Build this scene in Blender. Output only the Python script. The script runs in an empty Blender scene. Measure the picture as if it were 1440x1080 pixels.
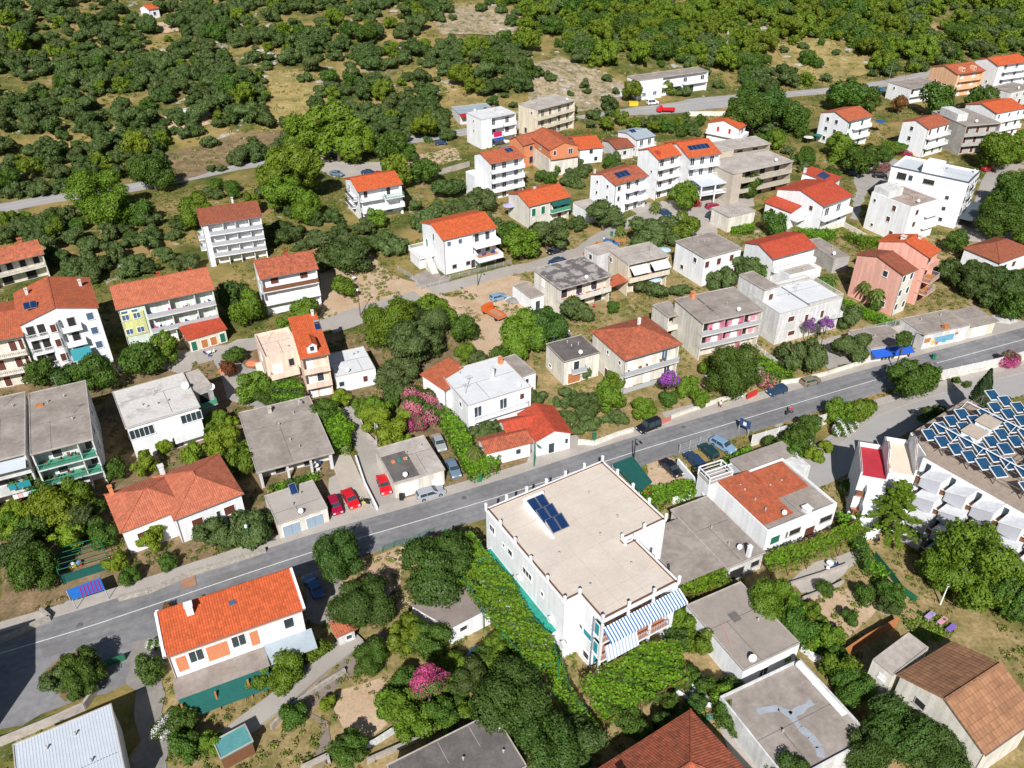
import bpy, math, random
import numpy as np
from mathutils import Vector, Matrix, noise as mnoise

# ------------------------------------------------------------------ camera, sky, sun
SC = bpy.context.scene
COL = SC.collection
CAM_H = 86.0; PITCH = math.radians(34.2); FPX = 1165.0       # focal length in pixels of a 1440 wide frame
cd = bpy.data.cameras.new("camera"); cam = bpy.data.objects.new("camera", cd); COL.objects.link(cam)
cam.location = (0, 0, CAM_H); cam.rotation_euler = (math.radians(90) - PITCH, 0, 0)
cd.sensor_width = 36; cd.lens = FPX / 1440 * 36; cd.clip_start = 1; cd.clip_end = 5000
SC.camera = cam
SUN_EL = math.radians(40); SHADOW_DIR = math.radians(6)     # shadows run away from the camera, a little to the right
world = bpy.data.worlds.new("World"); SC.world = world; world.use_nodes = True
nt = world.node_tree; nt.nodes.clear()
sky = nt.nodes.new('ShaderNodeTexSky'); sky.sky_type = 'NISHITA'; sky.sun_disc = False
sky.sun_elevation = SUN_EL; sky.sun_rotation = math.radians(180) + SHADOW_DIR
bg = nt.nodes.new('ShaderNodeBackground'); bg.inputs[1].default_value = 0.05
wo = nt.nodes.new('ShaderNodeOutputWorld')
nt.links.new(sky.outputs[0], bg.inputs[0]); nt.links.new(bg.outputs[0], wo.inputs[0])
sd = bpy.data.lights.new("sun", 'SUN'); sun = bpy.data.objects.new("sun", sd); COL.objects.link(sun)
sd.energy = 5.0; sd.angle = math.radians(0.5); sd.color = (1, 0.975, 0.95)
_d = Vector((math.sin(SHADOW_DIR) * math.cos(SUN_EL), math.cos(SHADOW_DIR) * math.cos(SUN_EL), -math.sin(SUN_EL)))
sun.rotation_euler = _d.to_track_quat('-Z', 'Y').to_euler()
SC.view_settings.view_transform = 'Standard'; SC.view_settings.look = 'None'
SC.view_settings.exposure = 0.3; SC.view_settings.gamma = 1.0
SC.render.resolution_x = 1024; SC.render.resolution_y = 768

rnd = random.Random(7)
RA = math.radians(24.7)                                        # the main road's direction
RX = Vector((math.cos(RA), math.sin(RA))); RN = Vector((-math.sin(RA), math.cos(RA)))

# ------------------------------------------------------------------ terrain
def ter(x, y):
    s = x * RN.x + y * RN.y
    if s < 254: return 0.0
    d = s - 254
    k = min(1, d / 40)
    z = 0.13 * d * k
    z += k * (2.2 * mnoise.noise(Vector((x / 60, y / 60, 0))) + 0.7 * mnoise.noise(Vector((x / 14, y / 14, 3))))
    return z
REG = dict(Z4=(0,240,4), Z5=(360,180,4), Z6=(700,140,4), Z7=(1040,140,3.6), Z8=(0,480,4), Y1=(340,420,4), Y2=(680,340,3.6),
  Y3=(1020,360,3.4286), Y4=(0,700,2.8425), Y5=(380,640,4), Y6=(380,860,4), Y7=(660,620,3.1775), Y8=(1060,560,3.7895),
  X1=(900,600,4), X2=(720,830,4), X3=(1080,810,4), X4=(600,240,4.8), W1=(0,0,3), W2=(480,0,3), W3=(960,0,3), F=(0,0,1))
def z(k, *c):
    """survey point(s) read in a map region -> full frame coordinates"""
    a, b, f = REG[k]
    o = [(a + c[i] / f, b + c[i+1] / f) for i in range(0, len(c), 2)]
    return o if len(o) > 1 else o[0]
_c, _s = math.cos(PITCH), math.sin(PITCH)
def G(p, h=0.0):
    """the place on the terrain (plus height h) seen at survey point p"""
    u = (p[0] - 720) / FPX; v = (p[1] - 540) / FPX
    d = Vector((u, _c - v * _s, -_s - v * _c))
    zz = h
    for i in range(30):
        t = (zz - CAM_H) / d.z
        n = ter(d.x * t, d.y * t) + h
        if abs(n - zz) < .01: break
        zz = n if i < 12 else (zz + n) / 2
    return Vector((d.x * t, d.y * t, zz))
def ppm(P):
    """survey pixels per metre at P"""
    dep = P.y * _c + (CAM_H - P.z) * _s
    return FPX / dep

# ------------------------------------------------------------------ materials
MATS = {}
def mat(name, col, rough=0.8, var=0.12, scale=1.5, bump=0.0, spec=0.3, metal=0.0, col2=None, coords='Object', sharp=None, scale2=None):
    if name in MATS: return MATS[name]
    m = bpy.data.materials.new(name); m.use_nodes = True; MATS[name] = m
    n = m.node_tree; b = n.nodes['Principled BSDF']
    b.inputs['Roughness'].default_value = rough; b.inputs['Specular IOR Level'].default_value = spec
    b.inputs['Metallic'].default_value = metal
    c = (*col, 1)
    if var == 0 and not col2:
        b.inputs['Base Color'].default_value = c; return m
    tc = n.nodes.new('ShaderNodeTexCoord'); no = n.nodes.new('ShaderNodeTexNoise')
    no.inputs['Scale'].default_value = scale; no.inputs['Detail'].default_value = 6; no.inputs['Roughness'].default_value = .65
    n.links.new(tc.outputs[coords], no.inputs['Vector'])
    rp = n.nodes.new('ShaderNodeValToRGB'); e = rp.color_ramp.elements
    lo, hi = sharp or (0.3, 0.7)
    e[0].position = lo; e[1].position = hi
    if col2: e[0].color = (*col2, 1); e[1].color = c
    else:
        e[0].color = tuple(x * (1 - var) for x in col) + (1,); e[1].color = tuple(min(1, x * (1 + var * .6)) for x in col) + (1,)
    n.links.new(no.outputs[0], rp.inputs[0]); out = rp.outputs[0]
    # a second, finer layer of wear
    n2 = n.nodes.new('ShaderNodeTexNoise'); n2.inputs['Scale'].default_value = scale2 or scale * 6; n2.inputs['Detail'].default_value = 4
    n.links.new(tc.outputs[coords], n2.inputs['Vector'])
    mr = n.nodes.new('ShaderNodeMapRange'); mr.inputs[1].default_value = .3; mr.inputs[2].default_value = .75
    mr.inputs[3].default_value = 1 - min(.5, max(var, .06)); mr.inputs[4].default_value = 1 + var * .3
    n.links.new(n2.outputs[0], mr.inputs[0])
    if 'render' in name:                                         # rain streaks and a greyer tone running down the walls
        mp = n.nodes.new('ShaderNodeMapping'); mp.inputs['Scale'].default_value = (1.1, 1.1, .09); n.links.new(tc.outputs[coords], mp.inputs[0])
        n3 = n.nodes.new('ShaderNodeTexNoise'); n3.inputs['Scale'].default_value = 1.6; n3.inputs['Detail'].default_value = 5; n.links.new(mp.outputs[0], n3.inputs['Vector'])
        m3 = n.nodes.new('ShaderNodeMapRange'); m3.inputs[1].default_value = .38; m3.inputs[2].default_value = .62; m3.inputs[3].default_value = .80 if 'white_render' != name else .88; n.links.new(n3.outputs[0], m3.inputs[0])
        mk = n.nodes.new('ShaderNodeMath'); mk.operation = 'MULTIPLY'; n.links.new(mr.outputs[0], mk.inputs[0]); n.links.new(m3.outputs[0], mk.inputs[1]); mr = mk
    mx = n.nodes.new('ShaderNodeVectorMath'); mx.operation = 'SCALE'
    n.links.new(out, mx.inputs[0]); n.links.new(mr.outputs[0], mx.inputs['Scale'])
    n.links.new(mx.outputs[0], b.inputs['Base Color'])
    if bump:
        bp = n.nodes.new('ShaderNodeBump'); bp.inputs['Strength'].default_value = bump; bp.inputs['Distance'].default_value = .05
        n.links.new(n2.outputs[0], bp.inputs['Height']); n.links.new(bp.outputs[0], b.inputs['Normal'])
    return m
def tile(name, col, col2, amt=0.5, period=.3, scale=.7, lo=.42, hi=.68, dark=.62):
    """roof tiles: columns down the slope, courses across, patches of weathering (UV in metres)"""
    if name in MATS: return MATS[name]
    m = bpy.data.materials.new(name); m.use_nodes = True; MATS[name] = m
    n = m.node_tree; L = n.links.new; b = n.nodes['Principled BSDF']; b.inputs['Roughness'].default_value = .8
    b.inputs['Specular IOR Level'].default_value = .2
    tc = n.nodes.new('ShaderNodeTexCoord'); sp = n.nodes.new('ShaderNodeSeparateXYZ'); L(tc.outputs['UV'], sp.inputs[0])
    def M(op, a, bb=None):
        q = n.nodes.new('ShaderNodeMath'); q.operation = op
        for i, v in enumerate((a, bb)):
            if v is None: continue
            if isinstance(v, (int, float)): q.inputs[i].default_value = v
            else: L(v, q.inputs[i])
        return q.outputs[0]
    cu = M('ABSOLUTE', M('SINE', M('MULTIPLY', sp.outputs[0], math.pi / period)))
    fv = M('FRACT', M('MULTIPLY', sp.outputs[1], 1 / (period * 1.5)))
    br = n.nodes.new('ShaderNodeTexWhiteNoise'); br.noise_dimensions = '2D'
    cb = n.nodes.new('ShaderNodeCombineXYZ')
    L(M('FLOOR', M('MULTIPLY', sp.outputs[0], 1 / period)), cb.inputs[0]); L(M('FLOOR', M('MULTIPLY', sp.outputs[1], 1 / (period * 1.5))), cb.inputs[1])
    L(cb.outputs[0], br.inputs['Vector'])
    no = n.nodes.new('ShaderNodeTexNoise'); no.inputs['Scale'].default_value = scale; no.inputs['Detail'].default_value = 8; no.inputs['Roughness'].default_value = .7
    L(tc.outputs['Object'], no.inputs['Vector'])
    rp = n.nodes.new('ShaderNodeValToRGB'); rp.color_ramp.elements[0].position = lo; rp.color_ramp.elements[1].position = hi
    rp.color_ramp.elements[0].color = (*col, 1); rp.color_ramp.elements[1].color = (*[a * (1 - amt) + c * amt for a, c in zip(col, col2)], 1)
    L(no.outputs[0], rp.inputs[0])
    k = M('MULTIPLY', M('ADD', M('MULTIPLY', M('POWER', cu, .6), 1 - dark), dark), M('ADD', M('MULTIPLY', br.outputs[0], .3), .82))
    k = M('MULTIPLY', k, M('ADD', M('MULTIPLY', M('GREATER_THAN', fv, .12), .22), .78))
    sc = n.nodes.new('ShaderNodeVectorMath'); sc.operation = 'SCALE'; L(rp.outputs[0], sc.inputs[0]); L(k, sc.inputs['Scale'])
    L(sc.outputs[0], b.inputs['Base Color'])
    bp = n.nodes.new('ShaderNodeBump'); bp.inputs['Strength'].default_value = .6; bp.inputs['Distance'].default_value = .05
    L(M('ADD', cu, M('MULTIPLY', fv, -.5)), bp.inputs['Height']); L(bp.outputs[0], b.inputs['Normal'])
    return m
def leafmat(name, col, var=.45, trans=.35, hue=.011):
    var *= .6; trans *= .7
    if name in MATS: return MATS[name]
    m = bpy.data.materials.new(name); m.use_nodes = True; MATS[name] = m
    n = m.node_tree; L = n.links.new; b = n.nodes['Principled BSDF']; b.inputs['Roughness'].default_value = .55
    b.inputs['Specular IOR Level'].default_value = .25
    ge = n.nodes.new('ShaderNodeNewGeometry'); oi = n.nodes.new('ShaderNodeObjectInfo')
    hs = n.nodes.new('ShaderNodeHueSaturation'); hs.inputs['Color'].default_value = (*col, 1)
    mr = n.nodes.new('ShaderNodeMapRange'); mr.inputs[3].default_value = 1 - var; mr.inputs[4].default_value = 1 + var
    L(ge.outputs['Random Per Island'], mr.inputs[0])
    m2 = n.nodes.new('ShaderNodeMapRange'); m2.inputs[3].default_value = .86; m2.inputs[4].default_value = 1.14
    L(oi.outputs['Random'], m2.inputs[0])
    mm = n.nodes.new('ShaderNodeMath'); mm.operation = 'MULTIPLY'; L(mr.outputs[0], mm.inputs[0]); L(m2.outputs[0], mm.inputs[1])
    L(mm.outputs[0], hs.inputs['Value'])
    mh = n.nodes.new('ShaderNodeMapRange'); mh.inputs[3].default_value = .5 - hue; mh.inputs[4].default_value = .5 + hue
    L(oi.outputs['Random'], mh.inputs[0]); L(mh.outputs[0], hs.inputs['Hue'])
    L(hs.outputs[0], b.inputs['Base Color'])
    tr = n.nodes.new('ShaderNodeBsdfTranslucent'); L(hs.outputs[0], tr.inputs[0])
    ms = n.nodes.new('ShaderNodeMixShader'); ms.inputs[0].default_value = trans
    L(b.outputs[0], ms.inputs[1]); L(tr.outputs[0], ms.inputs[2]); L(ms.outputs[0], n.nodes['Material Output'].inputs[0])
    return m

# ------------------------------------------------------------------ mesh helpers
def autouv(me):
    uv = me.uv_layers.new(name="UVMap")
    Z = Vector((0, 0, 1))
    for p in me.polygons:
        nrm = p.normal
        if abs(nrm.z) > .999: u = Vector((1, 0, 0)); v = Vector((0, 1, 0))
        else: u = Z.cross(nrm).normalized(); v = nrm.cross(u)
        for li in p.loop_indices:
            co = me.vertices[me.loops[li].vertex_index].co
            uv.data[li].uv = (co.dot(u), co.dot(v))
class MB:
    def __init__(s): s.v = []; s.f = []
    def quad(s, *pts):
        k = len(s.v); s.v += [tuple(p) for p in pts]; s.f.append(tuple(range(k, k + len(pts)))); return s
    def prism(s, poly, z0, z1):
        """poly counter-clockwise (x, y); z0/z1 numbers or per-vertex lists"""
        n = len(poly); k = len(s.v)
        a = z0 if isinstance(z0, (list, tuple)) else [z0] * n
        b = z1 if isinstance(z1, (list, tuple)) else [z1] * n
        s.v += [(p[0], p[1], a[i]) for i, p in enumerate(poly)] + [(p[0], p[1], b[i]) for i, p in enumerate(poly)]
        s.f.append(tuple(range(k + n - 1, k - 1, -1))); s.f.append(tuple(range(k + n, k + 2 * n)))
        for i in range(n):
            j = (i + 1) % n; s.f.append((k + i, k + j, k + n + j, k + n + i))
        return s
    def box(s, x0, x1, y0, y1, z0, z1):
        if x1 < x0: x0, x1 = x1, x0
        if y1 < y0: y0, y1 = y1, y0
        return s.prism([(x0, y0), (x1, y0), (x1, y1), (x0, y1)], z0, z1)
    def bar(s, a, b, w=.06, h=None):
        """rectangular bar between two points"""
        a = Vector(a); b = Vector(b); d = (b - a)
        if d.length < 1e-6: return s
        d.normalize(); up = Vector((0, 0, 1)) if abs(d.z) < .95 else Vector((1, 0, 0))
        r = d.cross(up).normalized() * (w / 2); q = r.cross(d).normalized() * ((h or w) / 2)
        k = len(s.v)
        for e in (a, b): s.v += [tuple(e - r - q), tuple(e + r - q), tuple(e + r + q), tuple(e - r + q)]
        s.f += [(k, k+3, k+2, k+1), (k+4, k+5, k+6, k+7)] + [(k+i, k+(i+1) % 4, k+4+(i+1) % 4, k+4+i) for i in range(4)]
        return s
    def tube(s, pts, rad, n=8):
        """tapered tube through pts; rad number or list"""
        pts = [Vector(p) for p in pts]; rs = rad if isinstance(rad, (list, tuple)) else [rad] * len(pts)
        k = len(s.v)
        for i, p in enumerate(pts):
            d = (pts[min(i+1, len(pts)-1)] - pts[max(i-1, 0)]).normalized()
            up = Vector((0, 0, 1)) if abs(d.z) < .9 else Vector((1, 0, 0))
            r = d.cross(up).normalized(); q = r.cross(d)
            for j in range(n):
                a = 2 * math.pi * j / n; s.v.append(tuple(p + (r * math.cos(a) + q * math.sin(a)) * rs[i]))
        for i in range(len(pts) - 1):
            for j in range(n):
                a = k + i * n + j; b = k + i * n + (j + 1) % n; s.f.append((a, b, b + n, a + n))
        s.f.append(tuple(range(k + n - 1, k - 1, -1))); e = k + (len(pts) - 1) * n; s.f.append(tuple(range(e, e + n)))
        return s
    def add(s, other, M=None):
        k = len(s.v); s.v += [tuple((M @ Vector(p))) if M else p for p in other.v]; s.f += [tuple(i + k for i in f) for f in other.f]; return s
    def mesh(s, name, m, uv=True, smooth=False):
        me = bpy.data.meshes.new(name); me.from_pydata(s.v, [], s.f); me.validate(); me.update()
        if uv: autouv(me)
        if smooth: me.polygons.foreach_set('use_smooth', [True] * len(me.polygons))
        for q in (m if isinstance(m, (list, tuple)) else [m]): me.materials.append(q)
        return me
    def build(s, name, m, parent=None, uv=True, smooth=False, loc=None, rz=0):
        return link(name, s.mesh(name, m, uv, smooth), parent, loc, rz)
def link(name, me, parent=None, loc=None, rz=0):
    o = bpy.data.objects.new(name, me); COL.objects.link(o)
    if parent: o.parent = parent
    if loc: o.location = loc
    if rz: o.rotation_euler = (0, 0, rz)
    return o
def empty(name, loc, rz=0):
    o = bpy.data.objects.new(name, None); COL.objects.link(o); o.location = loc; o.rotation_euler = (0, 0, rz); o.empty_display_size = .5
    return o
def tag(o, label, cat, group=None, kind=None):
    o['label'] = label; o['category'] = cat
    if group: o['group'] = group
    if kind: o['kind'] = kind
    return o
def tag_building(o, label, cat): return tag(o, label, cat)
def copy_tree(o, parent=None):
    c = o.copy(); COL.objects.link(c); c.parent = parent
    for ch in [q for q in KIDS.get(o.name, [])]: copy_tree(ch, c)
    return c
KIDS = {}
def remember(o):
    """note the children of a prototype so copies do not search the whole scene"""
    KIDS[o.name] = list(o.children)
    for c in o.children: remember(c)
    return o

# ------------------------------------------------------------------ palette
white = mat('white_render', (.83, .84, .85), .85, .07, .5)
white2 = mat('aged_white_render', (.72, .715, .70), .9, .16, .5)
cream = mat('cream_render', (.74, .66, .52), .9, .10, .5)
ivory = mat('ivory_render', (.76, .72, .63), .9, .12, .5)
pinkw = mat('pale_pink_render', (.80, .62, .50), .9, .06, .5)
salmon = mat('salmon_render', (.80, .43, .34), .9, .08, .4)
peach = mat('peach_render', (.82, .50, .30), .9, .08, .4)
rose = mat('rose_render', (.68, .28, .36), .9, .10, .4)
beigec = mat('bare_block', (.50, .44, .36), .95, .18, .7)
greyw = mat('bare_concrete_wall', (.46, .44, .41), .95, .25, .6)
yellow = mat('yellow_green_render', (.66, .68, .28), .9, .06)
palegreen = mat('pale_green_render', (.66, .74, .64), .9, .06)
brick = mat('orange_hollow_brick', (.66, .25, .12), .9, .18, 3)
conc = mat('roof_concrete', (.385,.34,.30), .95, .18, .3, .3, col2=(.255,.215,.185), sharp=(.33, .66), scale2=1.6)
concL = mat('light_roof_concrete', (.53,.485,.44), .95, .18, .3, .3, col2=(.37,.32,.28), sharp=(.33, .66), scale2=1.6)
concD = mat('dark_roof_felt', (.17, .155, .145), .95, .2, .4, .3, col2=(.115, .10, .095), sharp=(.35, .6))
warm_roof = mat('worn_white_roof', (.62,.595,.56), .9, .15, .4, .2, col2=(.42,.385,.35), sharp=(.3,.5))
membr = mat('white_roof_coating', (.66, .67, .68), .8, .08, .4)
beige_roof = mat('beige_roof_screed', (.66, .585, .50), .9, .08, .25, col2=(.56, .485, .41), scale2=3)
patch = mat('patched_roof_felt', (.40, .37, .34), .95, .2, .5, .2, col2=(.15, .135, .13), sharp=(.47, .55))
metalw = mat('corrugated_white_sheet', (.56, .61, .66), .45, .05, .5, spec=.5)
metalb = mat('blue_grey_sheet', (.36, .42, .46), .5, .1, .5)
T_sal = tile('faded_salmon_tile', (.54, .17, .095), (.42, .13, .075), .8)
T_or = tile('orange_tile', (.53, .135, .062), (.33, .115, .065), .85)
T_or2 = tile('bright_orange_tile', (.62, .125, .042), (.48, .105, .042), .75, dark=.68)
T_red = tile('red_tile', (.54, .085, .042), (.38, .08, .045), .8)
T_br = tile('brown_tile', (.33, .10, .055), (.25, .09, .055), .8)
T_old = tile('weathered_tile', (.50, .135, .07), (.22, .085, .05), .95, scale=1.3)
T_old2 = tile('lichen_tile', (.58, .17, .085), (.24, .10, .07), 1, scale=1.1)
T_soft = tile('salmon_tile', (.56, .17, .09), (.40, .12, .07), .8)
asph = mat('asphalt', (.255, .25, .255), .9, .2, .10, .1, col2=(.185, .182, .187), scale2=1.1, sharp=(.38,.6))
asph2 = mat('pale_asphalt', (.40, .385, .37), .9, .12, .12, .1, col2=(.33, .315, .305), scale2=9)
lane = mat('worn_concrete_road', (.42, .385, .345), .95, .15, .15, .1, col2=(.34, .31, .275), scale2=6)
pave = mat('pavement_concrete', (.46, .42, .375), .95, .15, .3, .1, col2=(.38, .34, .30), scale2=6)
paint = mat('road_paint', (.72, .72, .70), .8, .25, 3)
dirt = mat('pale_dirt', (.60, .45, .315), 1, .22, .2, .4, col2=(.44, .30, .18), scale2=2.5)
earth = mat('brown_earth', (.34, .225, .135), 1, .35, .3, .4, col2=(.15, .12, .05), scale2=2.5, sharp=(.36, .66))
drygrass = mat('dry_grass', (.43, .31, .155), 1, .35, .22, .4, col2=(.19, .165, .05), scale2=2.2, sharp=(.36, .64))
grassg = mat('green_grass', (.12, .17, .035), 1, .3, .4, .3, col2=(.24, .21, .07), scale2=4)
yard = mat('yard_concrete', (.42, .39, .36), .95, .15, .3, .1, col2=(.31, .285, .26), scale2=5)
stone = mat('rubble_stone', (.50, .46, .40), .95, .3, 1.6, .6, col2=(.30, .27, .23), scale2=5)
glass = mat('window_glass', (.035, .05, .06), .12, 0, spec=.6)
glassb = mat('blue_glass', (.08, .13, .20), .12, 0, spec=.6)
wframe = mat('white_frame', (.78, .78, .77), .5, 0)
shutb = mat('brown_shutter', (.13, .045, .03), .6, .15, 3)
shutg = mat('green_shutter', (.02, .15, .09), .6, .1, 3)
shutt = mat('teal_shutter', (.03, .26, .30), .6, .1, 3)
shutd = mat('dark_shutter', (.06, .05, .055), .6, .1, 3)
darkdoor = mat('dark_opening', (.025, .024, .024), .8, 0)
railw = mat('white_rail', (.74, .74, .73), .6, 0)
railg = mat('grey_rail', (.42, .43, .45), .5, .05)
railgr = mat('green_rail', (.08, .30, .20), .6, .05)
terra = mat('terracotta_floor', (.46, .20, .12), .8, .1)
solar = mat('solar_glass', (.012, .035, .11), .15, .15, 1.2, spec=.7)
alu = mat('aluminium', (.55, .56, .58), .35, 0, metal=.8)
greentarp = mat('green_shade_net', (.012, .10, .085), .9, .15, 1)
turq = mat('turquoise_tarp', (.03, .33, .25), .7, .3, .5)
blueaw = mat('blue_canvas', (.02, .10, .50), .8, .05)
redp = mat('red_paint', (.55, .03, .025), .5, .05)
wood = mat('brown_wood', (.20, .09, .045), .8, .2, 2)
woodl = mat('orange_wood', (.50, .20, .07), .8, .2, 2)
bark = mat('bark', (.17, .125, .09), .95, .3, 3, .6)
black = mat('black_plastic', (.02, .02, .022), .5, 0)
green_paint = mat('green_paint', (.02, .16, .09), .5, 0)
# ------------------------------------------------------------------ windows, rails, balconies
_wc = {}
def win_meshes(w, h, style):
    k = (round(w, 2), round(h, 2), style)
    if k in _wc: return _wc[k]
    fr, pn = MB(), MB(); t = .09; hw = w / 2
    for a in ((-hw - t, -hw, 0, h), (hw, hw + t, 0, h), (-hw - t, hw + t, h, h + t)): fr.box(a[0], a[1], -.07, .02, a[2], a[3])
    fr.box(-hw - t - .05, hw + t + .05, -.16, .02, -.08, 0)
    pm = glass; fm = wframe
    if style in ('glass', 'blue', 'arch'):
        pn.box(-hw, hw, -.02, .015, 0, h)
        n = max(1, round(w / .75))
        for i in range(1, n): fr.box(-hw + w * i / n - .04, -hw + w * i / n + .04, -.05, -.022, .0, h)
        pm = glassb if style == 'blue' else glass
        if style == 'arch':                                      # arched head
            pts = [(-hw, h)] + [(-hw * math.cos(math.pi * i / 8), h + .0 + hw * .8 * math.sin(math.pi * i / 8)) for i in range(1, 8)] + [(hw, h)]
            pn = MB(); full = [(-hw, 0), (hw, 0)] + pts[::-1][0:]
            k0 = len(pn.v); pn.v += [(x, -.03, zz) for x, zz in full]; pn.f.append(tuple(range(len(full))))
            fr = MB(); fr.box(-hw - .1, hw + .1, -.16, .02, -.08, 0)
            fr.tube([(x, -.05, zz) for x, zz in [(-hw, 0)] + pts + [(hw, 0)]], .06, 5)
    else:
        pm = dict(shut=shutb, green=shutg, teal=shutt, dark=shutd, hole=darkdoor, white=wframe, blueg=mat('blue_grey_door', (.30, .38, .46), .5, .05), orange=woodl, red=redp)[style]
        if style == 'hole':
            pn.box(-hw, hw, -.03, .01, 0, h); fm = greyw
        else:
            n = 2 if w > .7 else 1
            for i in range(n):
                a = -hw + w * i / n + .015; b = -hw + w * (i + 1) / n - .015
                pn.box(a, b, -.06, .01, 0.01, h - .01)
                m = int(h / .22)
                for j in range(m): pn.box(a + .05, b - .05, -.075, -.0605, h * (j + .25) / m, h * (j + .7) / m)
    _wc[k] = (fr.mesh('window_frame', fm), pn.mesh('window_pane', pm)); return _wc[k]
def window(parent, side, W, D, off, x, zz, w, h, style='glass', yoff=0.0, name=None):
    """side F/L/R/B; x along that side (seen from outside, from its left end for F)"""
    a, b = win_meshes(w, h, style)
    th = {'F': 0, 'L': -math.pi / 2, 'R': math.pi / 2, 'B': math.pi}[side]
    p = {'F': (x, off + yoff), 'L': (off, D - x), 'R': (W - off, x), 'B': (x, D - off)}[side]
    nm = name or ('door' if zz - math.floor(zz / 10) * 0 < 0 else 'window')
    o = link(name or 'window', a, parent, (p[0], p[1], zz), th); q = link('shutter' if style not in ('glass', 'blue', 'arch', 'hole') else 'pane', b, o)
    return o
def rail_mb(x0, y0, x1, y1, zz, kind, h=.95):
    """a railing between two points standing at height zz -> (MB, material)"""
    m = MB(); d = Vector((x1 - x0, y1 - y0)); L = d.length
    if L < .05: return m, railw
    d /= L
    if kind in ('solid', 'glass', 'green', 'brown', 'pinks', 'greyp'):
        m.bar((x0, y0, zz + h / 2), (x1, y1, zz + h / 2), .1 if kind != 'glass' else .04, h)
        return m, dict(solid=white, glass=railg, green=railgr, brown=wood, pinks=rose, greyp=railg)[kind]
    m.bar((x0, y0, zz + h), (x1, y1, zz + h), .08)
    if kind == 'bal':
        m.bar((x0, y0, zz + .1), (x1, y1, zz + .1), .16)
        n = max(1, int(L / .3))
        for i in range(n + 1):
            px, py = x0 + d.x * L * i / n, y0 + d.y * L * i / n
            m.tube([(px, py, zz + .1), (px, py, zz + .4), (px, py, zz + h)], [.06, .1, .05], 5)
        return m, ivory
    m.bar((x0, y0, zz + .12), (x1, y1, zz + .12), .05)
    n = max(1, int(L / (.22 if kind != 'thin' else .4)))
    for i in range(n + 1):
        px, py = x0 + d.x * L * i / n, y0 + d.y * L * i / n
        m.bar((px, py, zz), (px, py, zz + h), .04)
    return m, dict(bars=railw, thin=railg, gbars=railgr, dbars=black, cbars=concL).get(kind, railw)
def balcony(root, x0, x1, y0, y1, zz, kind, wm, floor=None, sides='LFR', h=.95, side='F', W=0, D=0):
    """slab with a rail; local box x0..x1, outer edge y0, wall y1 (front side of the building)"""
    def T(x, y):
        if side == 'F': return (x, y)
        if side == 'L': return (y, D - x)
        if side == 'R': return (W - y, x)
    s = MB(); a = T(x0, y0); b = T(x1, y1)
    s.box(a[0], b[0], a[1], b[1], zz - .2, zz)
    o = s.build('balcony', wm, root)
    if floor:
        e = .06; f = MB(); f.box(min(a[0], b[0]) + e, max(a[0], b[0]) - e, min(a[1], b[1]) + e, max(a[1], b[1]) - e, zz + .003, zz + .02); f.build('floor', floor, o)
    r = MB(); rm = railw; e = .06
    segs = []
    if 'F' in sides: segs.append((x0 + e, y0 + e, x1 - e, y0 + e))
    if 'L' in sides: segs.append((x0 + e, y0 + e, x0 + e, y1))
    if 'R' in sides: segs.append((x1 - e, y0 + e, x1 - e, y1))
    for sg in segs:
        p, q = T(sg[0], sg[1]), T(sg[2], sg[3]); m, rm = rail_mb(*p, *q, zz, kind, h); r.add(m)
    if rm is white and wm is not white: rm = wm
    if r.v: r.build('railing', rm, o)
    return o

# ------------------------------------------------------------------ roofs and roof furniture
def roof_gable(root, W, D, H, rh, m, rp=.5, axis='x', name='roof', th=.16, ov=0, x0=0, y0=0, cap=True):
    def X(a, b, c): return (x0 + a, y0 + b, c) if axis == 'x' else (x0 + b, y0 + a, c)
    LW, LD = (W, D) if axis == 'x' else (D, W)
    r = MB(); k = 0; sec = [(-ov, H), (LD * rp, H + rh), (LD + ov, H)]
    low = [(-ov, H - th), (LD * rp, H + rh - th), (LD + ov, H - th)]
    for x in (-ov * .6, LW + ov * .6): r.v += [X(x, a, b) for a, b in sec + low]
    fs = [(0, 6, 7, 1), (1, 7, 8, 2), (3, 4, 10, 9), (4, 5, 11, 10), (0, 1, 4, 3), (1, 2, 5, 4), (6, 9, 10, 7), (7, 10, 11, 8), (0, 3, 9, 6), (2, 8, 11, 5)]
    r.f += fs if axis == 'x' else [f[::-1] for f in fs]
    o = r.build(name, m, root)
    if cap and 0.02 < rp < .98:
        c = MB(); c.bar(X(-ov * .6, LD * rp, H + rh + .02), X(LW + ov * .6, LD * rp, H + rh + .02), .26, .1); c.build('ridge_cap', m, o)
    return o
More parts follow.
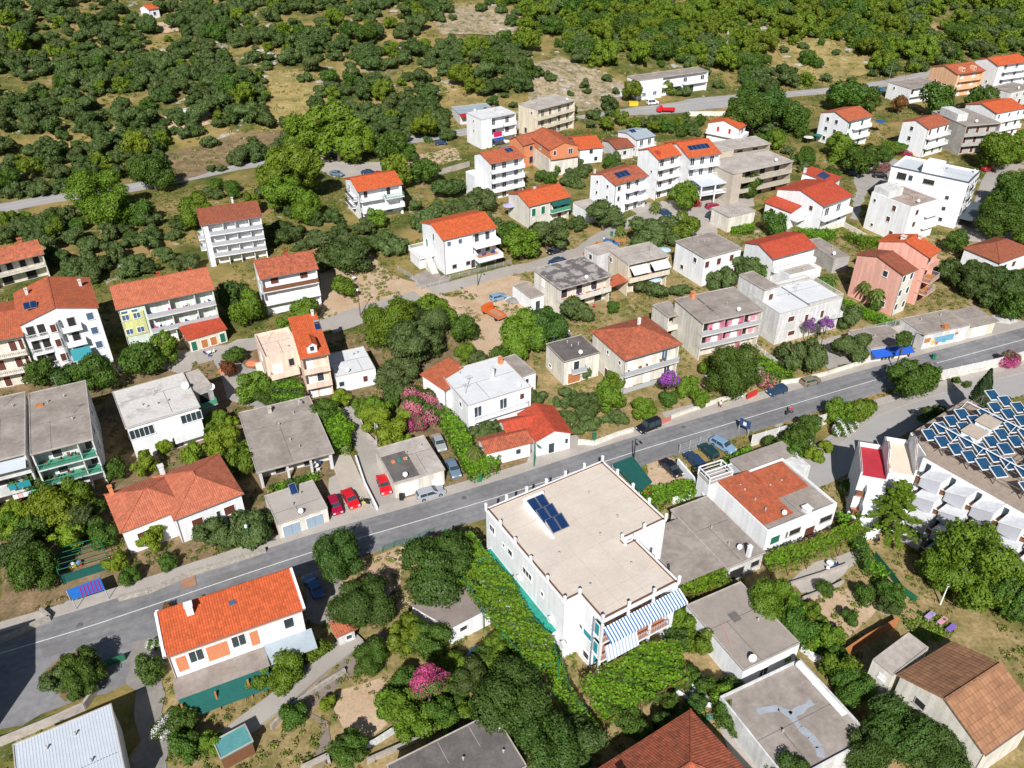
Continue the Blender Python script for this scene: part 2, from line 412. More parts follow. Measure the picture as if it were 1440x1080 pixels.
def roof_hip(root, W, D, H, rh, m, x0=0, y0=0, name='roof', th=.14, ridge=None):
    r = MB(); a = min(W, D) / 2
    if ridge is not None: a = ridge
    if W >= D: R0, R1 = (x0 + a, y0 + D / 2), (x0 + W - a, y0 + D / 2)
    else: R0, R1 = (x0 + W / 2, y0 + a), (x0 + W / 2, y0 + D - a)
    c = [(x0, y0), (x0 + W, y0), (x0 + W, y0 + D), (x0, y0 + D)]
    r.v += [(x, y, H) for x, y in c] + [(*R0, H + rh), (*R1, H + rh)] + [(x, y, H - th) for x, y in c]
    if W >= D: r.f += [(0, 1, 5, 4), (1, 2, 5), (2, 3, 4, 5), (3, 0, 4)]
    else: r.f += [(0, 1, 4), (1, 2, 5, 4), (2, 3, 5), (3, 0, 4, 5)]
    r.f += [(9, 8, 7, 6), (0, 6, 7, 1), (1, 7, 8, 2), (2, 8, 9, 3), (3, 9, 6, 0)]
    o = r.build(name, m, root)
    c2 = MB(); V = [Vector(v) for v in r.v]
    prs = [(0, 4), (3, 4), (1, 5), (2, 5), (4, 5)] if W >= D else [(0, 4), (1, 4), (2, 5), (3, 5), (4, 5)]
    for i, j in prs: c2.bar(V[i] + Vector((0, 0, .03)), V[j] + Vector((0, 0, .03)), .2, .09)
    c2.build('ridge_cap', m, o)
    return o
def chimney(par, x, y, z0, h=1.3, w=.5, m=None):
    c = MB(); c.box(x - w/2, x + w/2, y - w/2, y + w/2, z0 - .4, z0 + h - .25)
    for sx in (-1, 1):
        for sy in (-1, 1): c.box(x + sx * w * .36 - .05, x + sx * w * .36 + .05, y + sy * w * .36 - .05, y + sy * w * .36 + .05, z0 + h - .25, z0 + h)
    o = c.build('chimney', m or white2, par)
    t = MB(); t.box(x - w*.62, x + w*.62, y - w*.62, y + w*.62, z0 + h, z0 + h + .08); t.build('chimney_cap', m or white2, o)
    return o
def antenna(root, x, y, z0, h=2.2):
    a = MB(); a.bar((x, y, z0), (x, y, z0 + h), .05); a.bar((x - .6, y, z0 + h - .15), (x + .6, y, z0 + h - .15), .035)
    for i in range(5): a.bar((x - .5 + i * .25, y - .25, z0 + h - .15), (x - .5 + i * .25, y + .25, z0 + h - .15), .025)
    return a.build('antenna', alu, root)
def vent(root, x, y, z0):
    a = MB(); a.tube([(x, y, z0 - .02), (x, y, z0 + .45)], .09, 8); a.tube([(x, y, z0 + .45), (x, y, z0 + .55)], [.16, .05], 8); return a.build('vent_pipe', greyw, root)
def dish(root, x, y, z0, r=.42):
    d = MB(); c = Vector((x, y, z0 + .7)); ax = Vector((-.35, -.8, .45)).normalized(); u = ax.cross(Vector((0, 0, 1))).normalized(); v = u.cross(ax)
    d.v.append(tuple(c)); n = 12
    for k, (rr, o) in enumerate(((.55, .05), (1, .16))):
        for i in range(n): a = 2 * math.pi * i / n; d.v.append(tuple(c + (u * math.cos(a) + v * math.sin(a)) * r * rr + ax * r * o))
    for i in range(n):
        j = (i + 1) % n; d.f.append((0, 1 + j, 1 + i)); d.f.append((1 + i, 1 + j, 1 + n + j, 1 + n + i))
    d.bar((x, y, z0), tuple(c), .05); d.bar(tuple(c), tuple(c + ax * r * 1.1), .03)
    return d.build('satellite_dish', railw, root)
def panels(par, cx, cy, zc, slope, nx, ny, pw=1.0, ph=1.9, axis='front', lift=.12):
    """solar collectors lying on the plane z = zc + slope * (y - cy); nx by ny of them"""
    for i in range(nx):
        for j in range(ny):
            m = MB(); f = MB()
            x0 = cx + (i - nx / 2) * pw + .03; x1 = x0 + pw - .06; c = math.cos(math.atan(slope))
            y0 = cy + (j - ny / 2) * ph * c + .03; y1 = y0 + ph * c - .06
            Z = lambda y: zc + slope * (y - cy) + lift
            f.prism([(x0, y0), (x1, y0), (x1, y1), (x0, y1)], [Z(y0) - .08, Z(y0) - .08, Z(y1) - .08, Z(y1) - .08], [Z(y0), Z(y0), Z(y1), Z(y1)])
            e = .05
            m.prism([(x0+e, y0+e), (x1-e, y0+e), (x1-e, y1-e), (x0+e, y1-e)], [Z(y0+e)+.001, Z(y0+e)+.001, Z(y1-e)+.001, Z(y1-e)+.001], [Z(y0+e)+.012, Z(y0+e)+.012, Z(y1-e)+.012, Z(y1-e)+.012])
            o = f.build('solar_panel', alu, par); m.build('panel_glass', solar, o)

# ------------------------------------------------------------------ one building
BINFO = {}; GUT = mat('gutter_grey', (.16,.14,.13), .6, 0)
def bld(key, kind, label, cat, H, fl=None, fr=None, br=None, bl=None, d=None, lv=2, wall=None, roof=('flat', None), rec=None,
        F='', L='', R='', balc=None, lbalc=None, ang=None, base=0.0, parapet=.25, plinth=None, rot=0):
    """rectangular block from the eave corners it shows; returns (root, W, D, H)"""
    P = {k: G(p, H + base) for k, p in dict(fl=fl, fr=fr, br=br, bl=bl).items() if p is not None}
    if 'fl' not in P: P['fl'] = P['bl'] + P['fr'] - P['br']
    if 'fr' not in P: P['fr'] = P['fl'] + P['br'] - P['bl']
    A, B_ = P['fl'], P['fr']; e = (B_ - A).to_2d(); a1 = math.atan2(e.y, e.x); w1 = e.length
    if 'bl' in P: g = (P['bl'] - A).to_2d()
    elif 'br' in P: g = (P['br'] - B_).to_2d()
    else: g = None
    if g is not None and ang is None:
        a2 = math.atan2(g.y, g.x) - math.pi / 2; w2 = g.length
        a0 = (a1 * w1 + a2 * w2 + RA * 4) / (w1 + w2 + 4)
    else: a0 = ang if ang is not None else a1
    W = w1; D = d if d else g.length
    gz = min(ter(A.x, A.y), ter(B_.x, B_.y)) if H + base < 1e3 else 0
    gz = ter(A.x, A.y)
    root = empty(kind, (A.x, A.y, gz + base), a0)
    tag_building(root, label, cat)
    BINFO[key] = (A.x, A.y, a0, W, D, H)
    print('BLD %-10s W %.1f D %.1f ang %.0f  a1 %.0f a2 %.0f' % (key, W, D, math.degrees(a0), math.degrees(a1), math.degrees(a0 if g is None or ang is not None else a2)))
    wall = wall or white; rk = roof[0]
    o = .35 if rk in ('gable', 'gabley', 'hip', 'shed', 'shedb') else 0.0
    r0 = rec[0] if rec else o; f0, f1 = (rec[1], rec[2]) if rec else (0, 1)
    x0, x1, y1 = o, W - o, D - o
    fp = [(x0, o)]
    if rec and r0 > o:
        xa, xb = x0 + (x1 - x0) * f0, x0 + (x1 - x0) * f1
        fp = ([(x0, o), (xa, o)] if f0 > 0 else []) + [(xa, r0), (xb, r0)] + ([(xb, o), (x1, o)] if f1 < 1 else [])
    else: fp = [(x0, o), (x1, o)]; xa, xb = x0, x1
    fp += [(x1, y1), (x0, y1)]
    wm = MB(); top = H if rk == 'flat' else H - .1
    wm.prism(fp, -1.5, top)
    if rec and r0 > o and (f0 == 0 or f1 == 1):                 # end fins and the lintel over the loggia
        if f0 == 0: wm.box(x0, x0 + .22, o, r0, -.02, top)
        if f1 == 1: wm.box(x1 - .22, x1, o, r0, -.02, top)
    rm = roof[1] if len(roof) > 1 else None; rh = roof[2] if len(roof) > 2 else None
    R_ = None
    if rk in ('gable', 'gabley'):
        rp = roof[3] if len(roof) > 3 else .5
        if rk == 'gable':
            s = MB(); yy = D * rp
            k = len(wm.v); wm.v += [(x, a, b) for x in (x0, x1) for a, b in ((o, top), (D - o, top), (D - o, H - .12 + rh * (o / (D - yy) if D > yy else 0)), (yy, H + rh - .2), (o, H - .12 + rh * (o / yy if yy > 0 else 0)))]
            wm.f += [(k+4, k+3, k+2, k+1, k), (k+5, k+6, k+7, k+8, k+9), (k, k+5, k+9, k+4), (k+4, k+9, k+8, k+3), (k+3, k+8, k+7, k+2), (k+2, k+7, k+6, k+1), (k+1, k+6, k+5, k)]
            R_ = roof_gable(root, W, D, H, rh, rm, rp)
        else:
            xx = W * rp
            k = len(wm.v); wm.v += [(a, y, b) for y in (o, D - o) for a, b in ((o, top), (W - o, top), (W - o, H - .12 + rh * o / (W - xx)), (xx, H + rh - .2), (o, H - .12 + rh * o / xx))]
            wm.f += [(k, k+1, k+2, k+3, k+4), (k+9, k+8, k+7, k+6, k+5), (k, k+4, k+9, k+5), (k+4, k+3, k+8, k+9), (k+3, k+2, k+7, k+8), (k+2, k+1, k+6, k+7), (k+1, k, k+5, k+6)]
            R_ = roof_gable(root, W, D, H, rh, rm, rp, 'y')
    elif rk == 'hip':
        R_ = roof_hip(root, W, D, H, rh, rm, ridge=roof[3] if len(roof) > 3 else None)
    elif rk == 'shed':                                           # low at the front
        k = len(wm.v); wm.prism([(x0, o), (x1, o), (x1, y1), (x0, y1)], top, [H + rh * o / D - .12] * 2 + [H + rh * y1 / D - .12] * 2)
        s = MB(); s.prism([(0, 0), (W, 0), (W, D), (0, D)], [H - .1, H - .1, H + rh - .1, H + rh - .1], [H + .05, H + .05, H + rh + .05, H + rh + .05]); R_ = s.build('roof', rm, root)
    else:
        s = MB(); pw = .22; hh = parapet; ov = roof[2] if len(roof) > 2 else 0.0
        if hh > .3 and not ov:
            s.box(pw, W - pw, pw, D - pw, H - .05, H + .04)
            R_ = s.build('flat_roof', rm or conc, root)
            s = MB()
            for b in ((0, W, 0, pw), (0, W, D - pw, D), (0, pw, pw, D - pw), (W - pw, W, pw, D - pw)): s.box(*b, H, H + hh)
            s.build('parapet', wall, root)
        else:
            s.box(-ov, W + ov, -ov, D + ov, H, H + .16); R_ = s.build('flat_roof', rm or conc, root)
            s = MB(); e = .12
            for b in ((-ov, W + ov, -ov, -ov + e), (-ov, W + ov, D + ov - e, D + ov), (-ov, -ov + e, -ov + e, D + ov - e), (W + ov - e, W + ov, -ov + e, D + ov - e)): s.box(*b, H + .16, H + .26)
            s.build('roof_edge', concL, root)
    wm.build('wall', wall, root)
    if rk in ('gable', 'hip', 'shed') and H > 3:                 # gutter and downpipe
        q = MB(); q.tube([(-.05, -.06, H - .12), (W + .05, -.06, H - .12)], .075, 6); q.build('gutter', GUT, R_)
        q = MB(); q.bar((x0 + .1, o - .06, -.3), (x0 + .1, o - .06, H - .2), .09); q.build('downpipe', GUT, root)
    if rk == 'flat' and W * D > 35:                              # what always ends up on flat roofs
        g = random.Random(len(label) + int(W * 10)); zt = H + (.04 if parapet > .3 else .16)
        for i in range(g.randint(1, 3)): vent(root, g.uniform(.2, .85) * W, g.uniform(.25, .85) * D, zt)
        if g.random() < .75 and lv > 1: antenna(root, g.uniform(.15, .85) * W, g.uniform(.4, .9) * D, zt, g.uniform(1.6, 2.6))
        if g.random() < .4: dish(root, g.uniform(.1, .9) * W, g.uniform(.05, .15) * D, zt, .38)
        q = MB(); yy = g.uniform(.3, .7) * D; q.box(.3, W - .3, yy, yy + .07, zt + .001, zt + .012); xx = g.uniform(.3, .7) * W; q.box(xx, xx + .07, .3, yy - .01, zt + .001, zt + .012); q.build('roof_seam', concD, R_)
    fh = H / lv
    # openings:  "level:style:x,x,..;" x as a fraction along the side, style letters below; w/h may follow as @w/h
    ST = dict(g='glass', b='blue', s='shut', n='green', t='teal', d='dark', h='hole', a='arch', w='white', G='blueg', o='orange', r='red')
    for side, spec in (('F', F), ('L', L), ('R', R)):
        if not spec: continue
        ln = W if side == 'F' else D
        for it in spec.split(';'):
            if not it: continue
            lvl, st, xs = it.split(':'); w, h, door = 1.1, 1.25, False
            if '@' in xs: xs, wh = xs.split('@'); w, h = [float(q) for q in wh.split('/')]
            if st[-1] == 'D': door = True; st = st[0]; h = 2.1 if '@' not in it else h
            for lc in (lvl if '-' not in lvl else ''.join(str(i) for i in range(int(lvl[0]), int(lvl[2]) + 1))):
                for fx in xs.split(','):
                    fx = float(fx); zz = int(lc) * fh + (.08 if door else max(.5, (fh - h) * .55))
                    inrec = side == 'F' and rec and f0 <= fx <= f1
                    window(root, side, W, D, (r0 if inrec else o), fx * ln, zz, w, h, ST[st], name='door' if door else 'window')
    # balconies: (levels, f0, f1, depth, rail, floor material)
    for b in (balc or []):
        lvls, a, c, dep, kind_, *ex = b
        for l in lvls:
            if rec and r0 > o and a >= f0 and c <= f1: ya, yb = r0 - dep, r0
            else: ya, yb = o - dep, o
            fin = (rec and r0 > o and yb == r0 and ya >= o - .6)
            balcony(root, x0 + (x1 - x0) * a + (.22 if fin and a == 0 and ya >= o else 0), x0 + (x1 - x0) * c - (.22 if fin and c == 1 and ya >= o else 0), ya, yb, l * fh, kind_, wall, ex[0] if ex else None)
    for b in (lbalc or []):
        lvls, a, c, dep, kind_, *ex = b
        for l in lvls: balcony(root, D * a, D * c, o - dep, o, l * fh, kind_, wall, ex[0] if ex else None, side='L', W=W, D=D)
    return root, W, D, H, R_
def fin(root, W, D, H, xs, y0, y1, m, t=.16):
    """partition walls between the flats' balconies"""
    s = MB()
    for x in xs: s.box(x * W - t/2, x * W + t/2, y0, y1, 0, H - .2)
    s.build('partition', m, root)
# ================================================================== ground, roads, yards
def ground():
    m = bpy.data.materials.new('ground'); m.use_nodes = True; n = m.node_tree; L = n.links.new; b = n.nodes['Principled BSDF']; b.inputs['Roughness'].default_value = 1; b.inputs['Specular IOR Level'].default_value = .1
    tc = n.nodes.new('ShaderNodeTexCoord')
    def N(scale, det=6, off=0):
        q = n.nodes.new('ShaderNodeTexNoise'); q.inputs['Scale'].default_value = scale; q.inputs['Detail'].default_value = det; q.inputs['Roughness'].default_value = .65
        mp = n.nodes.new('ShaderNodeMapping'); mp.inputs['Location'].default_value = (off, off, 0); L(tc.outputs['Object'], mp.inputs[0]); L(mp.outputs[0], q.inputs['Vector']); return q.outputs[0]
    def ramp(src, stops):
        q = n.nodes.new('ShaderNodeValToRGB'); e = q.color_ramp.elements
        while len(e) < len(stops): e.new(.5)
        for i, (p, c) in enumerate(stops): e[i].position = p; e[i].color = (*c, 1)
        L(src, q.inputs[0]); return q.outputs[0]
    def mix(a, b_, f):
        q = n.nodes.new('ShaderNodeMix'); q.data_type = 'RGBA'; L(f, q.inputs[0]); L(a, q.inputs[6]); L(b_, q.inputs[7]); return q.outputs[2]
    dry = ramp(N(.06), [(.3, (.19,.155,.05)), (.47, (.28,.215,.075)), (.6, (.36,.25,.11)), (.75, (.42,.29,.16))])
    grn = ramp(N(.35, 8, 40), [(.35, (.055,.075,.018)), (.6, (.14,.145,.038)), (.75, (.24,.20,.065))])
    c = mix(grn, dry, ramp(N(.045, 7, 90), [(.42, (0,0,0)), (.56, (1,1,1))]))
    rock = ramp(N(.9, 9, 12), [(.35, (.32,.29,.25)), (.7, (.52,.49,.44))])
    c = mix(c, rock, ramp(N(.13, 10, 33), [(.60, (0,0,0)), (.645, (1,1,1))]))
    fine = n.nodes.new('ShaderNodeMapRange'); fine.inputs[3].default_value = .6; fine.inputs[4].default_value = 1.3; L(N(1.6, 6, 5), fine.inputs[0])
    sc = n.nodes.new('ShaderNodeVectorMath'); sc.operation = 'SCALE'; L(c, sc.inputs[0]); L(fine.outputs[0], sc.inputs['Scale']); L(sc.outputs[0], b.inputs['Base Color'])
    bp = n.nodes.new('ShaderNodeBump'); bp.inputs['Strength'].default_value = .6; bp.inputs['Distance'].default_value = .3; L(N(1.2, 8, 5), bp.inputs['Height']); L(bp.outputs[0], b.inputs['Normal'])
    xs = np.arange(-420, 640, 4.0); ys = np.arange(-60, 960, 4.0); V = [(x, y, ter(x, y)) for y in ys for x in xs]; nx = len(xs)
    F = [(j*nx+i, j*nx+i+1, (j+1)*nx+i+1, (j+1)*nx+i) for j in range(len(ys)-1) for i in range(nx-1)]
    me = bpy.data.meshes.new('ground'); me.from_pydata(V, [], F); me.materials.append(m); me.polygons.foreach_set('use_smooth', [True]*len(F)); o = link('ground', me)
    tag(o, 'dry grassy ground rising to the hillside behind the town', 'ground', kind='structure')
ground()
def outline(pts, wob=.5):
    """subdivide an outline and roughen it"""
    o = []
    for i in range(len(pts)):
        a, b = pts[i], pts[(i+1) % len(pts)]; L = (b - a).length; k = max(1, int(L / 2.0))
        for j in range(k):
            p = a.lerp(b, j / k); n = mnoise.noise(Vector((p.x*.45, p.y*.45, 2))) ; q = mnoise.noise(Vector((p.x*.45, p.y*.45, 8)))
            o.append(Vector((p.x + n*wob, p.y + q*wob)))
    return o
PZ = [0.004]; PAVED = []
def sheet(name, reg, pts, m, label, cat='ground', lev=0, wob=1.2, hill=False):
    """flat patch of ground cover, each one a few mm above those laid before"""
    W_ = [G(p).to_2d() for p in z(reg, *pts)]; o = outline(W_, wob) if wob else W_
    if m in (yard, pave, conc, concL, lane, asph2, turq) or name in ('court','alley','car_park'): PAVED.append(z(reg, *pts))
    PZ[0] += .002; zz = PZ[0] + lev * .1
    if sum(o[i].x*o[(i+1) % len(o)].y - o[(i+1) % len(o)].x*o[i].y for i in range(len(o))) < 0: o = o[::-1]
    me = bpy.data.meshes.new(name)
    if hill:
        import bmesh
        bm = bmesh.new(); f = bm.faces.new([bm.verts.new((p.x, p.y, 0)) for p in o])
        bmesh.ops.triangulate(bm, faces=bm.faces[:])
        for _ in range(4):
            lg = [e for e in bm.edges if e.calc_length() > 4]
            if lg: bmesh.ops.subdivide_edges(bm, edges=lg, cuts=1); bmesh.ops.triangulate(bm, faces=bm.faces[:])
        for v in bm.verts: v.co.z = ter(v.co.x, v.co.y) + .25
        bm.to_mesh(me); bm.free()
    else:
        me.from_pydata([(p.x, p.y, zz) for p in o], [], [tuple(range(len(o)))])
    me.materials.append(m); ob = link(name, me); tag(ob, label, cat, kind='structure'); return ob
# plots below everything else
sheet('garden_soil','F',(0,470,140,500,330,480,470,470,640,470,820,560,820,610,700,680,400,770,0,880),earth,'brown soil of the gardens above the main road')
sheet('garden_soil','F',(780,330,1440,330,1440,440,1200,500,800,640,700,600,640,470,700,400),drygrass,'dry grass plots right of the middle lane')
sheet('garden_soil','F',(220,900,520,760,640,750,700,900,780,1090,180,1090),drygrass,'dry grass of the foreground gardens left of the large white building')
sheet('garden_soil','F',(760,900,1000,650,1180,620,1300,800,1440,900,1440,1090,780,1090),drygrass,'dry grass around the bungalow and the rusty shed')
sheet('bare_soil','Y5',(560,560,640,540,900,430,960,470,760,620,720,760,800,830,760,900,640,760,560,700),dirt,'pale bare earth beneath the carob trees')
sheet('bare_soil','Y6',(380,430,560,400,660,360,640,620,530,720,420,640,360,520),dirt,'brown bare patch beside the garden path')
sheet('garden_soil','X3',(220,100,440,60,640,170,600,220,450,330,260,290),dirt,'sandy ground of the dry orchard')
sheet('grass_strip','Y8',(590,700,660,700,800,840,900,920,960,1000,1000,1080,860,1080,700,900,620,800),drygrass,'dry yellow strip beside the stepped hotel')
sheet('grass_strip','X3',(700,20,800,60,1000,200,1200,260,1440,320,1440,560,1300,440,1100,240,900,160),drygrass,'dry strip under the large bright tree')
sheet('dirt_yard','F',(450,385,495,350,545,385,590,400,640,422,585,425,505,452,448,460),dirt,'pale dirt yard beside the salmon roofed house')
sheet('dirt_path','F',(500,345,520,350,560,400,590,410,570,420,530,400),dirt,'dirt path climbing behind the parking court')
sheet('dirt_lot','F',(630,420,700,396,765,396,775,430,745,450,715,480,735,520,690,515,645,460),dirt,'dirt lot where the orange truck stands')
sheet('dirt_lot','F',(600,405,680,385,730,388,740,402,690,408,640,412),dirt,'dry grass strip above the dirt lot')
sheet('gravel_yard','F',(450,222,500,230,560,225,560,243,520,250,470,250,450,240),pave,'gravel yard behind the house in the olives')
sheet('bare_soil','F',(560,222,640,208,650,225,600,235,570,245),dirt,'bare soil beside the gravel yard')
sheet('bare_slope','F',(230,262,240,215,330,190,400,190,450,175,470,200,400,215,330,232),earth,'brown cut slope above the upper road',hill=True)
sheet('bare_slope','F',(740,90,790,80,830,100,875,115,880,135,850,155,780,160,745,150,740,120),mat('stony_plot',(.46,.36,.24),1,.35,.3,.5,col2=(.17,.16,.07),scale2=1.2,sharp=(.34,.6)),'bare terraced plot above the upper road',hill=True)
sheet('dry_meadow','F',(1090,62,1165,55,1190,75,1240,95,1190,115,1110,118,1060,105,1100,85),mat('yellow_meadow',(.44,.33,.13),1,.35,.2,.4,col2=(.22,.19,.06),scale2=1.5,sharp=(.36,.62)),'yellow dry meadow on the hillside',hill=True)
sheet('dry_meadow','F',(370,100,420,98,470,130,455,165,400,172,360,178,385,140),mat('yellow_meadow',(.46,.35,.13),1,.2),'yellow dry clearing among the hillside olives',hill=True)
sheet('bare_soil','F',(193,30,260,30,258,42,235,48,205,42),dirt,'bare terrace below the lone hillside house',hill=True)
sheet('bare_soil','F',(225,165,290,160,300,175,240,185),dirt,'stony clearing with a ruined wall on the hillside',hill=True)
sheet('dry_meadow','F',(600,10,700,5,735,30,720,50,620,50),mat('stony_plot',(.46,.36,.24),1,.35),'pale clearing high on the hillside',hill=True)
sheet('forecourt','F',(862,132,905,140,1000,128,1060,132,1030,150,940,160,870,163),asph2,'asphalt forecourt of the long low building')
sheet('car_park','W3',(690,650,830,632,930,690,850,760,770,740),yard,'pale car park behind the modern hotel')
sheet('car_park','Z7',(560,330,680,390,760,420,640,470,600,620,560,600,590,440),yard,'concrete yard between the red roofed house and the hotel')
sheet('car_park','Z7',(1100,640,1240,590,1440,640,1440,720,1120,720),concL,'pale concrete apron of the modern hotel')
sheet('parking_court','Z5',(860,840,960,800,1090,850,1080,880,930,910),conc,'walled grey parking court of the bright white house')
sheet('yard','Z4',(700,1020,1100,1010,1400,940,1440,1000,1100,1080,1060,1130,750,1120,650,1140),pave,'concrete yard in front of the pale green block')
sheet('yard','F',(300,500,360,520,400,560,370,580,320,560),yard,'yard beside the pink house wing')
sheet('yard','F',(455,450,540,430,560,440,520,452,470,470),lane,'concrete ramp from the middle lane')
sheet('yard','Y5',(330,130,470,60,590,310,440,360,330,380,330,300),pave,'concrete forecourt with the two red cars')
sheet('dirt_drive','Y1',(560,610,640,610,690,740,760,830,860,1080,900,1180,760,1200,700,1060,640,860,610,760),lane,'worn drive running down to the main road beside the garage')
sheet('dirt_drive','Y1',(1000,760,1080,740,1150,800,1260,980,1300,1050,1180,1080,1120,960),earth,'earth drive with the two grey blue cars')
sheet('yard','F',(760,600,800,590,830,640,770,665,740,660),pave,'pavement beside the red roofed cottage')
sheet('yard','F',(930,580,985,565,1040,570,1040,592,950,610),pave,'pale pavement in front of the large green tree')
sheet('yard','Y3',(60,500,150,470,250,560,240,600,100,600),pave,'paved garden right of the large green tree')
sheet('yard','F',(1150,480,1180,470,1200,510,1160,520),yard,'gravel drive between the two big olives')
sheet('yard','Y3',(1180,300,1400,270,1440,330,1440,380,1000,480,970,480,960,390),pave,'paved apron before the mural building')
sheet('yard','F',(880,290,960,280,1060,270,1060,290,1000,300,1010,330,930,330),pave,'pale concrete yard before the white attached pair')
sheet('yard','X3',(0,520,160,480,620,940,700,1080,0,1080),yard,'shaded concrete ground beside the blue streaked roof')
sheet('yard','F',(985,970,1090,940,1180,1060,1100,1090,1040,1090),pave,'concrete passage beside the low blue streaked roof')
sheet('yard','X2',(940,500,1060,460,1160,560,1150,640,1000,640),pave,'small terrace floor right of the front pergola')
sheet('yard','Y8',(180,960,330,880,460,850,560,800,560,870,420,980,260,1060),pave,'garden terrace paving behind the low wall')
sheet('yard','X1',(30,200,210,170,290,260,130,340,50,360),dirt,'bare earth bay where the black car stands')
sheet('yard','Y7',(120,520,200,520,400,800,390,850,330,840,170,620),turq,'turquoise painted court between vine trellis and white building','court')
sheet('yard','Y6',(420,200,660,110,680,200,560,240,470,330,330,440,240,580,330,620,350,880,220,880,300,640,210,560,200,480,380,330),mat('brown_path',(.27,.215,.18),.95,.15,.3,col2=(.21,.17,.14)),'brown garden path winding through the foreground','path')
sheet('alley','F',(180,895,235,880,225,960,240,1090,195,1090,185,1000),mat('alley_concrete',(.30,.275,.25),.95,.15,.3,col2=(.23,.21,.19)),'concrete alley left of the long orange roofed house','alley')
sheet('car_park','F',(-60,945,120,890,235,870,240,890,185,905,180,960,60,1010,-60,1040),asph,'grey parking area beside the left end of the road','parking')
sheet('yard','Y4',(210,440,440,380,480,400,210,480,170,480),pave,'concrete apron before the striped carport')
sheet('yard','F',(425,795,470,770,500,860,455,880,432,870),conc,'shaded yard where the blue saloon stands')
def fpx(q):
    dep = q.y*_c + CAM_H*_s; return (720 + FPX*q.x/dep, 540 - FPX*(q.y*_s - CAM_H*_c)/dep)
def roadline(pts, w, m, name, label, zz, side=0.0, cat='road'):
    P_ = [G(p) for p in pts]; Q = []
    for i in range(len(P_) - 1):
        k = max(2, int((P_[i+1] - P_[i]).length / 3))
        for j in range(k):
            t = j / k; a = P_[max(i-1, 0)]; b = P_[i]; c = P_[i+1]; d = P_[min(i+2, len(P_)-1)]
            Q.append(.5 * ((2*b) + (c - a)*t + (2*a - 5*b + 4*c - d)*t*t + (-a + 3*b - 3*c + d)*t**3))
    Q.append(P_[-1]); me = MB(); V = []
    w0, w1 = (w if isinstance(w, tuple) else (-w/2, w/2))
    for i, p in enumerate(Q):
        d = (Q[min(i+1, len(Q)-1)] - Q[max(i-1, 0)]).to_2d().normalized(); n = Vector((-d.y, d.x))
        V.append((p.xy + n * (w0 + side), p.xy + n * (w1 + side)))
    for i in range(len(V) - 1):
        a, b = V[i]; c, d = V[i+1]; g = lambda q: ter(q.x, q.y) + zz
        if zz > .1:
            me.prism([(a.x, a.y), (c.x, c.y), (d.x, d.y), (b.x, b.y)], -.1, zz)
        else: me.quad((*a, g(a)), (*c, g(c)), (*d, g(d)), (*b, g(b)))
    if name != 'road_line': PAVED.append([fpx(a) for a, b in V] + [fpx(b) for a, b in V[::-1]])
    o = me.build(name, m, None, uv=False); tag(o, label, cat, kind='structure'); return o
main = z('F',-120,958,0,920,110,887,218,851,437,778,600,730,740,687,884,639,1020,598,1224,537,1326,509,1440,478,1560,445)
roadline(main, 7.0, asph, 'main_road', 'main asphalt road crossing the town from lower left to right', .14)
wear = mat('tyre_worn_asphalt', (.232,.228,.232), .85, .2, .10, .1, col2=(.168,.165,.17), scale2=1.1, sharp=(.38,.6))
for o_ in (-2.45, -1.05, .95, 2.35): roadline(main, .5, wear, 'wheel_track', 'darker wheel track worn into the main road', .1425, side=o_, cat='road wear')
for o_ in (0,): roadline(main, .14, paint, 'road_line', 'white line along the middle of the main road', .146, cat='road marking')
roadline(main, (0, 1.9), pave, 'pavement', 'pale concrete pavement along the upper side of the main road', .24, side=3.5, cat='pavement')
roadline(z('F',1040,600,1100,582,1224,545,1326,518,1440,487,1560,454), (-1.5, 0), pave, 'pavement', 'pavement along the lower side of the main road beside the white fence', .235, side=-3.5, cat='pavement')
up = z('F',-140,312,0,293,75,279,180,265,283,245,333,234,400,224,450,214,555,200,647,187,720,176,817,163,923,152,960,147,1020,140,1160,128,1247,117,1330,100,1440,88,1560,72)
roadline(up, 6.6, asph2, 'upper_road', 'grey upper road running along the foot of the hillside', .14)
roadline(up, .13, paint, 'road_line', 'faint centre line of the upper road', .146, cat='road marking')
roadline(z('F',275,505,380,477,457,457,500,441,572,420,720,380,746,376,800,358,820,353,840,337,875,318,905,305,950,293,1010,300,1060,305), 4.2, lane, 'middle_lane', 'pale concrete lane climbing between the houses', .13)
roadline(z('F',590,404,600,415,640,425,690,428,735,408), 3.0, dirt, 'dirt_track', 'dirt track past the orange truck', .135, cat='track')
roadline(z('F',1120,668,1160,652,1224,608,1282,578,1355,555,1440,535,1560,505), 7.5, asph2, 'side_road', 'side road curving behind the stepped hotel', .13)
roadline(z('F',1128,652,1180,618,1225,585,1275,565,1355,541,1440,521,1560,492), 1.5, lane, 'footpath', 'narrow footpath beside the side road', .25, cat='path')
roadline(z('Z7',1130,640,1200,600,1290,375,1440,335), 4, lane, 'lane', 'pale lane behind the modern hotel at the right edge', .12)
roadline(z('Y6',-280,760,-60,590,100,470,300,300,500,150), 2.6, lane, 'ramp', 'long concrete ramp running up beside the orange roofed house', .5, cat='path')
roadline(z('Y1',585,830,620,900,700,1080,740,1180), (-3.4, 0), mat('step_path',(.47,.41,.34),.9,.1,1), 'stair_path', 'wide stepped path between the slab bungalow and the drive', .3, cat='path')


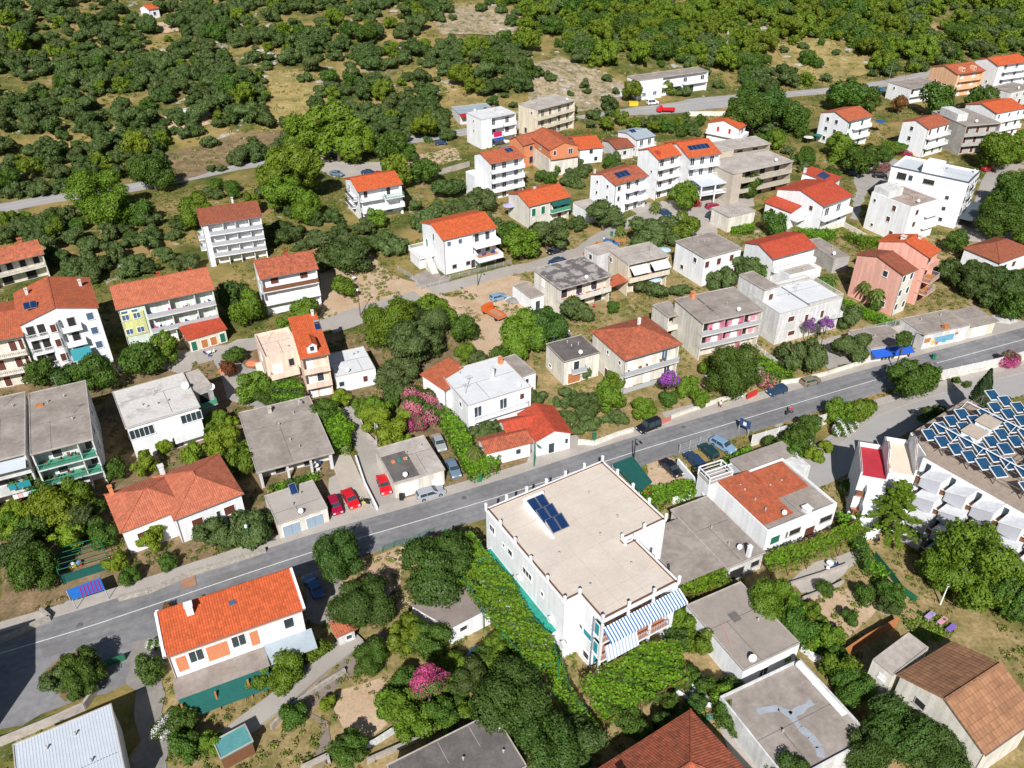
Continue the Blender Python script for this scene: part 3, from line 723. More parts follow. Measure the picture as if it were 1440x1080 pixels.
for i, (pp) in enumerate(((520,742,600,720,606,729,526,751), (300,812,380,788,384,797,304,822), (700,693,770,671,774,678,704,701), (905,640,960,622,964,629,909,647), (1120,575,1180,556,1184,562,1124,582), (60,915,120,897,124,908,62,927), (1180,543,1240,526,1243,531,1183,549))):
    W_ = [G(p).to_2d() for p in z('F', *pp)]; me = bpy.data.meshes.new('asphalt_patch'); me.from_pydata([(p.x, p.y, .1435) for p in W_], [], [(3, 2, 1, 0)]); me.materials.append(mat('patched_asphalt', (.19,.185,.185), .9, .1, .5)); o = link('asphalt_patch', me); tag(o, 'darker repaired strip in the main road asphalt', 'road patch', kind='structure')

sheet('bare_soil','Y4',(200,760,190,690,260,620,350,600,385,700,340,790,260,830),earth,'soil of the round planted bed beside the road')
# ================================================================== THE BUILDINGS
# ---- left of the picture
b = bld('A1','house','old stone house with weathered brown tiles and columned veranda at the left edge','house',6,
    fl=z('Z4',-90,548), fr=z('Z4',250,466), d=9, lv=2, wall=ivory, roof=('gable',T_old2,1.8), rec=(2.2,.0,1), F='1:hD:.2,.4,.62,.85@1.2/2.1;0:hD:.3,.7@2/2.1', balc=[([1],0,1,1.9,'bal')])
chimney(b[4], b[1]*.72, b[2]*.6, 7.4, 1.2, .9, T_old2)
b = bld('A2','apartment_building','white four storey apartment block with orange gabled roof, solar panel and turquoise awning','apartments',12.2,
    fl=z('Z4',100,872), fr=z('Z4',560,790), bl=z('Z4',12,702), lv=4, roof=('gabley',T_or,1.9,.48),
    F='0-3:s:.39@1.1/1.5;0-3:hD:.12,.25,.62@1.2/2.1;0-3:b:.86@1.1/1.4', balc=[([1,2,3],.02,.3,1.1,'bars'),([1,2,3],.48,.74,1.1,'solid',terra)], L='1-3:g:.3,.7')
root, W, D, H, R_ = b
bay = MB(); bay.tube([(W*.39, .2, -.2), (W*.39, .2, 11.6)], 1.25, 14); bay.build('round_bay', white, root)
for l in (1,2,3): window(root,'F',W,D,.35,W*.39,l*3.05+.8,.9,1.5,'shut',yoff=-1.38)
aw = MB(); aw.quad((W*.49, -.9, 5.6), (W*.74, -.9, 5.6), (W*.74, -1.9, 3.6), (W*.49, -1.9, 3.6)); aw.build('awning', shutt, root)
chimney(R_, W*.18, D*.75, 13.0, 1.1); chimney(R_, W*.86, D*.7, 12.9, 1.0)
panels(R_, W*.2, D*.28, 12.2+1.9*.2/.48+.55, .3, 2, 1, 1.1, 1.9, lift=.2)
b = bld('A3','apartment_building','cream block with white balustraded balconies and orange roof cut off by the left edge','apartments',10.4,
    fl=z('Z4',-190,985), fr=z('Z4',122,955), bl=z('Z4',-190,775), lv=3, wall=ivory, roof=('gable',T_or,1.6), rec=(1.5,0,1), F='0-2:sD:.72,.9@1.1/2.0;0-2:sD:.4@1.1/2', balc=[([1,2],0,1,1.9,'bal')])
b = bld('A4','apartment_building','pale green and yellow three storey apartment block with long salmon tile roof','apartments',9.6,
    fl=z('Z4',650,782), fr=z('Z4',1208,666), d=9.5, lv=3, wall=palegreen, roof=('gable',T_soft,2.2,.62), rec=(1.7,.27,1),
    F='1-2:b:.07,.17@1.1/1.2;0-2:wD:.35,.48,.66,.8,.93@1.2/2.1', balc=[([1,2],.27,1,2.0,'glass',conc)], L='0-2:g:.3,.6')
root, W, D, H, R_ = b
fin(root, W, D, H, [.52, .78], .2, 1.7, palegreen)
yb = MB(); yb.box(.45, W*.25, .16, .33, 3.3, 8.2); yb.build('yellow_panel', yellow, root)
window(root,'F',W,D,.16,W*.07,6.9,1.2,1.1,'blue'); window(root,'F',W,D,.16,W*.18,6.9,1.2,1.1,'blue'); window(root,'F',W,D,.16,W*.07,3.8,1.2,1.1,'blue'); window(root,'F',W,D,.16,W*.18,3.8,1.2,1.1,'blue')
chimney(R_, W*.5, D*.75, 11.0, 1.2, .6, T_red); chimney(R_, W*.83, D*.7, 11.0, .9, .5, T_red)
b = bld('A4b','garden_pavilion','low red tiled pavilion with wooden shutters in front of the green apartment block','pavilion',2.9,
    fl=z('Z4',1050,956), fr=z('Z4',1286,900), bl=z('Z4',965,908), lv=1, wall=cream, roof=('shed',T_red,.5), F='0:nD:.15,.85@1/2;0:oD:.4,.62@1.2/1.8')
b = bld('A5','apartment_building','white four level holiday block with brown shed roof and long bare white balconies','apartments',10.6,
    fl=z('F',281,317), fr=z('F',369,304), d=9, lv=4, wall=white, roof=('gable',T_br,1.5,.7), rec=(1.8,.1,1), F='0-3:wD:.25,.45,.65,.85@1.2/2.1;3:bD:.8@.9/2', balc=[([1,2,3],.1,1,2.2,'glass')], lbalc=[([1,2],.15,.5,1.2,'glass')], L='1-2:g:.3')
root, W, D, H, R_ = b; fin(root, W, D, H, [.35, .55, .77], .2, 1.8, white2); chimney(R_, W*.6, D*.8, 11.7, 1.6, .45)
b = bld('A6','house','white three storey house with salmon roof, brown shutters and brown edged balconies','house',8.9,
    fl=z('Z5',20,852), fr=z('Z5',352,790), d=9.5, lv=3, roof=('gable',T_old,2.1), rec=(1.2,0,1), F='2:s:.25,.75@1.6/1.4;0-1:wD:.3,.6@1.2/2.1', balc=[([2],0,1,1.5,'brown'),([1],0,1,1.5,'solid',woodl)], L='1-2:g:.5')
chimney(b[4], b[1]*.55, b[2]*.55, 10.8, .9, .5, T_red)
b = bld('A7','house','pale pink three storey house with bright orange roof, dormer and roof solar tank','house',9.2,
    fl=z('Y1',327,340), fr=z('Y1',498,312), bl=z('Y1',266,152), lv=3, wall=pinkw, roof=('shed',T_or2,1.7), rec=(1.3,0,1), F='1:gD:.6@1.1/2.1;0-2:wD:.3@1.2/2.1;0:wD:.7@1.8/2.1', balc=[([1,2],0,1,1.7,'solid')], L='1:g:.4;2:g:.7@.6/.8')
root, W, D, H, R_ = b
dm = MB(); dm.box(W*.3, W*.62, 1.0, 3.4, 9.3, 11.0); dm.v += [(W*.3, 1.0, 11), (W*.62, 1.0, 11), (W*.46, 1.0, 11.6)]; dm.f.append((len(dm.v)-3, len(dm.v)-2, len(dm.v)-1)); dm.build('dormer', white, root)
dr = roof_gable(root, W*.4, 3.2, 10.9, .75, T_or2, .5, 'y', 'dormer_roof', x0=W*.26, y0=.7); window(root,'F',W,D,.98,W*.46,9.8,.7,.9,'glass')
chimney(R_, W*.85, D*.95, 10.9, .9); tk = MB(); tk.tube([(W*.78, D*.72, 11.1), (W*.98, D*.72, 11.1)], .28, 10); tk.build('water_tank', alu, R_); panels(R_, W*.88, D*.62, 10.5, .3, 1, 1, 1.1, 1.6)
b2 = bld('A7b','house','pale pink two storey wing with outside stair beside the orange roofed pink house','house',7.0,
    fl=z('Y1',132,345), fr=z('Y1',332,300), bl=z('Y1',66,215), lv=2, wall=pinkw, roof=('flat',pinkw), parapet=.5, F='1:wD:.3@1.5/2;1:h:.7@.9/1.4;0:hD:.3,.6@1/2', balc=[([1],.05,.85,1.4,'solid')], L='1:g:.5')
st = MB()
for i in range(14): st.box(-1.3, -.1, 1.0 + i*.32, 1.32 + i*.32, -.2, .25 + i*.25)
st.build('outside_stair', ivory, b2[0])
b = bld('A8','annex','low white flat roofed annex joined to the pink house, with one brown shutter','annex',3.3,
    fl=z('Y1',530,446), fr=z('Y1',752,396), br=z('Y1',688,272), lv=1, roof=('flat',membr), parapet=.2, F='0:s:.72@.8/1.2;0:g:.12@.9/1')
b = bld('A9','house','white flat roofed house with two banks of tall windows and satellite dishes','house',6.6,
    fl=z('Z8',715,487), fr=z('Z8',1112,362), bl=z('Z8',640,294), lv=2, roof=('flat',warm_roof,.3), F='1:g:.17@3.6/1.7;1:g:.87@3.2/1.6;0:hD:.35,.6@1.4/2', L='1:s:.2@1/1.3;0:g:.5')
for i in range(3): vent(b[0], b[1]*(.35+.15*i), b[2]*.35, 6.75)
dish(b[0], b[1]*.96, b[2]*.55, 6.7, .6)
bw = MB(); bw.box(b[1]*.55, b[1]*.97, -1.6, -1.52, 1.9, 3.3); bw.build('balcony_screen', white, b[0])
b = bld('A9b','house_extension','concrete roofed extension with green netted balcony behind the dish topped white house','extension',6.3,
    fl=z('Z8',1080,285), fr=z('Z8',1190,246), d=6, lv=2, wall=greyw, roof=('flat',concL), F='1:hD:.5@1.6/2', balc=[([1],0,1,1.2,'green')])
dish(b[0], b[1]*.98, .2, 5.2, .6)
b = bld('A10','apartment_building','concrete roofed flats with green floored balconies and a rusty hatch on the roof','apartments',9.0,
    fl=z('Z8',175,642), fr=z('Z8',522,560), bl=z('Z8',152,302), lv=3, wall=white2, roof=('flat',conc,.1), rec=(2.3,0,1), F='1-2:dD:.35,.9@1.3/2.1;0:dD:.4', balc=[([1,2],0,1,2.4,'gbars',railgr)], R='1-2:g:.3,.6')
fin(b[0], b[1], b[2], 9, [.74], 0, 2.3, white2); ht = MB(); ht.box(b[1]*.1, b[1]*.24, b[2]*.72, b[2]*.77, 9.1, 9.35); ht.build('roof_hatch', woodl, b[0])
antenna(b[0], b[1]*.5, b[2]*.97, 9.1, 2.4)
b = bld('A10b','apartment_building','flats with a corrugated canopy, green towels and white laundry rail at the left edge','apartments',9.0,
    fl=z('Z8',-160,712), fr=z('Z8',142,642), br=z('Z8',130,296), lv=3, wall=white2, roof=('flat',conc,.1), rec=(2.3,0,1), F='1-2:dD:.35,.9@1.3/2.1', balc=[([1,2],0,1,2.6,'solid')])
cn = MB(); cn.prism([(0, -1.8), (b[1]*.97, -1.8), (b[1]*.97, 1.6), (0, 1.6)], [7.9, 7.9, 8.4, 8.4], [7.97, 7.97, 8.47, 8.47]); cn.build('canopy', metalw, b[0])
for i, (c, a_) in enumerate(((shutt, .5), (shutt, .66), (shutt, .78))):
    t = MB(); t.box(b[1]*a_, b[1]*(a_+.13), -1.1, -1.02, 4.1, 5.2); t.build('towel', c, b[0])
for i in range(5):
    t = MB(); t.box(b[1]*(.5+.09*i), b[1]*(.5+.09*i)+.7, -.95, -.9, 2.3, 3.1); t.build('towel', [white, mat('pink_cloth',(.8,.5,.5)), white, mat('lilac_cloth',(.5,.55,.75)), mat('mint_cloth',(.1,.6,.4))][i], b[0])
# bungalow with two hipped wings
b = bld('A11','bungalow','white bungalow with salmon hipped roof in two wings and brown shutters','bungalow',4.9,
    fl=z('Z8',975,1008), fr=z('Z8',1372,856), br=z('Z8',1205,640), lv=1, roof=('hip',T_sal,2.2), F='0:s:.3,.76@1.5/1.5;0:g:.6@.5/1.2')
root, W, D, H, R_ = b
lw = MB(); lw.box(-6.4, .3, 2.2, D - .6, -1.5, 4.75); lw.build('wing_wall', white, root)
roof_hip(root, 10.3, D - 1.6, 4.7, 2.0, T_sal, x0=-6.8, y0=1.8, name='wing_roof')
window(root,'F',W,D,2.2,-3.6,1.2,2.4,2.0,'shut'); chimney(R_, -5.8, D - .9, 5.0, 1.6, .55, brick); chimney(R_, 1.5, D-.6, 5.2, 1.6, .7, white2)
b = bld('A13','bungalow','unfinished bungalow with plain grey concrete slab roof and open columned porch','bungalow',3.3,
    fl=z('Y1',95,976), fr=z('Y1',508,872), bl=z('Y1',-12,652), lv=1, wall=white2, roof=('flat',conc,.35), rec=(2.6,0,1), F='0:hD:.3,.7@1.5/2.1;0:g:.5@1.6/1.2')
for f in (.02, .38, .7, .97): pl = MB(); pl.box(b[1]*f - .18, b[1]*f + .18, .05, .4, 0, 3.3); pl.build('porch_column', white2, b[0])
chimney(b[4], b[1]*.4, b[2]*.9, 3.5, 1.0, .6, concL); vent(b[0], b[1]*.62, b[2]*.2, 3.45)
b = bld('A12','garage','concrete double garage with two blue grey doors and a tilted panel on its roof','garage',2.8,
    fl=z('Y5',42,395), fr=z('Y5',322,300), br=z('Y5',226,152), lv=1, wall=ivory, roof=('flat',pave,.05), F='0:GD:.25,.72@2.5/2.1')
panels(b[0], b[1]*.55, b[2]*.8, 3.6, .8, 1, 1, 1.1, 1.8)
b = bld('A14','garage','single garage with patched concrete roof and white metal doors beside the silver estate car','garage',2.8,
    fl=z('Y1',858,1046), fr=z('Y1',1143,972), br=z('Y1',1010,790), lv=1, wall=ivory, roof=('flat',concL,.15), F='0:wD:.3@2.6/2.1;0:wD:.85@1.6/1.2')
pt = MB(); pt.box(.1, b[1]*.52, .3, b[2]*.75, 2.965, 2.975); pt.build('felt_patch', concD, b[0])
for i, c in enumerate((brick, turq, brick)):
    q = MB(); q.box(b[1]*(.15+.12*i), b[1]*(.22+.12*i), b[2]*.5, b[2]*.56, 2.98, 3.2); q.build('roof_clutter', c, b[0])
b = bld('A15','house','white house with white coated flat roof and tall chimney above the red roofed cottage','house',5.2,
    fl=z('Y1',1272,610), fr=z('Y2',250,747), bl=z('F',612,528), lv=2, roof=('flat',membr), parapet=.2, F='1:gD:.15,.55@1.3/2;1:s:.85@.8/1.1', balc=[([1],.05,.9,1.3,'bars')], L='1:g:.75@.8/1')
chimney(b[4], b[1]*.62, b[2]*.5, 5.3, 2.2, .55); chimney(b[4], b[1]*.9, b[2]*.8, 5.3, 1.2, .7, brick); antenna(b[0], b[1]*.1, b[2]*.3, 5.3); vent(b[0], b[1]*.3, b[2]*.6, 5.3)
b = bld('A15b','house_wing','white walled wing with a strip of orange tiles behind the white coated roof','wing',5.0,
    fl=z('Y1',1140,520), fr=z('Y1',1240,400), bl=z('Y1',968,418), d=6.0, lv=2, roof=('shed',T_or,.9), L='0:g:.8@.8/.9')
b = bld('A15c','annex','small white annex with grey concrete roof right of the tall chimney','annex',4.6,
    fl=z('Y2',190,690), fr=z('Y2',262,662), bl=z('Y2',80,598), lv=2, roof=('flat',conc), F='1:g:.4@.6/1;0:o:.7@.8/1.4')
b = bld('A16','cottage','white cottage with vivid red two part roof by the main road','cottage',3.4,
    fl=z('Y2',262,1014), fr=z('Y2',464,985), br=z('Y2',345,848), lv=1, roof=('gabley',T_red,1.4,.5), F='0:gD:.45@1/2;0:g:.85@.5/1')
roof_gable(b[0], b[1]*.9, b[2]*.6, 3.1, 1.3, T_red, .5, 'x', 'side_roof', x0=-b[1]*.55, y0=b[2]*.38)
sw = MB(); sw.box(-b[1]*.5, .35, b[2]*.42, b[2]*.92, -1, 3.3); sw.build('side_wall', white, b[0])
b = bld('A16b','cottage_annex','low annex roofed in old brown pantiles left of the red roofed cottage','annex',3.0,
    fl=z('Y2',10,1075), fr=z('Y2',258,1026), br=z('Y2',195,948), lv=1, roof=('gable',T_old,.9), F='0:g:.7@.8/1')
# ---- middle
b = bld('A17','house','cream two storey house under a pyramid shaped salmon hipped roof with grey panelled balconies','house',7.2,
    fl=z('Y2',712,600), fr=z('Y2',1018,525), bl=z('Y2',522,455), lv=2, wall=ivory, roof=('hip',T_old,2.2), rec=(1.3,0,1), F='0-1:wD:.2,.5@1.2/2.1;1:bD:.78@1.2/2.1;0:gD:.85@1.2/2.1', balc=[([1],0,1,1.5,'greyp'),([0],0,1,1.5,'greyp')], L='1:g:.85,.5@.6/.8;0:sD:.5@1/1.9')
chimney(b[4], b[1]*.6, b[2]*.6, 9.2, 1.0, .45, white)
b = bld('A17b','annex','two storey annex with dark felt roof terrace and orange garage door','annex',5.0,
    fl=z('Y2',408,612), fr=z('Y2',590,566), bl=z('Y2',312,523), lv=2, wall=ivory, roof=('flat',concD,.1), F='0:oD:.3@2.6/2.2;1:gD:.35@1.1/2', balc=[([1],.2,.6,.9,'glass')], L='0:g:.25@.8/.6')
b = bld('A18','apartment_building','flat roofed block with pink painted balcony walls next to the pyramid roofed house','apartments',8.2,
    fl=z('Y2',1112,414), fr=z('Y2',1408,344), bl=z('Y2',985,292), lv=3, wall=ivory, roof=('flat',conc,.25), rec=(1.4,0,1), F='1-2:hD:.12,.45,.8@1.2/2.1;1-2:wD:.3,.62@.9/2.1', balc=[([1,2],0,1,1.6,'glass')])
root, W, D, H, R_ = b
for l in (1, 2):
    for f in (.2, .53, .93):
        q = MB(); q.box(W*f - .55, W*f + .55, 1.33, 1.395, l*H/3 + .1, (l+1)*H/3 - .3); q.build('pink_panel', rose, root)
    fin(root, W, D, H, [.37, .7], .1, 1.35, rose) if l == 1 else None
chimney(R_, W*.25, D*.92, 8.4, 1.3, .7, brick)
for i in range(2): q = MB(); q.box(W*.3, W*.32, D*.3 + i*3, D*.55 + i*3, 8.37, 8.5); q.build('roof_slot', concD, root)
b = bld('A18b','covered_terrace','open concrete terrace on columns left of the pink balconied block','terrace',5.6,
    fl=z('Y2',935,386), fr=z('Y2',1022,370), bl=z('Y2',845,328), lv=2, wall=ivory, roof=('flat',conc,.1), rec=(3.5,0,1), F='1:hD:.5@2/2', balc=[([1],0,1,3.7,'solid')])
b = bld('A19','apartment_building','two storey cream flats with patched grey felt roof and terracotta edged balcony','apartments',6.2,
    fl=z('Y2',390,243), fr=z('Y2',655,182), bl=z('Y2',232,150), lv=2, wall=ivory, roof=('flat',patch,.3), rec=(1.5,0,1), F='1:dD:.15,.45,.75@1.5/2.1;0:hD:.5,.85@1.8/2', balc=[([1],0,1,2.2,'solid',woodl)], L='1:w:.35@1/1.4')
b = bld('A19b','shed','white shed with lean-to concrete roof left of the patched roof flats','shed',3.0,
    fl=z('Y2',240,292), fr=z('Y2',312,274), bl=z('Y2',132,228), lv=1, wall=white, roof=('flat',conc), F='0:gD:.5')
b = bld('A20','apartment_building','beige flats with two white awnings over the balcony and blue parasol below','apartments',7.4,
    fl=z('Z6',735,932), fr=z('Z6',972,888), bl=z('Z6',615,857), lv=2, wall=cream, roof=('flat',concL,.1), rec=(1.2,0,1), F='1:hD:.25,.7@1.4/2.1;0:sD:.3@1.2/1.3', balc=[([1],0,1,2.2,'solid',woodl)], L='1:s:.1@.8/1')
for a_ in (.04, .54):
    q = MB(); W = b[1]; q.quad((W*a_, 0, 6.9), (W*(a_+.42), 0, 6.9), (W*(a_+.42), -2.0, 5.7), (W*a_, -2.0, 5.7)); q.build('awning', white2, b[0])
tl = MB(); tl.prism([(-4.2, -.6), (-.1, -.6), (-.1, 3.4), (-4.2, 3.4)], [3.3, 3.9, 3.9, 3.3], [3.4, 4.0, 4.0, 3.4]); tl.build('tiled_canopy', T_or, b[0])
b = bld('A20b','annex','low annex with stained concrete roof behind the beige flats with awnings','annex',5.2,
    fl=z('Z6',560,880), fr=z('Z6',700,845), bl=z('Z6',472,842), lv=2, wall=white2, roof=('flat',concL), L='1:g:.5;')
b = bld('A21','house','plain white two storey house with even grey flat roof and dark shutters','house',6.8,
    fl=z('Z6',1165,895), fr=z('Z6',1386,848), bl=z('Z6',980,808), lv=2, wall=white, roof=('flat',conc,.2), F='1:s:.08,.4,.75@1.1/1.5;0:s:.3,.8@1.1/1.2', L='1:d:.7@1/1.1;0:d:.3@1/1')
vent(b[0], b[1]*.5, b[2]*.65, 7); vent(b[0], b[1]*.62, b[2]*.68, 7)
b = bld('A22','house','large bright white house with orange roof above a walled parking court','house',8.8,
    fl=z('Z5',1050,632), fr=z('Z5',1382,578), bl=z('Z5',870,542), lv=3, roof=('gable',T_or2,1.7), rec=(1.2,.55,1), F='2:b:.12,.32@.9/1.1;2:gD:.65,.85@1.1/1.9;1:bD:.68@1.1/2;0:h:.2,.45@1/.9;0:dD:.54@1/2;1:gD:.85', balc=[([2],.52,1,2.4,'solid'),([1],.52,1,3.6,'solid',terra)], L='1:n:.22@.8/1.9;2:n:.55@.7/1.7;0:sD:.3@1/1.9')
root, W, D, H, R_ = b
q = MB(); q.box(-3.6, .3, D*.45, D*.95, 2.7, 2.9); q.build('side_terrace', white, root)
for l in ((-3.6, D*.45, -3.6, D*.95), (-3.6, D*.45, .3, D*.45), (-3.6, D*.95, .3, D*.95)): m, rm = rail_mb(*l, 2.9, 'bars'); m.build('terrace_railing', rm, root)
q = MB(); q.box(-3.4, -.1, D*.5, D*.93, -.2, 2.7); q.build('terrace_base', white, root)
q = MB(); [q.box(-2.2, -.5, D*.45 - 3.4 + i*.34, D*.45 - 3.06 + i*.34, 0, .25 + i*.26) for i in range(10)]; q.build('outside_stair', ivory, root)
b = bld('A23','house','white two storey house with orange roof among olive trees, red car parked behind it','house',8.2,
    fl=z('Z5',570,360), fr=z('Z5',842,332), bl=z('Z5',440,292), lv=3, roof=('gable',T_or2,1.7,.5), rec=(1.4,0,.95), F='2:dD:.2,.7@1/2;1:wD:.3,.7@1.2/2;0:t:.7@1.4/1.2', balc=[([2],.02,.53,1.7,'bars'),([2],.57,1,1.7,'gbars'),([1],.02,1,1.6,'solid')], lbalc=[([2],.3,.9,1.3,'dbars'),([1],.2,.7,1.2,'dbars')], L='0-2:g:.3')
b = bld('A24','apartment_building','tall plain white four storey block with orange roof and solar water heater','apartments',10.6,
    fl=z('W2',630,692), fr=z('W2',786,666), bl=z('W2',532,655), lv=4, roof=('gable',T_or,1.4,.6), rec=(1.3,0,1), F='0-3:gD:.15,.45,.8@1.2/2', balc=[([1,2,3],0,1,1.8,'solid')])
root, W, D, H, R_ = b; q = MB(); q.tube([(W*.62, D*.62, 12.3), (W*.86, D*.62, 12.3)], .3, 10); q.build('water_tank', alu, R_); panels(R_, W*.75, D*.42, 11.7, .25, 2, 1, 1.1, 1.9)
q = MB(); q.box(-2.6, 0, D*.4, D*.95, 0, 6.4); q.build('side_block', white, root)
b = bld('A25','house','grey walled two storey house with orange roof, green doors and dark green awning','house',6.2,
    fl=z('X4',690,243), fr=z('X4',992,183), bl=z('X4',505,162), lv=2, wall=ivory, roof=('gable',T_or2,1.7), rec=(1.4,.52,1), F='1:nD:.13,.35@1.1/2;1:sD:.68,.88@1/2;0:wD:.6@1/2;0:sD:.8', balc=[([1],.52,1,1.9,'green')])
q = MB(); q.quad((b[1]*.53, .3, 5.9), (b[1]*.98, .3, 5.9), (b[1]*.98, -1.3, 5.1), (b[1]*.53, -1.3, 5.1)); q.build('awning', greentarp, b[0]); chimney(b[4], b[1]*.45, b[2]*.6, 7.5, .5, .6)
b = bld('A25b','terrace_annex','low white annex with flat terrace between the green awning house and solar roofed one','annex',3.2,
    fl=z('X4',1092,282), fr=z('X4',1190,250), bl=z('X4',1000,215), lv=1, roof=('flat',concL))
b = bld('A26','house','white three storey house with a dark blue solar panel centred on its orange roof','house',8.8,
    fl=z('Z6',660,482), fr=z('Z6',878,440), bl=z('Z6',474,432), lv=3, roof=('gable',T_old,1.5), rec=(1.3,.35,1), F='0-2:gD:.5,.75@1.2/2;1:a:.15@.9/1;2:g:.15', balc=[([1,2],.35,.68,1.7,'solid'),([1,2],.7,1,2.2,'solid')], L='2:d:.3,.7@.7/.8;1:d:.3,.7@.7/.8;0:d:.3@.7/.8')
panels(b[4], b[1]*.42, b[2]*.28, 9.75, 1.5/(b[2]*.5), 3, 1, 1.5, 2.4); chimney(b[4], b[1]*.05, b[2]*.85, 9.2, 1.1, .4)
b = bld('A27','apartment_building','white four storey house with red skylight box, left half of an attached pair','apartments',11.6,
    fl=z('Z6',905,337), fr=z('Z6',1050,312), bl=z('Z6',758,290), lv=4, roof=('gable',T_or2,1.7), rec=(1.3,.0,1), F='0-3:gD:.3,.75@1.2/2', balc=[([1,2,3],0,1,1.7,'solid',woodl)], L='2:g:.7@.6/.7;1:g:.4@.6/.7')
q = MB(); q.box(b[1]*.1, b[1]*.22, b[2]*.15, b[2]*.3, 12, 13); q.build('skylight', T_red, b[4])
b = bld('A27b','apartment_building','white four storey house with five solar panels, right half of an attached pair','apartments',12,
    fl=z('Z6',1078,328), fr=z('Z6',1242,292), bl=z('Z6',958,238), lv=4, roof=('gable',T_or2,2.0), rec=(1.4,0,1), F='0-3:gD:.2,.5,.8@1.2/2', balc=[([1,2,3],0,1,1.9,'bars')])
root, W, D, H, R_ = b; panels(R_, W*.5, D*.27, 13.1, .4, 5, 1, 1.3, 2.0)
q = MB(); q.prism([(W*.15, -5), (W*1.02, -5), (W*1.02, 0), (W*.15, 0)], [5.4, 5.4, 5.9, 5.9], [5.5, 5.5, 6.0, 6.0]); q.build('canopy', metalw, root)
q = MB(); q.box(W*.15, W*1.02, -5, 0, 2.8, 3.0); [q.box(W*f - .15, W*f + .15, -4.9, -4.6, 0, 5.4) for f in (.17, .6, 1.0)]; q.build('terrace_deck', white, root); m, rm = rail_mb(W*.15, -5, W*1.02, -5, 3.0, 'bars'); m.build('terrace_railing', rm, root)
b = bld('A28','unfinished_building','tan concrete shell of an unfinished building with open floors','building',8.5,
    fl=z('W3',215,735), fr=z('W3',382,655), bl=z('W3',118,640), lv=3, wall=beigec, roof=('flat',concL,.2), rec=(2.4,.15,1), F='0-2:hD:.35,.6,.85@1.8/2.2', balc=[([1,2],.15,1,2.8,'solid')])
bld('A28b','unfinished_building','bare concrete upper storey of the tan shell, next to the white gabled house','building',10.5,
    fl=z('W3',150,640), fr=z('W3',330,592), bl=z('W3',118,590), d=7, lv=3, wall=beigec, roof=('flat',concL,.2), rec=(1.8,.3,1), F='2:hD:.5,.8@1.8/2.2')
b = bld('A29','house','white gabled house with orange roof and red doors above the tan concrete shell','house',6,
    fl=z('Z6',1362,166), fr=z('Z6',1428,146), bl=z('Z6',1158,147), lv=2, roof=('gable',T_or2,1.8), F='1:s:.5', L='1:r:.35,.7@.8/1.6', lbalc=[([1],.02,.98,1,'bars')], balc=[([1],0,1,1.4,'solid')])
b = bld('A30','house','white three storey house with orange roof and green shutters behind the willow','house',9,
    fl=z('W3',700,512), fr=z('W3',822,494), bl=z('W3',560,478), lv=3, roof=('gable',T_or,1.7), rec=(1,.0,1), F='0-2:nD:.2,.7@1/1.8', balc=[([1,2],.3,1,1.6,'solid')], L='0-2:g:.3,.6')
b = bld('A31','apartment_building','white gabled three storey house with maroon and green shutters and brown roof','apartments',9,
    fl=z('W3',1038,544), fr=z('W3',1158,526), bl=z('W3',905,518), lv=3, roof=('gable',T_old,1.6), F='2:s:.15,.5,.85@1/1.6;1:s:.15,.6@1/1.6;0:n:.15,.5,.85@1/1.6', balc=[([1,2],.0,1,1.4,'bars')], L='1-2:g:.4')
b = bld('A32','unfinished_building','raw grey concrete apartment block with three rows of empty balconies','building',9,
    fl=z('W3',1198,534), fr=z('W3',1332,517), bl=z('W3',1078,470), lv=3, wall=greyw, roof=('flat',conc,.1), rec=(1.4,0,1), F='0-2:sD:.15,.45,.75@1.1/2', balc=[([1,2],0,1,1.7,'solid')])
q = MB(); q.box(0, b[1]*.3, b[2]*.3, b[2]*.8, 9.1, 11.4); q.build('stair_box', white2, b[0])
b = bld('A33','apartment_building','white three storey block with blue arched loggias near the right edge','apartments',9,
    fl=z('W3',1325,478), fr=z('W3',1462,458), bl=z('W3',1180,440), lv=3, roof=('gable',T_or2,1.6), F='0-1:a:.2,.5,.8@1.3/1.4;2:b:.15,.5,.8@.9/1.2', balc=[([1,2],0,1,1.0,'solid')])
b = bld('A34','house','peach coloured three storey house with red tile roof and small dormers','house',8.6,
    fl=z('W3',1160,313), fr=z('W3',1280,297), bl=z('W3',1046,279), lv=3, wall=peach, roof=('gable',T_or,1.7), rec=(1.3,.1,.95), F='0-2:wD:.3,.7@1.2/2', balc=[([1,2],.1,.95,1.5,'solid')], L='1:s:.3@.7/.8')
for f in (.25, .65):
    q = MB(); q.box(b[1]*f - .6, b[1]*f + .6, .9, 3, 8.8, 10.3); q.build('dormer', peach, b[4]); window(b[0],'F',b[1],b[2],.88,b[1]*f,9.1,.8,.9,'glass')
b = bld('A35','apartment_building','white four storey block with twin gabled roof in the top right corner','apartments',10.5,
    fl=z('W3',1332,277), fr=z('W3',1462,258), bl=z('W3',1236,250), lv=4, roof=('gable',T_or2,1.7), rec=(1.2,.2,1), F='0-3:gD:.35,.7@1.2/2', balc=[([1,2,3],.2,1,1.7,'solid')], L='1:g:.4,.7@.7/.8')
b = bld('A35b','house_wing','pale lower wing with flat roof terrace below the twin gabled white block','wing',5.5,
    fl=z('W3',1385,392), fr=z('W3',1490,372), bl=z('W3',1290,372), lv=2, wall=white2, roof=('flat',conc,.1), F='1:b:.3,.6@1/1.2;0:s:.5@1.3/2')
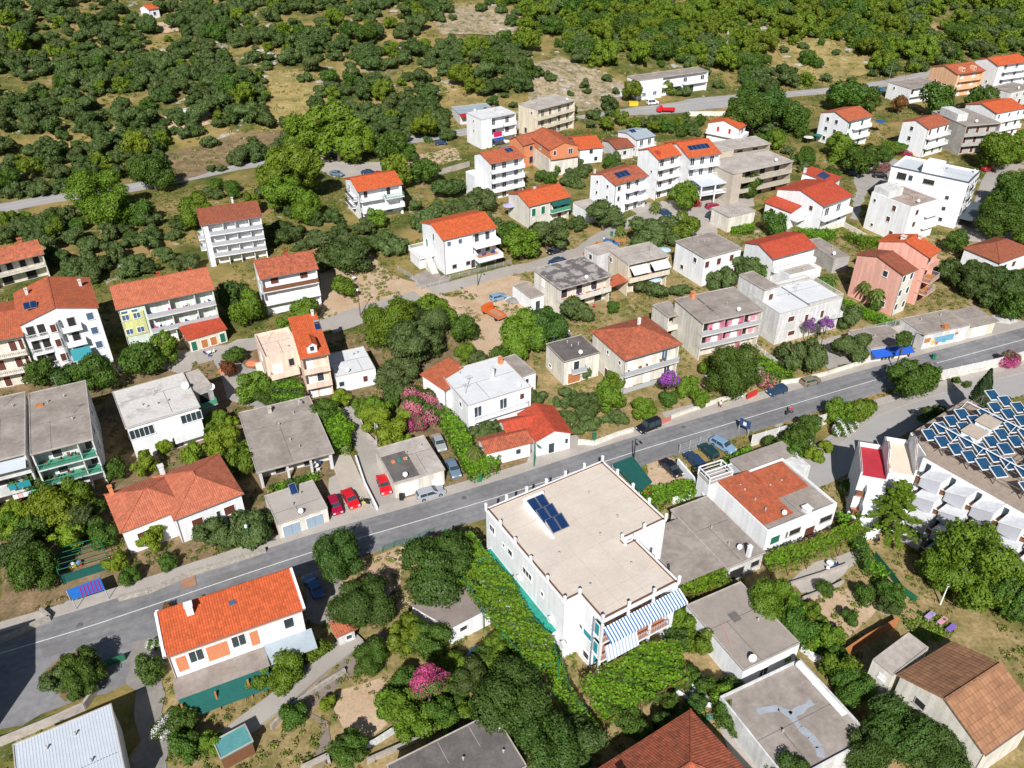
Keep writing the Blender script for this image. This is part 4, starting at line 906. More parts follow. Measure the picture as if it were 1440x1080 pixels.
b = bld('A36','house','white house with flat grey roof and striped balcony shutters beside the upper road','house',5.6,
    fl=z('W3',965,377), fr=z('W3',1102,358), bl=z('W3',862,349), lv=2, wall=white, roof=('flat',conc,.1), rec=(1.3,0,1), F='1:sD:.15,.7,.9@1.3/1.8;1:nD:.45@1.6/1.8;0:wD:.2', balc=[([1],0,1,1.4,'solid')], L='1:d:.3@.7/.8;0:a:.6@1.4/1')
b = bld('A37','apartment_building','long low white building with flat roof standing alone above the upper road','building',7,
    fl=z('F',897,114), fr=z('F',1004,105), bl=z('F',873,107), lv=2, roof=('flat',conc,.15), rec=(1.2,.35,1), F='1:gD:.45,.7,.95@1.6/2;0:b:.1,.25@1.5/1.3;0:hD:.6,.8@2/2.2', balc=[([1],.35,.62,1.6,'solid'),([1],.66,1,1.6,'solid')])
b = bld('A37b','shed','brown roofed lean-to beside the long low white building','shed',2.8,
    fl=z('W2',1195,383), fr=z('W2',1240,377), bl=z('W2',1130,360), lv=1, wall=white2, roof=('flat',mat('brown_sheet',(.42,.33,.25),.9,.1)), F='0:hD:.5@2/2')
b = bld('A38','apartment_building','white block in two flat roofed halves with red awning, beside the upper road bend','apartments',9.2,
    fl=z('W2',590,507), fr=z('W2',752,487), bl=z('W2',505,489), d=9, lv=3, wall=white, roof=('flat',membr,.1), rec=(1.3,.3,1), F='1-2:gD:.4,.8@1.3/2;0:bD:.4', balc=[([1,2],.3,.6,1.8,'solid'),([1,2],.64,1,1.8,'solid',woodl)], L='1-2:g:.5@.7/.8')
q = MB(); q.box(b[1]*.33, b[1]*.56, -.55, -.48, 3.2, 4.8); q.build('awning', mat('crimson_cloth',(.55,.02,.1),.8,.05), b[0]); q = MB(); q.box(b[1]*.3, b[1]*.6, -1.6, .2, 2.4, 2.5); q.build('blue_canopy', blueaw, b[0])
b = bld('A38b','shed','grey sheet roofed workshop with a dark red front roof strip beside the upper road','workshop',3.4,
    fl=z('W2',500,484), fr=z('W2',648,463), bl=z('W2',470,441), lv=1, wall=white2, roof=('flat',metalb,.1))
q = MB(); q.prism([(-.2, -2.2), (b[1]+.2, -2.2), (b[1]+.2, .2), (-.2, .2)], [3.0]*2+[3.6]*2, [3.1]*2+[3.7]*2); q.build('red_canopy', mat('dark_red_sheet',(.36,.02,.03),.6,.1), b[0])
b = bld('A39','apartment_building','beige and white flat roofed block with balconies in front of the bare terraced plot','apartments',9.2,
    fl=z('W2',828,466), fr=z('W2',1000,430), bl=z('W2',724,448), lv=3, wall=cream, roof=('flat',concL,.1), rec=(1.3,.0,1), F='0-2:gD:.2,.4,.65,.88@1.2/2', balc=[([1,2],0,.48,1.8,'solid'),([1,2],.52,1,1.5,'solid')], L='2:d:.7@.7/.8;0:h:.4@1/1.6')
b = bld('A40','unfinished_house','unfinished house of bare orange block with grey lower floor and red roof','house',8,
    fl=z('Z6',290,284), fr=z('Z6',432,246), bl=z('Z6',212,192), lv=3, wall=brick, roof=('gabley',T_or,1.7,.5), F='2:g:.2@.8/1.3;2:g:.72@1.3/1.5;1:sD:.25,.7@1.2/2', L='2:g:.55@1/1.3;1:s:.6@1/1.2', balc=[([2],0,1,.9,'solid')])
q = MB(); q.box(.2, b[1]-.2, .2, b[2]-.2, -.5, 5.2); q.build('lower_wall', ivory, b[0])
b = bld('A40b','unfinished_house','brown roofed back wing of the bare orange block house','wing',7,
    fl=z('Z6',140,258), fr=z('Z6',228,225), bl=z('Z6',92,238), d=7, lv=2, wall=brick, roof=('gable',T_old,1.8), F='1:h:.5;0:h:.5@1.4/2')
b = bld('A41','house','small white house with plain bright red roof right of the unfinished orange house','house',4.6,
    fl=z('Z6',457,282), fr=z('Z6',592,262), bl=z('Z6',398,207), lv=2, roof=('gable',T_or2,1.6), F='1:g:.5;0:g:.7')
b = bld('A42','cottage','low house with dark rust brown roof in front of the grey roofed one','cottage',3.6,
    fl=z('Z6',665,278), fr=z('Z6',772,262), bl=z('Z6',584,224), lv=1, wall=white2, roof=('gable',T_br,1.0), F='0:g:.5')
b = bld('A43','house','white house with blue grey sheet roof and a solar heater','house',5.4,
    fl=z('Z6',780,226), fr=z('Z6',902,208), bl=z('Z6',650,182), lv=2, roof=('gable',metalb,.9), F='1:gD:.3,.7@1.2/2;0:bD:.5', balc=[([1],.1,1,1.3,'bars')])
panels(b[4], b[1]*.3, b[2]*.5, 6.3, .3, 2, 1, 1, 1.8)
# ---- right
b = bld('A44','house','large white house with red roof and separate red roofed wing carrying solar panels','house',7.6,
    fl=z('Z7',428,540), fr=z('Z7',590,490), bl=z('Z7',165,458), lv=2, roof=('gable',T_red,1.9), rec=(1.2,0,1), F='1:gD:.3,.7@1.6/2;0:a:.4,.8@1.2/1.2', balc=[([1],0,1,2.2,'solid')], L='1:s:.75@1/1.2')
root, W, D, H, R_ = b
q = MB(); q.box(-3.2, .3, D*.45, D*1.0, -1, 4.6); q.build('side_wing', white, root); q = MB(); q.prism([(-3.6, D*.42), (.1, D*.42), (.1, D*1.02), (-3.6, D*1.02)], [4.6, 5.6, 5.6, 4.6], [4.75, 5.75, 5.75, 4.75]); q.build('side_roof', T_red, root)
window(root,'L',W,D,-3.2,D*.15,2.6,1,1.1,'shut'); window(root,'L',W,D,-3.2,D*.35,2.6,1,1.1,'shut'); balcony(root, -3.2, .3, D*.45 - 2.2, D*.45, 2.8, 'bars', white)
b = bld('A44b','house_wing','narrow wing with red roof and blue solar collectors behind the large red roofed white house','wing',7.8,
    fl=z('Z7',470,425), fr=z('Z7',556,405), bl=z('Z7',250,395), d=9, lv=2, roof=('shed',T_red,.9), F='1:gD:.5@1.5/1.8')
panels(b[4], b[1]*.4, b[2]*.4, 8.3, .3, 4, 1, 1, 2.6); chimney(b[4], .4, b[2]*.9, 8.6, 1.2, .6)
b = bld('A45','hotel','big white modern flat roofed hotel block with black framed windows on the right','hotel',11.6,
    fl=z('Z7',1156,432), fr=z('Z7',1283,388), bl=z('Z7',748,378), lv=4, wall=white, roof=('flat',mat('pale_blue_roof',(.55,.58,.60),.8,.06)), parapet=.5, F='0-3:d:.1@1.6/1.9;0-3:d:.36,.52@1.0/1.5;0-3:d:.74,.9@1.4/1.1', balc=[([1,2,3],.28,.6,.35,'dbars')], L='3:h:.16@2.2/1.7;3:g:.28@1/1.4;3:h:.52@2.6/1.2;0-2:g:.8@.9/1', ang=None)
root, W, D, H, R_ = b
q = MB(); q.box(W*.1, W*.55, D*.4, D*.62, 11.6, 14.4); q.build('stair_box', white, root); window(root,'F',W,D,D*.4,W*.42,12.3,1.0,1.6,'glass')
for bx in ((-.15, W+.15, -.15, .1), (-.15, .1, .1, D)): q = MB(); q.box(*bx, 12.1, 12.35); q.build('roof_trim', mat('dark_slate',(.08,.10,.12),.6,0), root)
q = MB(); q.box(.5, W+3, -4.5, 0, 2.7, 3.1); q.build('entrance_canopy', mat('dark_slate',(.08,.10,.12),.6,0), root)
b = bld('A46','house','white three storey cube with maroon shutters and rust stained roof before the hotel','house',9.2,
    fl=z('Z7',868,553), fr=z('Z7',1042,520), bl=z('Z7',646,482), lv=3, roof=('flat',mat('rust_stained_roof',(.46,.42,.38),.9,.2,.4,col2=(.30,.17,.12))), parapet=.4, F='1-2:s:.25@1/1.3;1-2:wD:.75@1.4/2', balc=[([1,2],.55,1,1.0,'solid')], L='2:d:.12@.7/.7;2:s:.62@1/1.3;1:s:.55@1/1.2;0:d:.2@.7/.7;0:s:.7@1/1')
q = MB(); q.box(.2, b[1]*.5, b[2]*.6, b[2]*.98, 9.2, 11.2); q.build('stair_box', white2, b[0])
b = bld('A47','apartment_building','tall salmon pink apartment building with white arched windows and brown shed roofs','apartments',9.8,
    fl=z('Z7',830,888), fr=z('Z7',918,864), bl=z('Z7',568,790), lv=3, wall=salmon, roof=('gable',T_br,1.6,.55), F='0-2:a:.25,.75@1.0/1.1', L='2:g:.65@1.1/1.3;0:g:.75')
q = MB(); q.box(.33, b[1]-.33, .332, .345, 0, 9.6); q.build('white_front', ivory, b[0])
b = bld('A47b','apartment_building','rear block of the salmon pink building with orange roof, stepped balconies and laundry','apartments',11.4,
    fl=z('Z7',965,800), fr=z('Z7',1068,780), bl=z('Z7',672,742), lv=4, wall=salmon, roof=('gable',T_or2,1.8), rec=(1.2,0,1), F='0-3:hD:.3,.7@1.2/2', balc=[([1,2],0,1,2.6,'cbars',woodl),([3],0,1,1.6,'solid')])
for i, cc in enumerate(((.6,.05,.2), (.1,.3,.6), (.7,.5,.1))): q = MB(); q.box(b[1]*(.2+.25*i), b[1]*(.2+.25*i)+.6, -1.15, -1.1, 3.3 + .1*i, 4.1); q.build('laundry', mat('laundry_%s' % 'abc'[i], cc, .9, 0), b[0])
chimney(b[4], b[1]*.3, b[2]*.6, 12.6, .9, .9, ivory); chimney(b[4], b[1]*.8, b[2]*.4, 12.6, .9, .6, ivory)
b = bld('A48','bungalow','white bungalow with wide brown hipped roof and maroon shutters at the right edge','bungalow',4,
    fl=z('Z7',1318,828), fr=z('Z7',1520,775), bl=z('Z7',1110,758), lv=1, roof=('hip',T_br,2.2), F='0:s:.5,.85@1.2/1.3;0:g:.25', L='0:s:.7@1.6/1.3')
b = bld('A49','house','white house with low vivid red roof and scalloped white gable trim','house',6.2,
    fl=z('Z7',170,806), fr=z('Z7',392,746), bl=z('Z7',18,722), lv=2, roof=('gable',T_red,1.5), rec=(1.0,0,1), F='1:wD:.4,.8@1.2/2;0:wD:.3,.7@1.5/2', balc=[([1],0,1,1.8,'solid')])
b = bld('A49b','garden_terrace','white walled terrace with a flat deck below the vivid red roofed house','terrace',3.2,
    fl=z('Z7',250,905), fr=z('Z7',408,862), bl=z('Z7',165,850), lv=1, wall=white, roof=('flat',pave), parapet=.7)
b = bld('A50','house','white house with big railed roof terrace and purple bougainvillea at its front','house',6.8,
    fl=z('Y3',262,285), fr=z('Y3',560,203), bl=z('Y3',95,165), lv=2, wall=white2, roof=('flat',membr), parapet=.2, F='1:s:.2@1.5/1.1;1:sD:.45,.7@.8/1.8;0:s:.25@1.6/1', balc=[([1],.35,1,1.0,'solid')])
root, W, D, H, R_ = b
for sg in ((W*.45, .1, W, .1), (W-.1, .1, W-.1, D*.8), (W*.45, D*.8, W, D*.8)): m, rm = rail_mb(*sg, 6.95, 'cbars', 1.0); m.build('roof_railing', ivory, root)
q = MB(); q.box(W*.48, W*.5, .3, D*.8, 6.95, 7.0); q.build('roof_joint', concD, root)
b = bld('A50b','stair_tower','white upper storey with grey roof and maroon door on the terrace house','tower',9.4,
    fl=z('Y3',190,168), fr=z('Y3',258,150), bl=z('Y3',60,97), lv=3, wall=white2, roof=('flat',conc,.1), F='2:sD:.55@1.1/1.9')
b = bld('A51','terrace_platform','grey concrete retaining platform between the pink building and the red roofed house','platform',3.4,
    fl=z('Z7',480,812), fr=z('Z7',560,800), bl=z('Z7',382,745), d=11, lv=1, wall=greyw, roof=('flat',conc), parapet=.2)
b = bld('A52','shop','small flat roofed shop with bright blue canopy on the main road','shop',3.1,
    fl=z('Y3',700,452), fr=z('Y3',872,408), bl=z('Y3',640,360), lv=1, wall=white2, roof=('flat',conc), F='0:gD:.5@3/1.8;0:w:.15@1/1')
q = MB(); W = b[1]; q.prism([(0, -1.9), (W*.98, -1.9), (W*.98, -.02), (0, -.02)], [2.3]*2+[2.9]*2, [2.4]*2+[3.0]*2); q.build('awning', blueaw, b[0])
b = bld('A53','shop','long low roadside building with painted mural panels and bare concrete roof','shop',3.4,
    fl=z('Y3',962,384), fr=z('Y3',1182,336), bl=z('Y3',852,305), lv=1, wall=white2, roof=('flat',conc), F='0:wD:.85@1.2/2')
root, W, D, H, R_ = b
q = MB(); q.box(W, W*1.62, .3, D*.9, -.5, 3.1); q.build('side_hall', cream, root); q = MB(); q.box(W*1.0 + .01, W*1.64, -.3, D*.95, 3.1, 3.26); q.build('hall_roof', conc, root)
for i, (c, a_, b_, z0, z1) in enumerate(((woodl, .03, .16, 1.6, 2.6), (mat('mural_blue',(.16,.36,.50)), .25, .68, 1.0, 2.4), (mat('mural_yellow',(.75,.50,.12)), .2, .27, .8, 1.9), (mat('mural_red',(.6,.10,.05)), .3, .36, .6, 1.2), (mat('mural_teal',(.05,.4,.4)), .45, .52, .8, 1.6), (woodl, .7, .76, 2.0, 2.6))):
    q = MB(); q.box(W*a_, W*b_, -.03 - .004*i, -.005, z0, z1); q.build('mural_panel', c, root)
q = MB(); q.box(W*.45, W*.55, .4, 1.2, 3.4, 4.3); q.build('roof_sign_box', woodl, root)
q = MB(); q.box(W*1.1, W*1.45, .2, .32, .1, 2.3); q.build('roller_door', white, root)
# ---- foreground
b = bld('A56','bungalow','white bungalow with patches of orange tiles laid on a grey flat roof','bungalow',4.4,
    fl=z('X1',716,598), fr=z('X1',1126,457), bl=z('X1',400,332), lv=1, wall=white, roof=('flat',conc), parapet=.35, F='0:n:.14@1.6/1.4;0:h:.4@2.6/1.0;0:sD:.66@1.8/1.9;0:h:.88@2.2/1.0')
root, W, D, H, R_ = b
for (a_, b_, c_, d_, s_) in ((.02, .46, .12, .985, .0), (.47, .93, .42, .93, .0)):
    r = MB(); xx = (W*a_, W*b_); yy = (D*c_, D*d_)
    r.prism([(xx[0], yy[0]), (xx[1], yy[0]), (xx[1], yy[1]), (xx[0], yy[1])], [4.5]*4, [4.62, 4.62, 5.0, 5.0]); r.build('tiled_roof', T_or, root)
q = MB(); q.box(W*.45, W*1.25, D*.75, D*1.32, -1, 4.1); q.build('back_wing', white2, root); q = MB(); q.box(W*.44, W*1.26, D*1.0+.02, D*1.33, 4.1, 4.28); q.build('wing_roof', conc, root)
for f in (.3, .5, .7): vent(root, W*.2, D*f, 4.7)
chimney(R_, W*.62, D*.08, 4.5, .6, 1.0, white)
for sx in (W*.33, W*.56, W*.76, W*.985): q = MB(); q.box(sx - .14, sx + .14, -.1, -.003, 0, 4.4); q.build('facade_pillar', white, root)
b = bld('A56b','carport','wide flat concrete carport roof joined to the orange patched bungalow','carport',3.0,
    fl=z('X1',490,798), fr=z('X1',692,708), br=z('X1',372,398), lv=1, wall=white2, roof=('flat',conc,.2), F='0:hD:.3@2.4/2;0:h:.8@1.4/1', rec=None)
root, W, D, H, R_ = b
q = MB(); q.box(-8.6, -.22, .5, D*.86, 2.95, 3.13); q.build('roof_extension', conc, root)
for i in range(6): q = MB(); q.box(-8.4 + i%2*4, -8.1 + i%2*4, .8 + i//2*6, 1.1 + i//2*6, 0, 2.94); q.build('column', white2, root)
chimney(R_, W*.62, .4, 3.1, 1.9, .5, white)
b = bld('A56c','stair_tower','small white stair tower with white pergola bars by the parked cars','tower',4.4,
    fl=z('X1',388,330), fr=z('X1',500,275), bl=z('X1',348,262), lv=1, wall=white, roof=('flat',pave), F='0:wD:.5@.8/1.9')
q = MB(); W, D = b[1:3]
for x, y in ((0, 0), (W, 0), (0, D), (W, D)): q.bar((x, y, 4.4), (x, y, 5.8), .15)
for sg in (((0, 0), (W, 0)), ((0, D), (W, D)), ((0, 0), (0, D)), ((W, 0), (W, D)), ((0, D*.5), (W*1.2, D*.5))): q.bar((*sg[0], 5.8), (*sg[1], 5.8), .14); q.bar((*sg[0], 5.1), (*sg[1], 5.1), .08)
q.build('pergola', white, b[0])
b = bld('A57','house','flat concrete roofed house with long white side wall right of the striped awning','house',3.5,
    fl=z('X2',1300,458), fr=z('X3',168,372), bl=z('X2',986,86), lv=1, wall=white, roof=('flat',mat('taupe_roof',(.36,.31,.27),.95,.1,.3,col2=(.29,.25,.22))), parapet=.15, F='0:gD:.4@1.2/2')
root, W, D, H, R_ = b; q = MB(); q.box(W*.42, W*.56, D*.55, D*.68, 3.67, 3.68); q.build('felt_patch', concD, root); dish(root, W*.2, .6, 3.6, .5); q = MB(); q.bar((W*.1, D*.3, 3.75), (W*.25, D*.62, 3.75), .08); q.build('roof_pipe', mat('pink_pipe',(.55,.30,.27)), root)
b = bld('A58','garage_block','low flat roof with a winding streak of blue paint at the bottom edge','garage',3.3,
    fr=z('X3',612,945), br=z('X3',172,508), bl=z('X3',-300,700), lv=1, wall=white2, roof=('flat',conc), parapet=.35)
root, W, D, H, R_ = b
q = MB(); ps = [G(z('X3', *p), 3.4) for p in ((-60,760),(60,740),(130,780),(200,740),(260,700))]; ps2 = [G(z('X3', *p), 3.4) for p in ((130,780),(180,850),(240,900),(290,960),(300,1030))]
Mi = Matrix.Translation(root.location) @ Matrix.Rotation(root.rotation_euler.z, 4, 'Z'); Mi.invert()
def streak(pts, w, zz):
    q = MB(); L = [Mi @ p for p in pts]; dense = []
    for i in range(len(L)-1):
        for t in range(6): dense.append(L[i].lerp(L[i+1], t/6))
    for i in range(len(dense)-1):
        a, b_ = dense[i], dense[i+1]; d = (b_-a).normalized(); n = Vector((-d.y, d.x, 0)); wa = w*(.75+.4*mnoise.noise(a*.9)); wb = w*(.75+.4*mnoise.noise(b_*.9))
        q.quad((*(a-n*wa).xy, zz), (*(b_-n*wb).xy, zz), (*(b_+n*wb).xy, zz), (*(a+n*wa).xy, zz))
    return q
bp_ = mat('faded_blue_paint',(.40,.43,.47),.8,.2,.8,col2=(.33,.36,.41))
q = streak(ps, .6, 3.345); q.add(streak(ps2, .5, 3.349)); q.build('paint_streak', bp_, root)
q = MB(); q.tube([(W*.93, D*.7, 3.9), (W*.93, D*.95, 3.9)], .5, 12); q.box(W*.9, W*.97, D*.3, D*.95, 3.6, 3.7); q.build('water_tank', white, root)
b = bld('A59','warehouse','big gabled shed with rusty brown and orange corrugated sheets in the lower right corner','warehouse',6.2,
    fl=z('X3',1222,1006), fr=z('X3',1560,800), bl=z('X3',698,570), lv=2, wall=ivory, roof=('gable',tile('rusty_sheet',(.36,.185,.10),(.23,.115,.065),.9,period=.5,scale=.3,dark=.9),2.4,.5), L='1:h:.3@1.2/1')
b = bld('A59b','annex','flat roofed annex with pale patch and small vent against the rusty shed','annex',5.6,
    fl=z('X3',702,566), fr=z('X3',915,420), bl=z('X3',566,502), lv=2, wall=ivory, roof=('flat',concL), parapet=.2, L='1:w:.6@.7/.6')
b = bld('A60','house','house with dark ridged red clay tile roof at the bottom edge','house',4.2,
    bl=z('F',800,1106), br=z('X2',985,664), fr=z('X2',1440,1140), lv=1, wall=ivory, roof=('hip',T_old,2.8))
chimney(b[4], b[1]*.25, b[2]*.75, 5.6, .8, .7, brick)
b = bld('A61','house','house with dark grey felt roof at the bottom edge below the pink oleander','house',3.6,
    bl=z('Y6',640,885), br=z('Y6',1236,594), fr=z('Y6',1440,880), lv=1, wall=white2, roof=('flat',concD,.15))
for f in (.45, .75): q = MB(); q.box(b[1]*f, b[1]*f + .06, b[2]*.6, b[2]*.98, 3.77, 3.8); q.build('felt_joint', concL, b[0])
vent(b[0], b[1]*.97, b[2]*.7, 3.7); vent(b[0], b[1]*.9, b[2]*.35, 3.7)
b = bld('A62','warehouse','building with white corrugated metal roof in the bottom left corner','warehouse',4.6,
    bl=z('Y4',50,995), br=z('Y4',437,826), fr=z('Y4',505,1120), lv=1, wall=white, roof=('flat',metalw,.1))
q = MB(); W, D = b[1:3]
for i in range(int(W/.3)): q.box(.1 + i*.3, .19 + i*.3, 0, D, 4.762, 4.785)
q.build('sheet_rib', metalw, b[0])
b = bld('A63','house','long house with bright orange roof, orange block patches and grey balcony slab','house',8.0,
    fl=z('Y4',655,638), fr=z('Y5',192,858), br=z('Y5',112,628), lv=2, wall=white, roof=('gable',T_or2,1.1,.82), F='1:g:.2,.5@1.5/1.8;1:g:.87@1.1/1.6;0:h:.5@3/1.8', R='1:g:.5')
root, W, D, H, R_ = b
for a_, b_ in ((.06, .13), (.27, .42), (.58, .64)): q = MB(); q.box(W*a_, W*b_, .3, .345, 4.4, 6.8); q.build('bare_block_patch', brick, root)
for a_, b_, zz in ((.02, .98, 7.2),): q = MB(); q.box(W*a_, W*b_, .3, .343, zz, zz + .16); q.build('bare_lintel', brick, root)
q = MB(); q.box(0, W*.66, -2.6, .34, 3.4, 3.65); q.build('balcony_slab', conc, root)
q = MB(); q.prism([(W*.66, -2.3), (W*1.02, -2.3), (W*1.02, .34), (W*.66, .34)], [3.1]*2+[3.8]*2, [3.2]*2+[3.9]*2); q.build('porch_roof', metalb, root)
q = MB(); q.prism([(.2, -4.0), (W*.64, -4.0), (W*.64, -2.3), (.2, -2.3)], [1.3, 1.3, 3.3, 3.3], [1.35, 1.35, 3.36, 3.36]); q.build('shade_net', greentarp, root)
for f in (.02, .25, .48): q = MB(); q.box(W*f, W*f + .2, -3.4, -3.2, 0, 3.3); q.build('wooden_post', woodl, root)
chimney(R_, W*.23, D*.62, 8.9, 1.3, .8, white); window(root,'F',W,D,.1,W*.83,1.2,.9,1.0,'glass')
q = MB(); q.box(W*.5, W*.55, D*.5, D*.6, 8.62, 8.8); q.build('skylight', glassb, R_)
q = MB(); q.box(-.1, .28, 0, D, 7.9, 8.2); q.prism([(-.12,0),(.2,0),(.2,D*.82),(-.12,D*.82)],[7.95,7.95,9.05,9.05],[8.15,8.15,9.25,9.25]); q.prism([(W-.2,0),(W+.12,0),(W+.12,D*.82),(W-.2,D*.82)],[7.95,7.95,9.05,9.05],[8.15,8.15,9.25,9.25]); q.build('verge_trim', white, root)
b = bld('A64','shed','tiny white hut with striped old roof and a skylight beside the blue saloon car','shed',2.5,
    fl=z('Y5',372,1030), fr=z('Y5',486,970), bl=z('Y5',325,952), lv=1, wall=white2, roof=('shed',T_old2,.3), F='0:g:.6@.7/.7')
W_ = [G(p, 3.2) for p in z('Y5',790,848,1016,976,1246,857,1130,700,930,740)]; ct = sum(W_, Vector()) / 5; root = empty('garage', (ct.x, ct.y, 0)); tag_building(root, 'long shed with brown grey felt roof partly under the biggest round tree', 'garage')
pl_ = [(p.x - ct.x, p.y - ct.y) for p in W_]; q = MB(); q.prism([(x*.96, y*.96) for x, y in pl_], -.5, 3.2); q.build('wall', white, root); q = MB(); q.prism(pl_, 3.2, 3.36); q.build('flat_roof', mat('brown_felt',(.30,.25,.22),.95,.12,.4,col2=(.22,.185,.165)), root)
a_, b_ = Vector(pl_[1])*.97, Vector(pl_[2])*.97; th = math.atan2(b_.y-a_.y, b_.x-a_.x); m_ = a_.lerp(b_, .3); fr_, pn_ = win_meshes(1, .7, 'dark'); o = link('window', fr_, root, (m_.x, m_.y, 1.6), th); link('pane', pn_, o)
b = bld('A66','woodshed','firewood shed with turquoise sheet roof beside the lower lane','woodshed',2.2,
    fl=z('Y4',885,1042), fr=z('Y4',1002,965), bl=z('Y4',845,985), lv=1, wall=wood, roof=('flat',mat('turquoise_sheet',(.10,.30,.30),.6,.15,1),.15))
b = bld('A67','house','small white house with orange roof alone high on the hillside','house',4,
    fl=z('W1',625,40), fr=z('W1',672,28), bl=z('W1',568,20), lv=1, roof=('gable',T_or2,1.2), F='0:g:.5')
b = bld('A68','chapel_ruin','small pale ruined wall among olives on the hillside','ruin',1.4,
    fl=z('W1',752,468), fr=z('W1',858,452), d=1.2, lv=1, wall=white, roof=('flat',white2))
b = bld('A69','garden_kitchen','tan annex with flat concrete roof and brick chimney left of the grey roofed white house','annex',4.0,
    fl=z('Z6',1300,664), fr=z('Z6',1440,625), bl=z('Z6',1210,612), lv=1, wall=ivory, roof=('flat',concL,.15))

b = bld('OFF','house','pale house just outside the left edge throwing its shadow over the road','house',11,
    fr=(-105,1005), br=(-92,911), bl=(-310,977), lv=3, roof=('flat',conc), F='0-2:s:.3,.7')
# chairs on the balconies
q = MB(); q.box(-.22, .22, -.22, .22, .40, .45); q.box(-.22, .22, .19, .24, .45, .85); [q.box(x, x + .04, y, y + .04, 0, .4) for x in (-.22, .18) for y in (-.22, .18)]
CHM = [q.mesh('plastic_chair', m) for m in (white, mat('navy_plastic',(.03,.06,.22),.5,0), mat('magenta_plastic',(.55,.04,.22),.5,0), mat('brown_wicker',(.16,.08,.05),.7,0))]
def chairs(key, lv, n, y0, x0, x1, cols, where, rec=0):
    x_, y_, a, W_, D_, H_ = BINFO[key]; g = random.Random(n + lv)
    for i in range(n):
        lx = W_ * (x0 + (x1 - x0) * (i + g.uniform(.1, .9)) / n); ly = y0 + g.uniform(-.3, .3); c = g.choice(cols)
        p = (x_ + lx*math.cos(a) - ly*math.sin(a), y_ + lx*math.sin(a) + ly*math.cos(a), lv)
        o = link('plastic_chair', CHM[c], None, p, g.uniform(0, 6)); tag(o, '%s chair on the %s' % (['white plastic','navy plastic','magenta plastic','brown wicker'][c], where), 'chair', 'chairs on the ' + where)
chairs('A4', 3.22, 9, .9, .3, .97, [0,1,2], 'upper balcony of the pale green apartment block'); chairs('A4', 6.42, 9, .9, .3, .97, [0,1,2], 'top balcony of the pale green apartment block')
chairs('A10', 6.02, 4, 1.1, .1, .7, [3], 'upper green floored balcony'); chairs('A10', 3.02, 4, 1.1, .1, .7, [3], 'lower green floored balcony')
chairs('A17', 3.62, 5, .7, .1, .9, [1,3], 'upper grey panelled balcony'); chairs('A19', 3.12, 6, .4, .2, .95, [0,1], 'terracotta edged balcony of the patched roof flats')
chairs('A18', 5.48, 4, .6, .1, .9, [2,0], 'pink walled upper balcony'); chairs('A22', 2.95, 4, -.6, .65, .95, [1], 'big balcony of the bright white orange roofed house')
chairs('A5', 7.97, 4, .8, .2, .9, [0], 'top balcony of the white four level block')
# ================================================================== the big white building in the foreground
H = 10.2
A = G(z('Y7',595,812), H); B_ = G(z('Y7',938,640), H); Cc = G(z('Y7',610,88), H); E = G(z('Y7',60,320), H)
a0 = math.atan2(B_.y - A.y, B_.x - A.x); a1 = math.atan2(Cc.y - E.y, Cc.x - E.x); ang = (a0 + a1) / 2
root = empty('apartment_building', (A.x, A.y, 0), ang)
tag_building(root, 'large white building with broad beige roof ringed by short pillars and blue striped awning', 'apartments')
Mi = (Matrix.Translation((A.x, A.y, 0)) @ Matrix.Rotation(ang, 4, 'Z')).inverted()
def LP(k, x, y, h=H): p = Mi @ G(z(k, x, y), h); return (p.x, p.y)
P = [LP('Y7',595,812), LP('Y7',938,640), LP('Y7',728,448), LP('Y7',858,366), LP('Y7',610,88), LP('Y7',60,320), LP('Y7',437,712), LP('Y7',482,700)]
print('MAIN', math.degrees(a0), math.degrees(a1), [(round(a,1), round(b,1)) for a, b in P])
W = (P[1][0] ); D = (P[4][1] + P[5][1]) / 2
xl = (P[5][0] + P[6][0]) / 2; nx = W ; ny = P[2][1]; nx0 = P[2][0]; xr = (P[3][0] + P[4][0]) / 2; jy = P[7][1]
fp = [(0, 0), (W, 0), (W, ny), (nx0 if nx0 < W - 1 else W - 2, ny), (nx0 if nx0 < W - 1 else W - 2, ny + .01), (xr, ny + .01), (xr, D), (xl, D), (xl, jy), (0, jy)]
# notch on the right side: the front part is W wide, the rear part reaches xr, a recess between them
nyb = P[3][1]; nin = min(P[2][0], W - 1.5)
fp = [(0, 0), (W, 0), (W, ny), (nin, ny), (nin, nyb), (xr, nyb), (xr, D), (xl, D), (xl, jy), (0, jy)]
wl = MB(); rec = 2.0
wl.prism([(0, rec), (W*.93, rec)] + [(W*.93, 0), (W, 0)] + fp[2:], -2.5, H - .05); wl.build('wall', white, root)
rf = MB(); rf.prism(fp, H - .05, H + .05); R_ = rf.build('flat_roof', beige_roof, root)
ed = MB()
n = len(fp)
for i in range(n): a, b = fp[i], fp[(i+1) % n]; ed.bar((*a, H + .16), (*b, H + .16), .34, .22)
ed.build('parapet', white, root)
tr = MB()
for i in range(n):
    a, b = Vector(fp[i]), Vector(fp[(i+1) % n]); d = (b - a).normalized(); q = Vector((-d.y, d.x)) * .27
    tr.bar((*(a + q), H + .3), (*(b + q), H + .3), .16, .07)
tr.build('roof_flashing', wood, root)
def pillar(x, y):
    m = MB(); m.box(x - .14, x + .14, y - .14, y + .14, H + .2, H + 1.15); m.box(x - .17, x + .17, y - .17, y + .17, H + 1.15, H + 1.22); m.build('roof_pillar', white, root)
for i in range(n):
    a, b = Vector(fp[i]), Vector(fp[(i+1) % n]); L = (b - a).length; k = max(1, round(L / 3.4))
    for j in range(k): p = a.lerp(b, j / k); pillar(p.x, p.y)
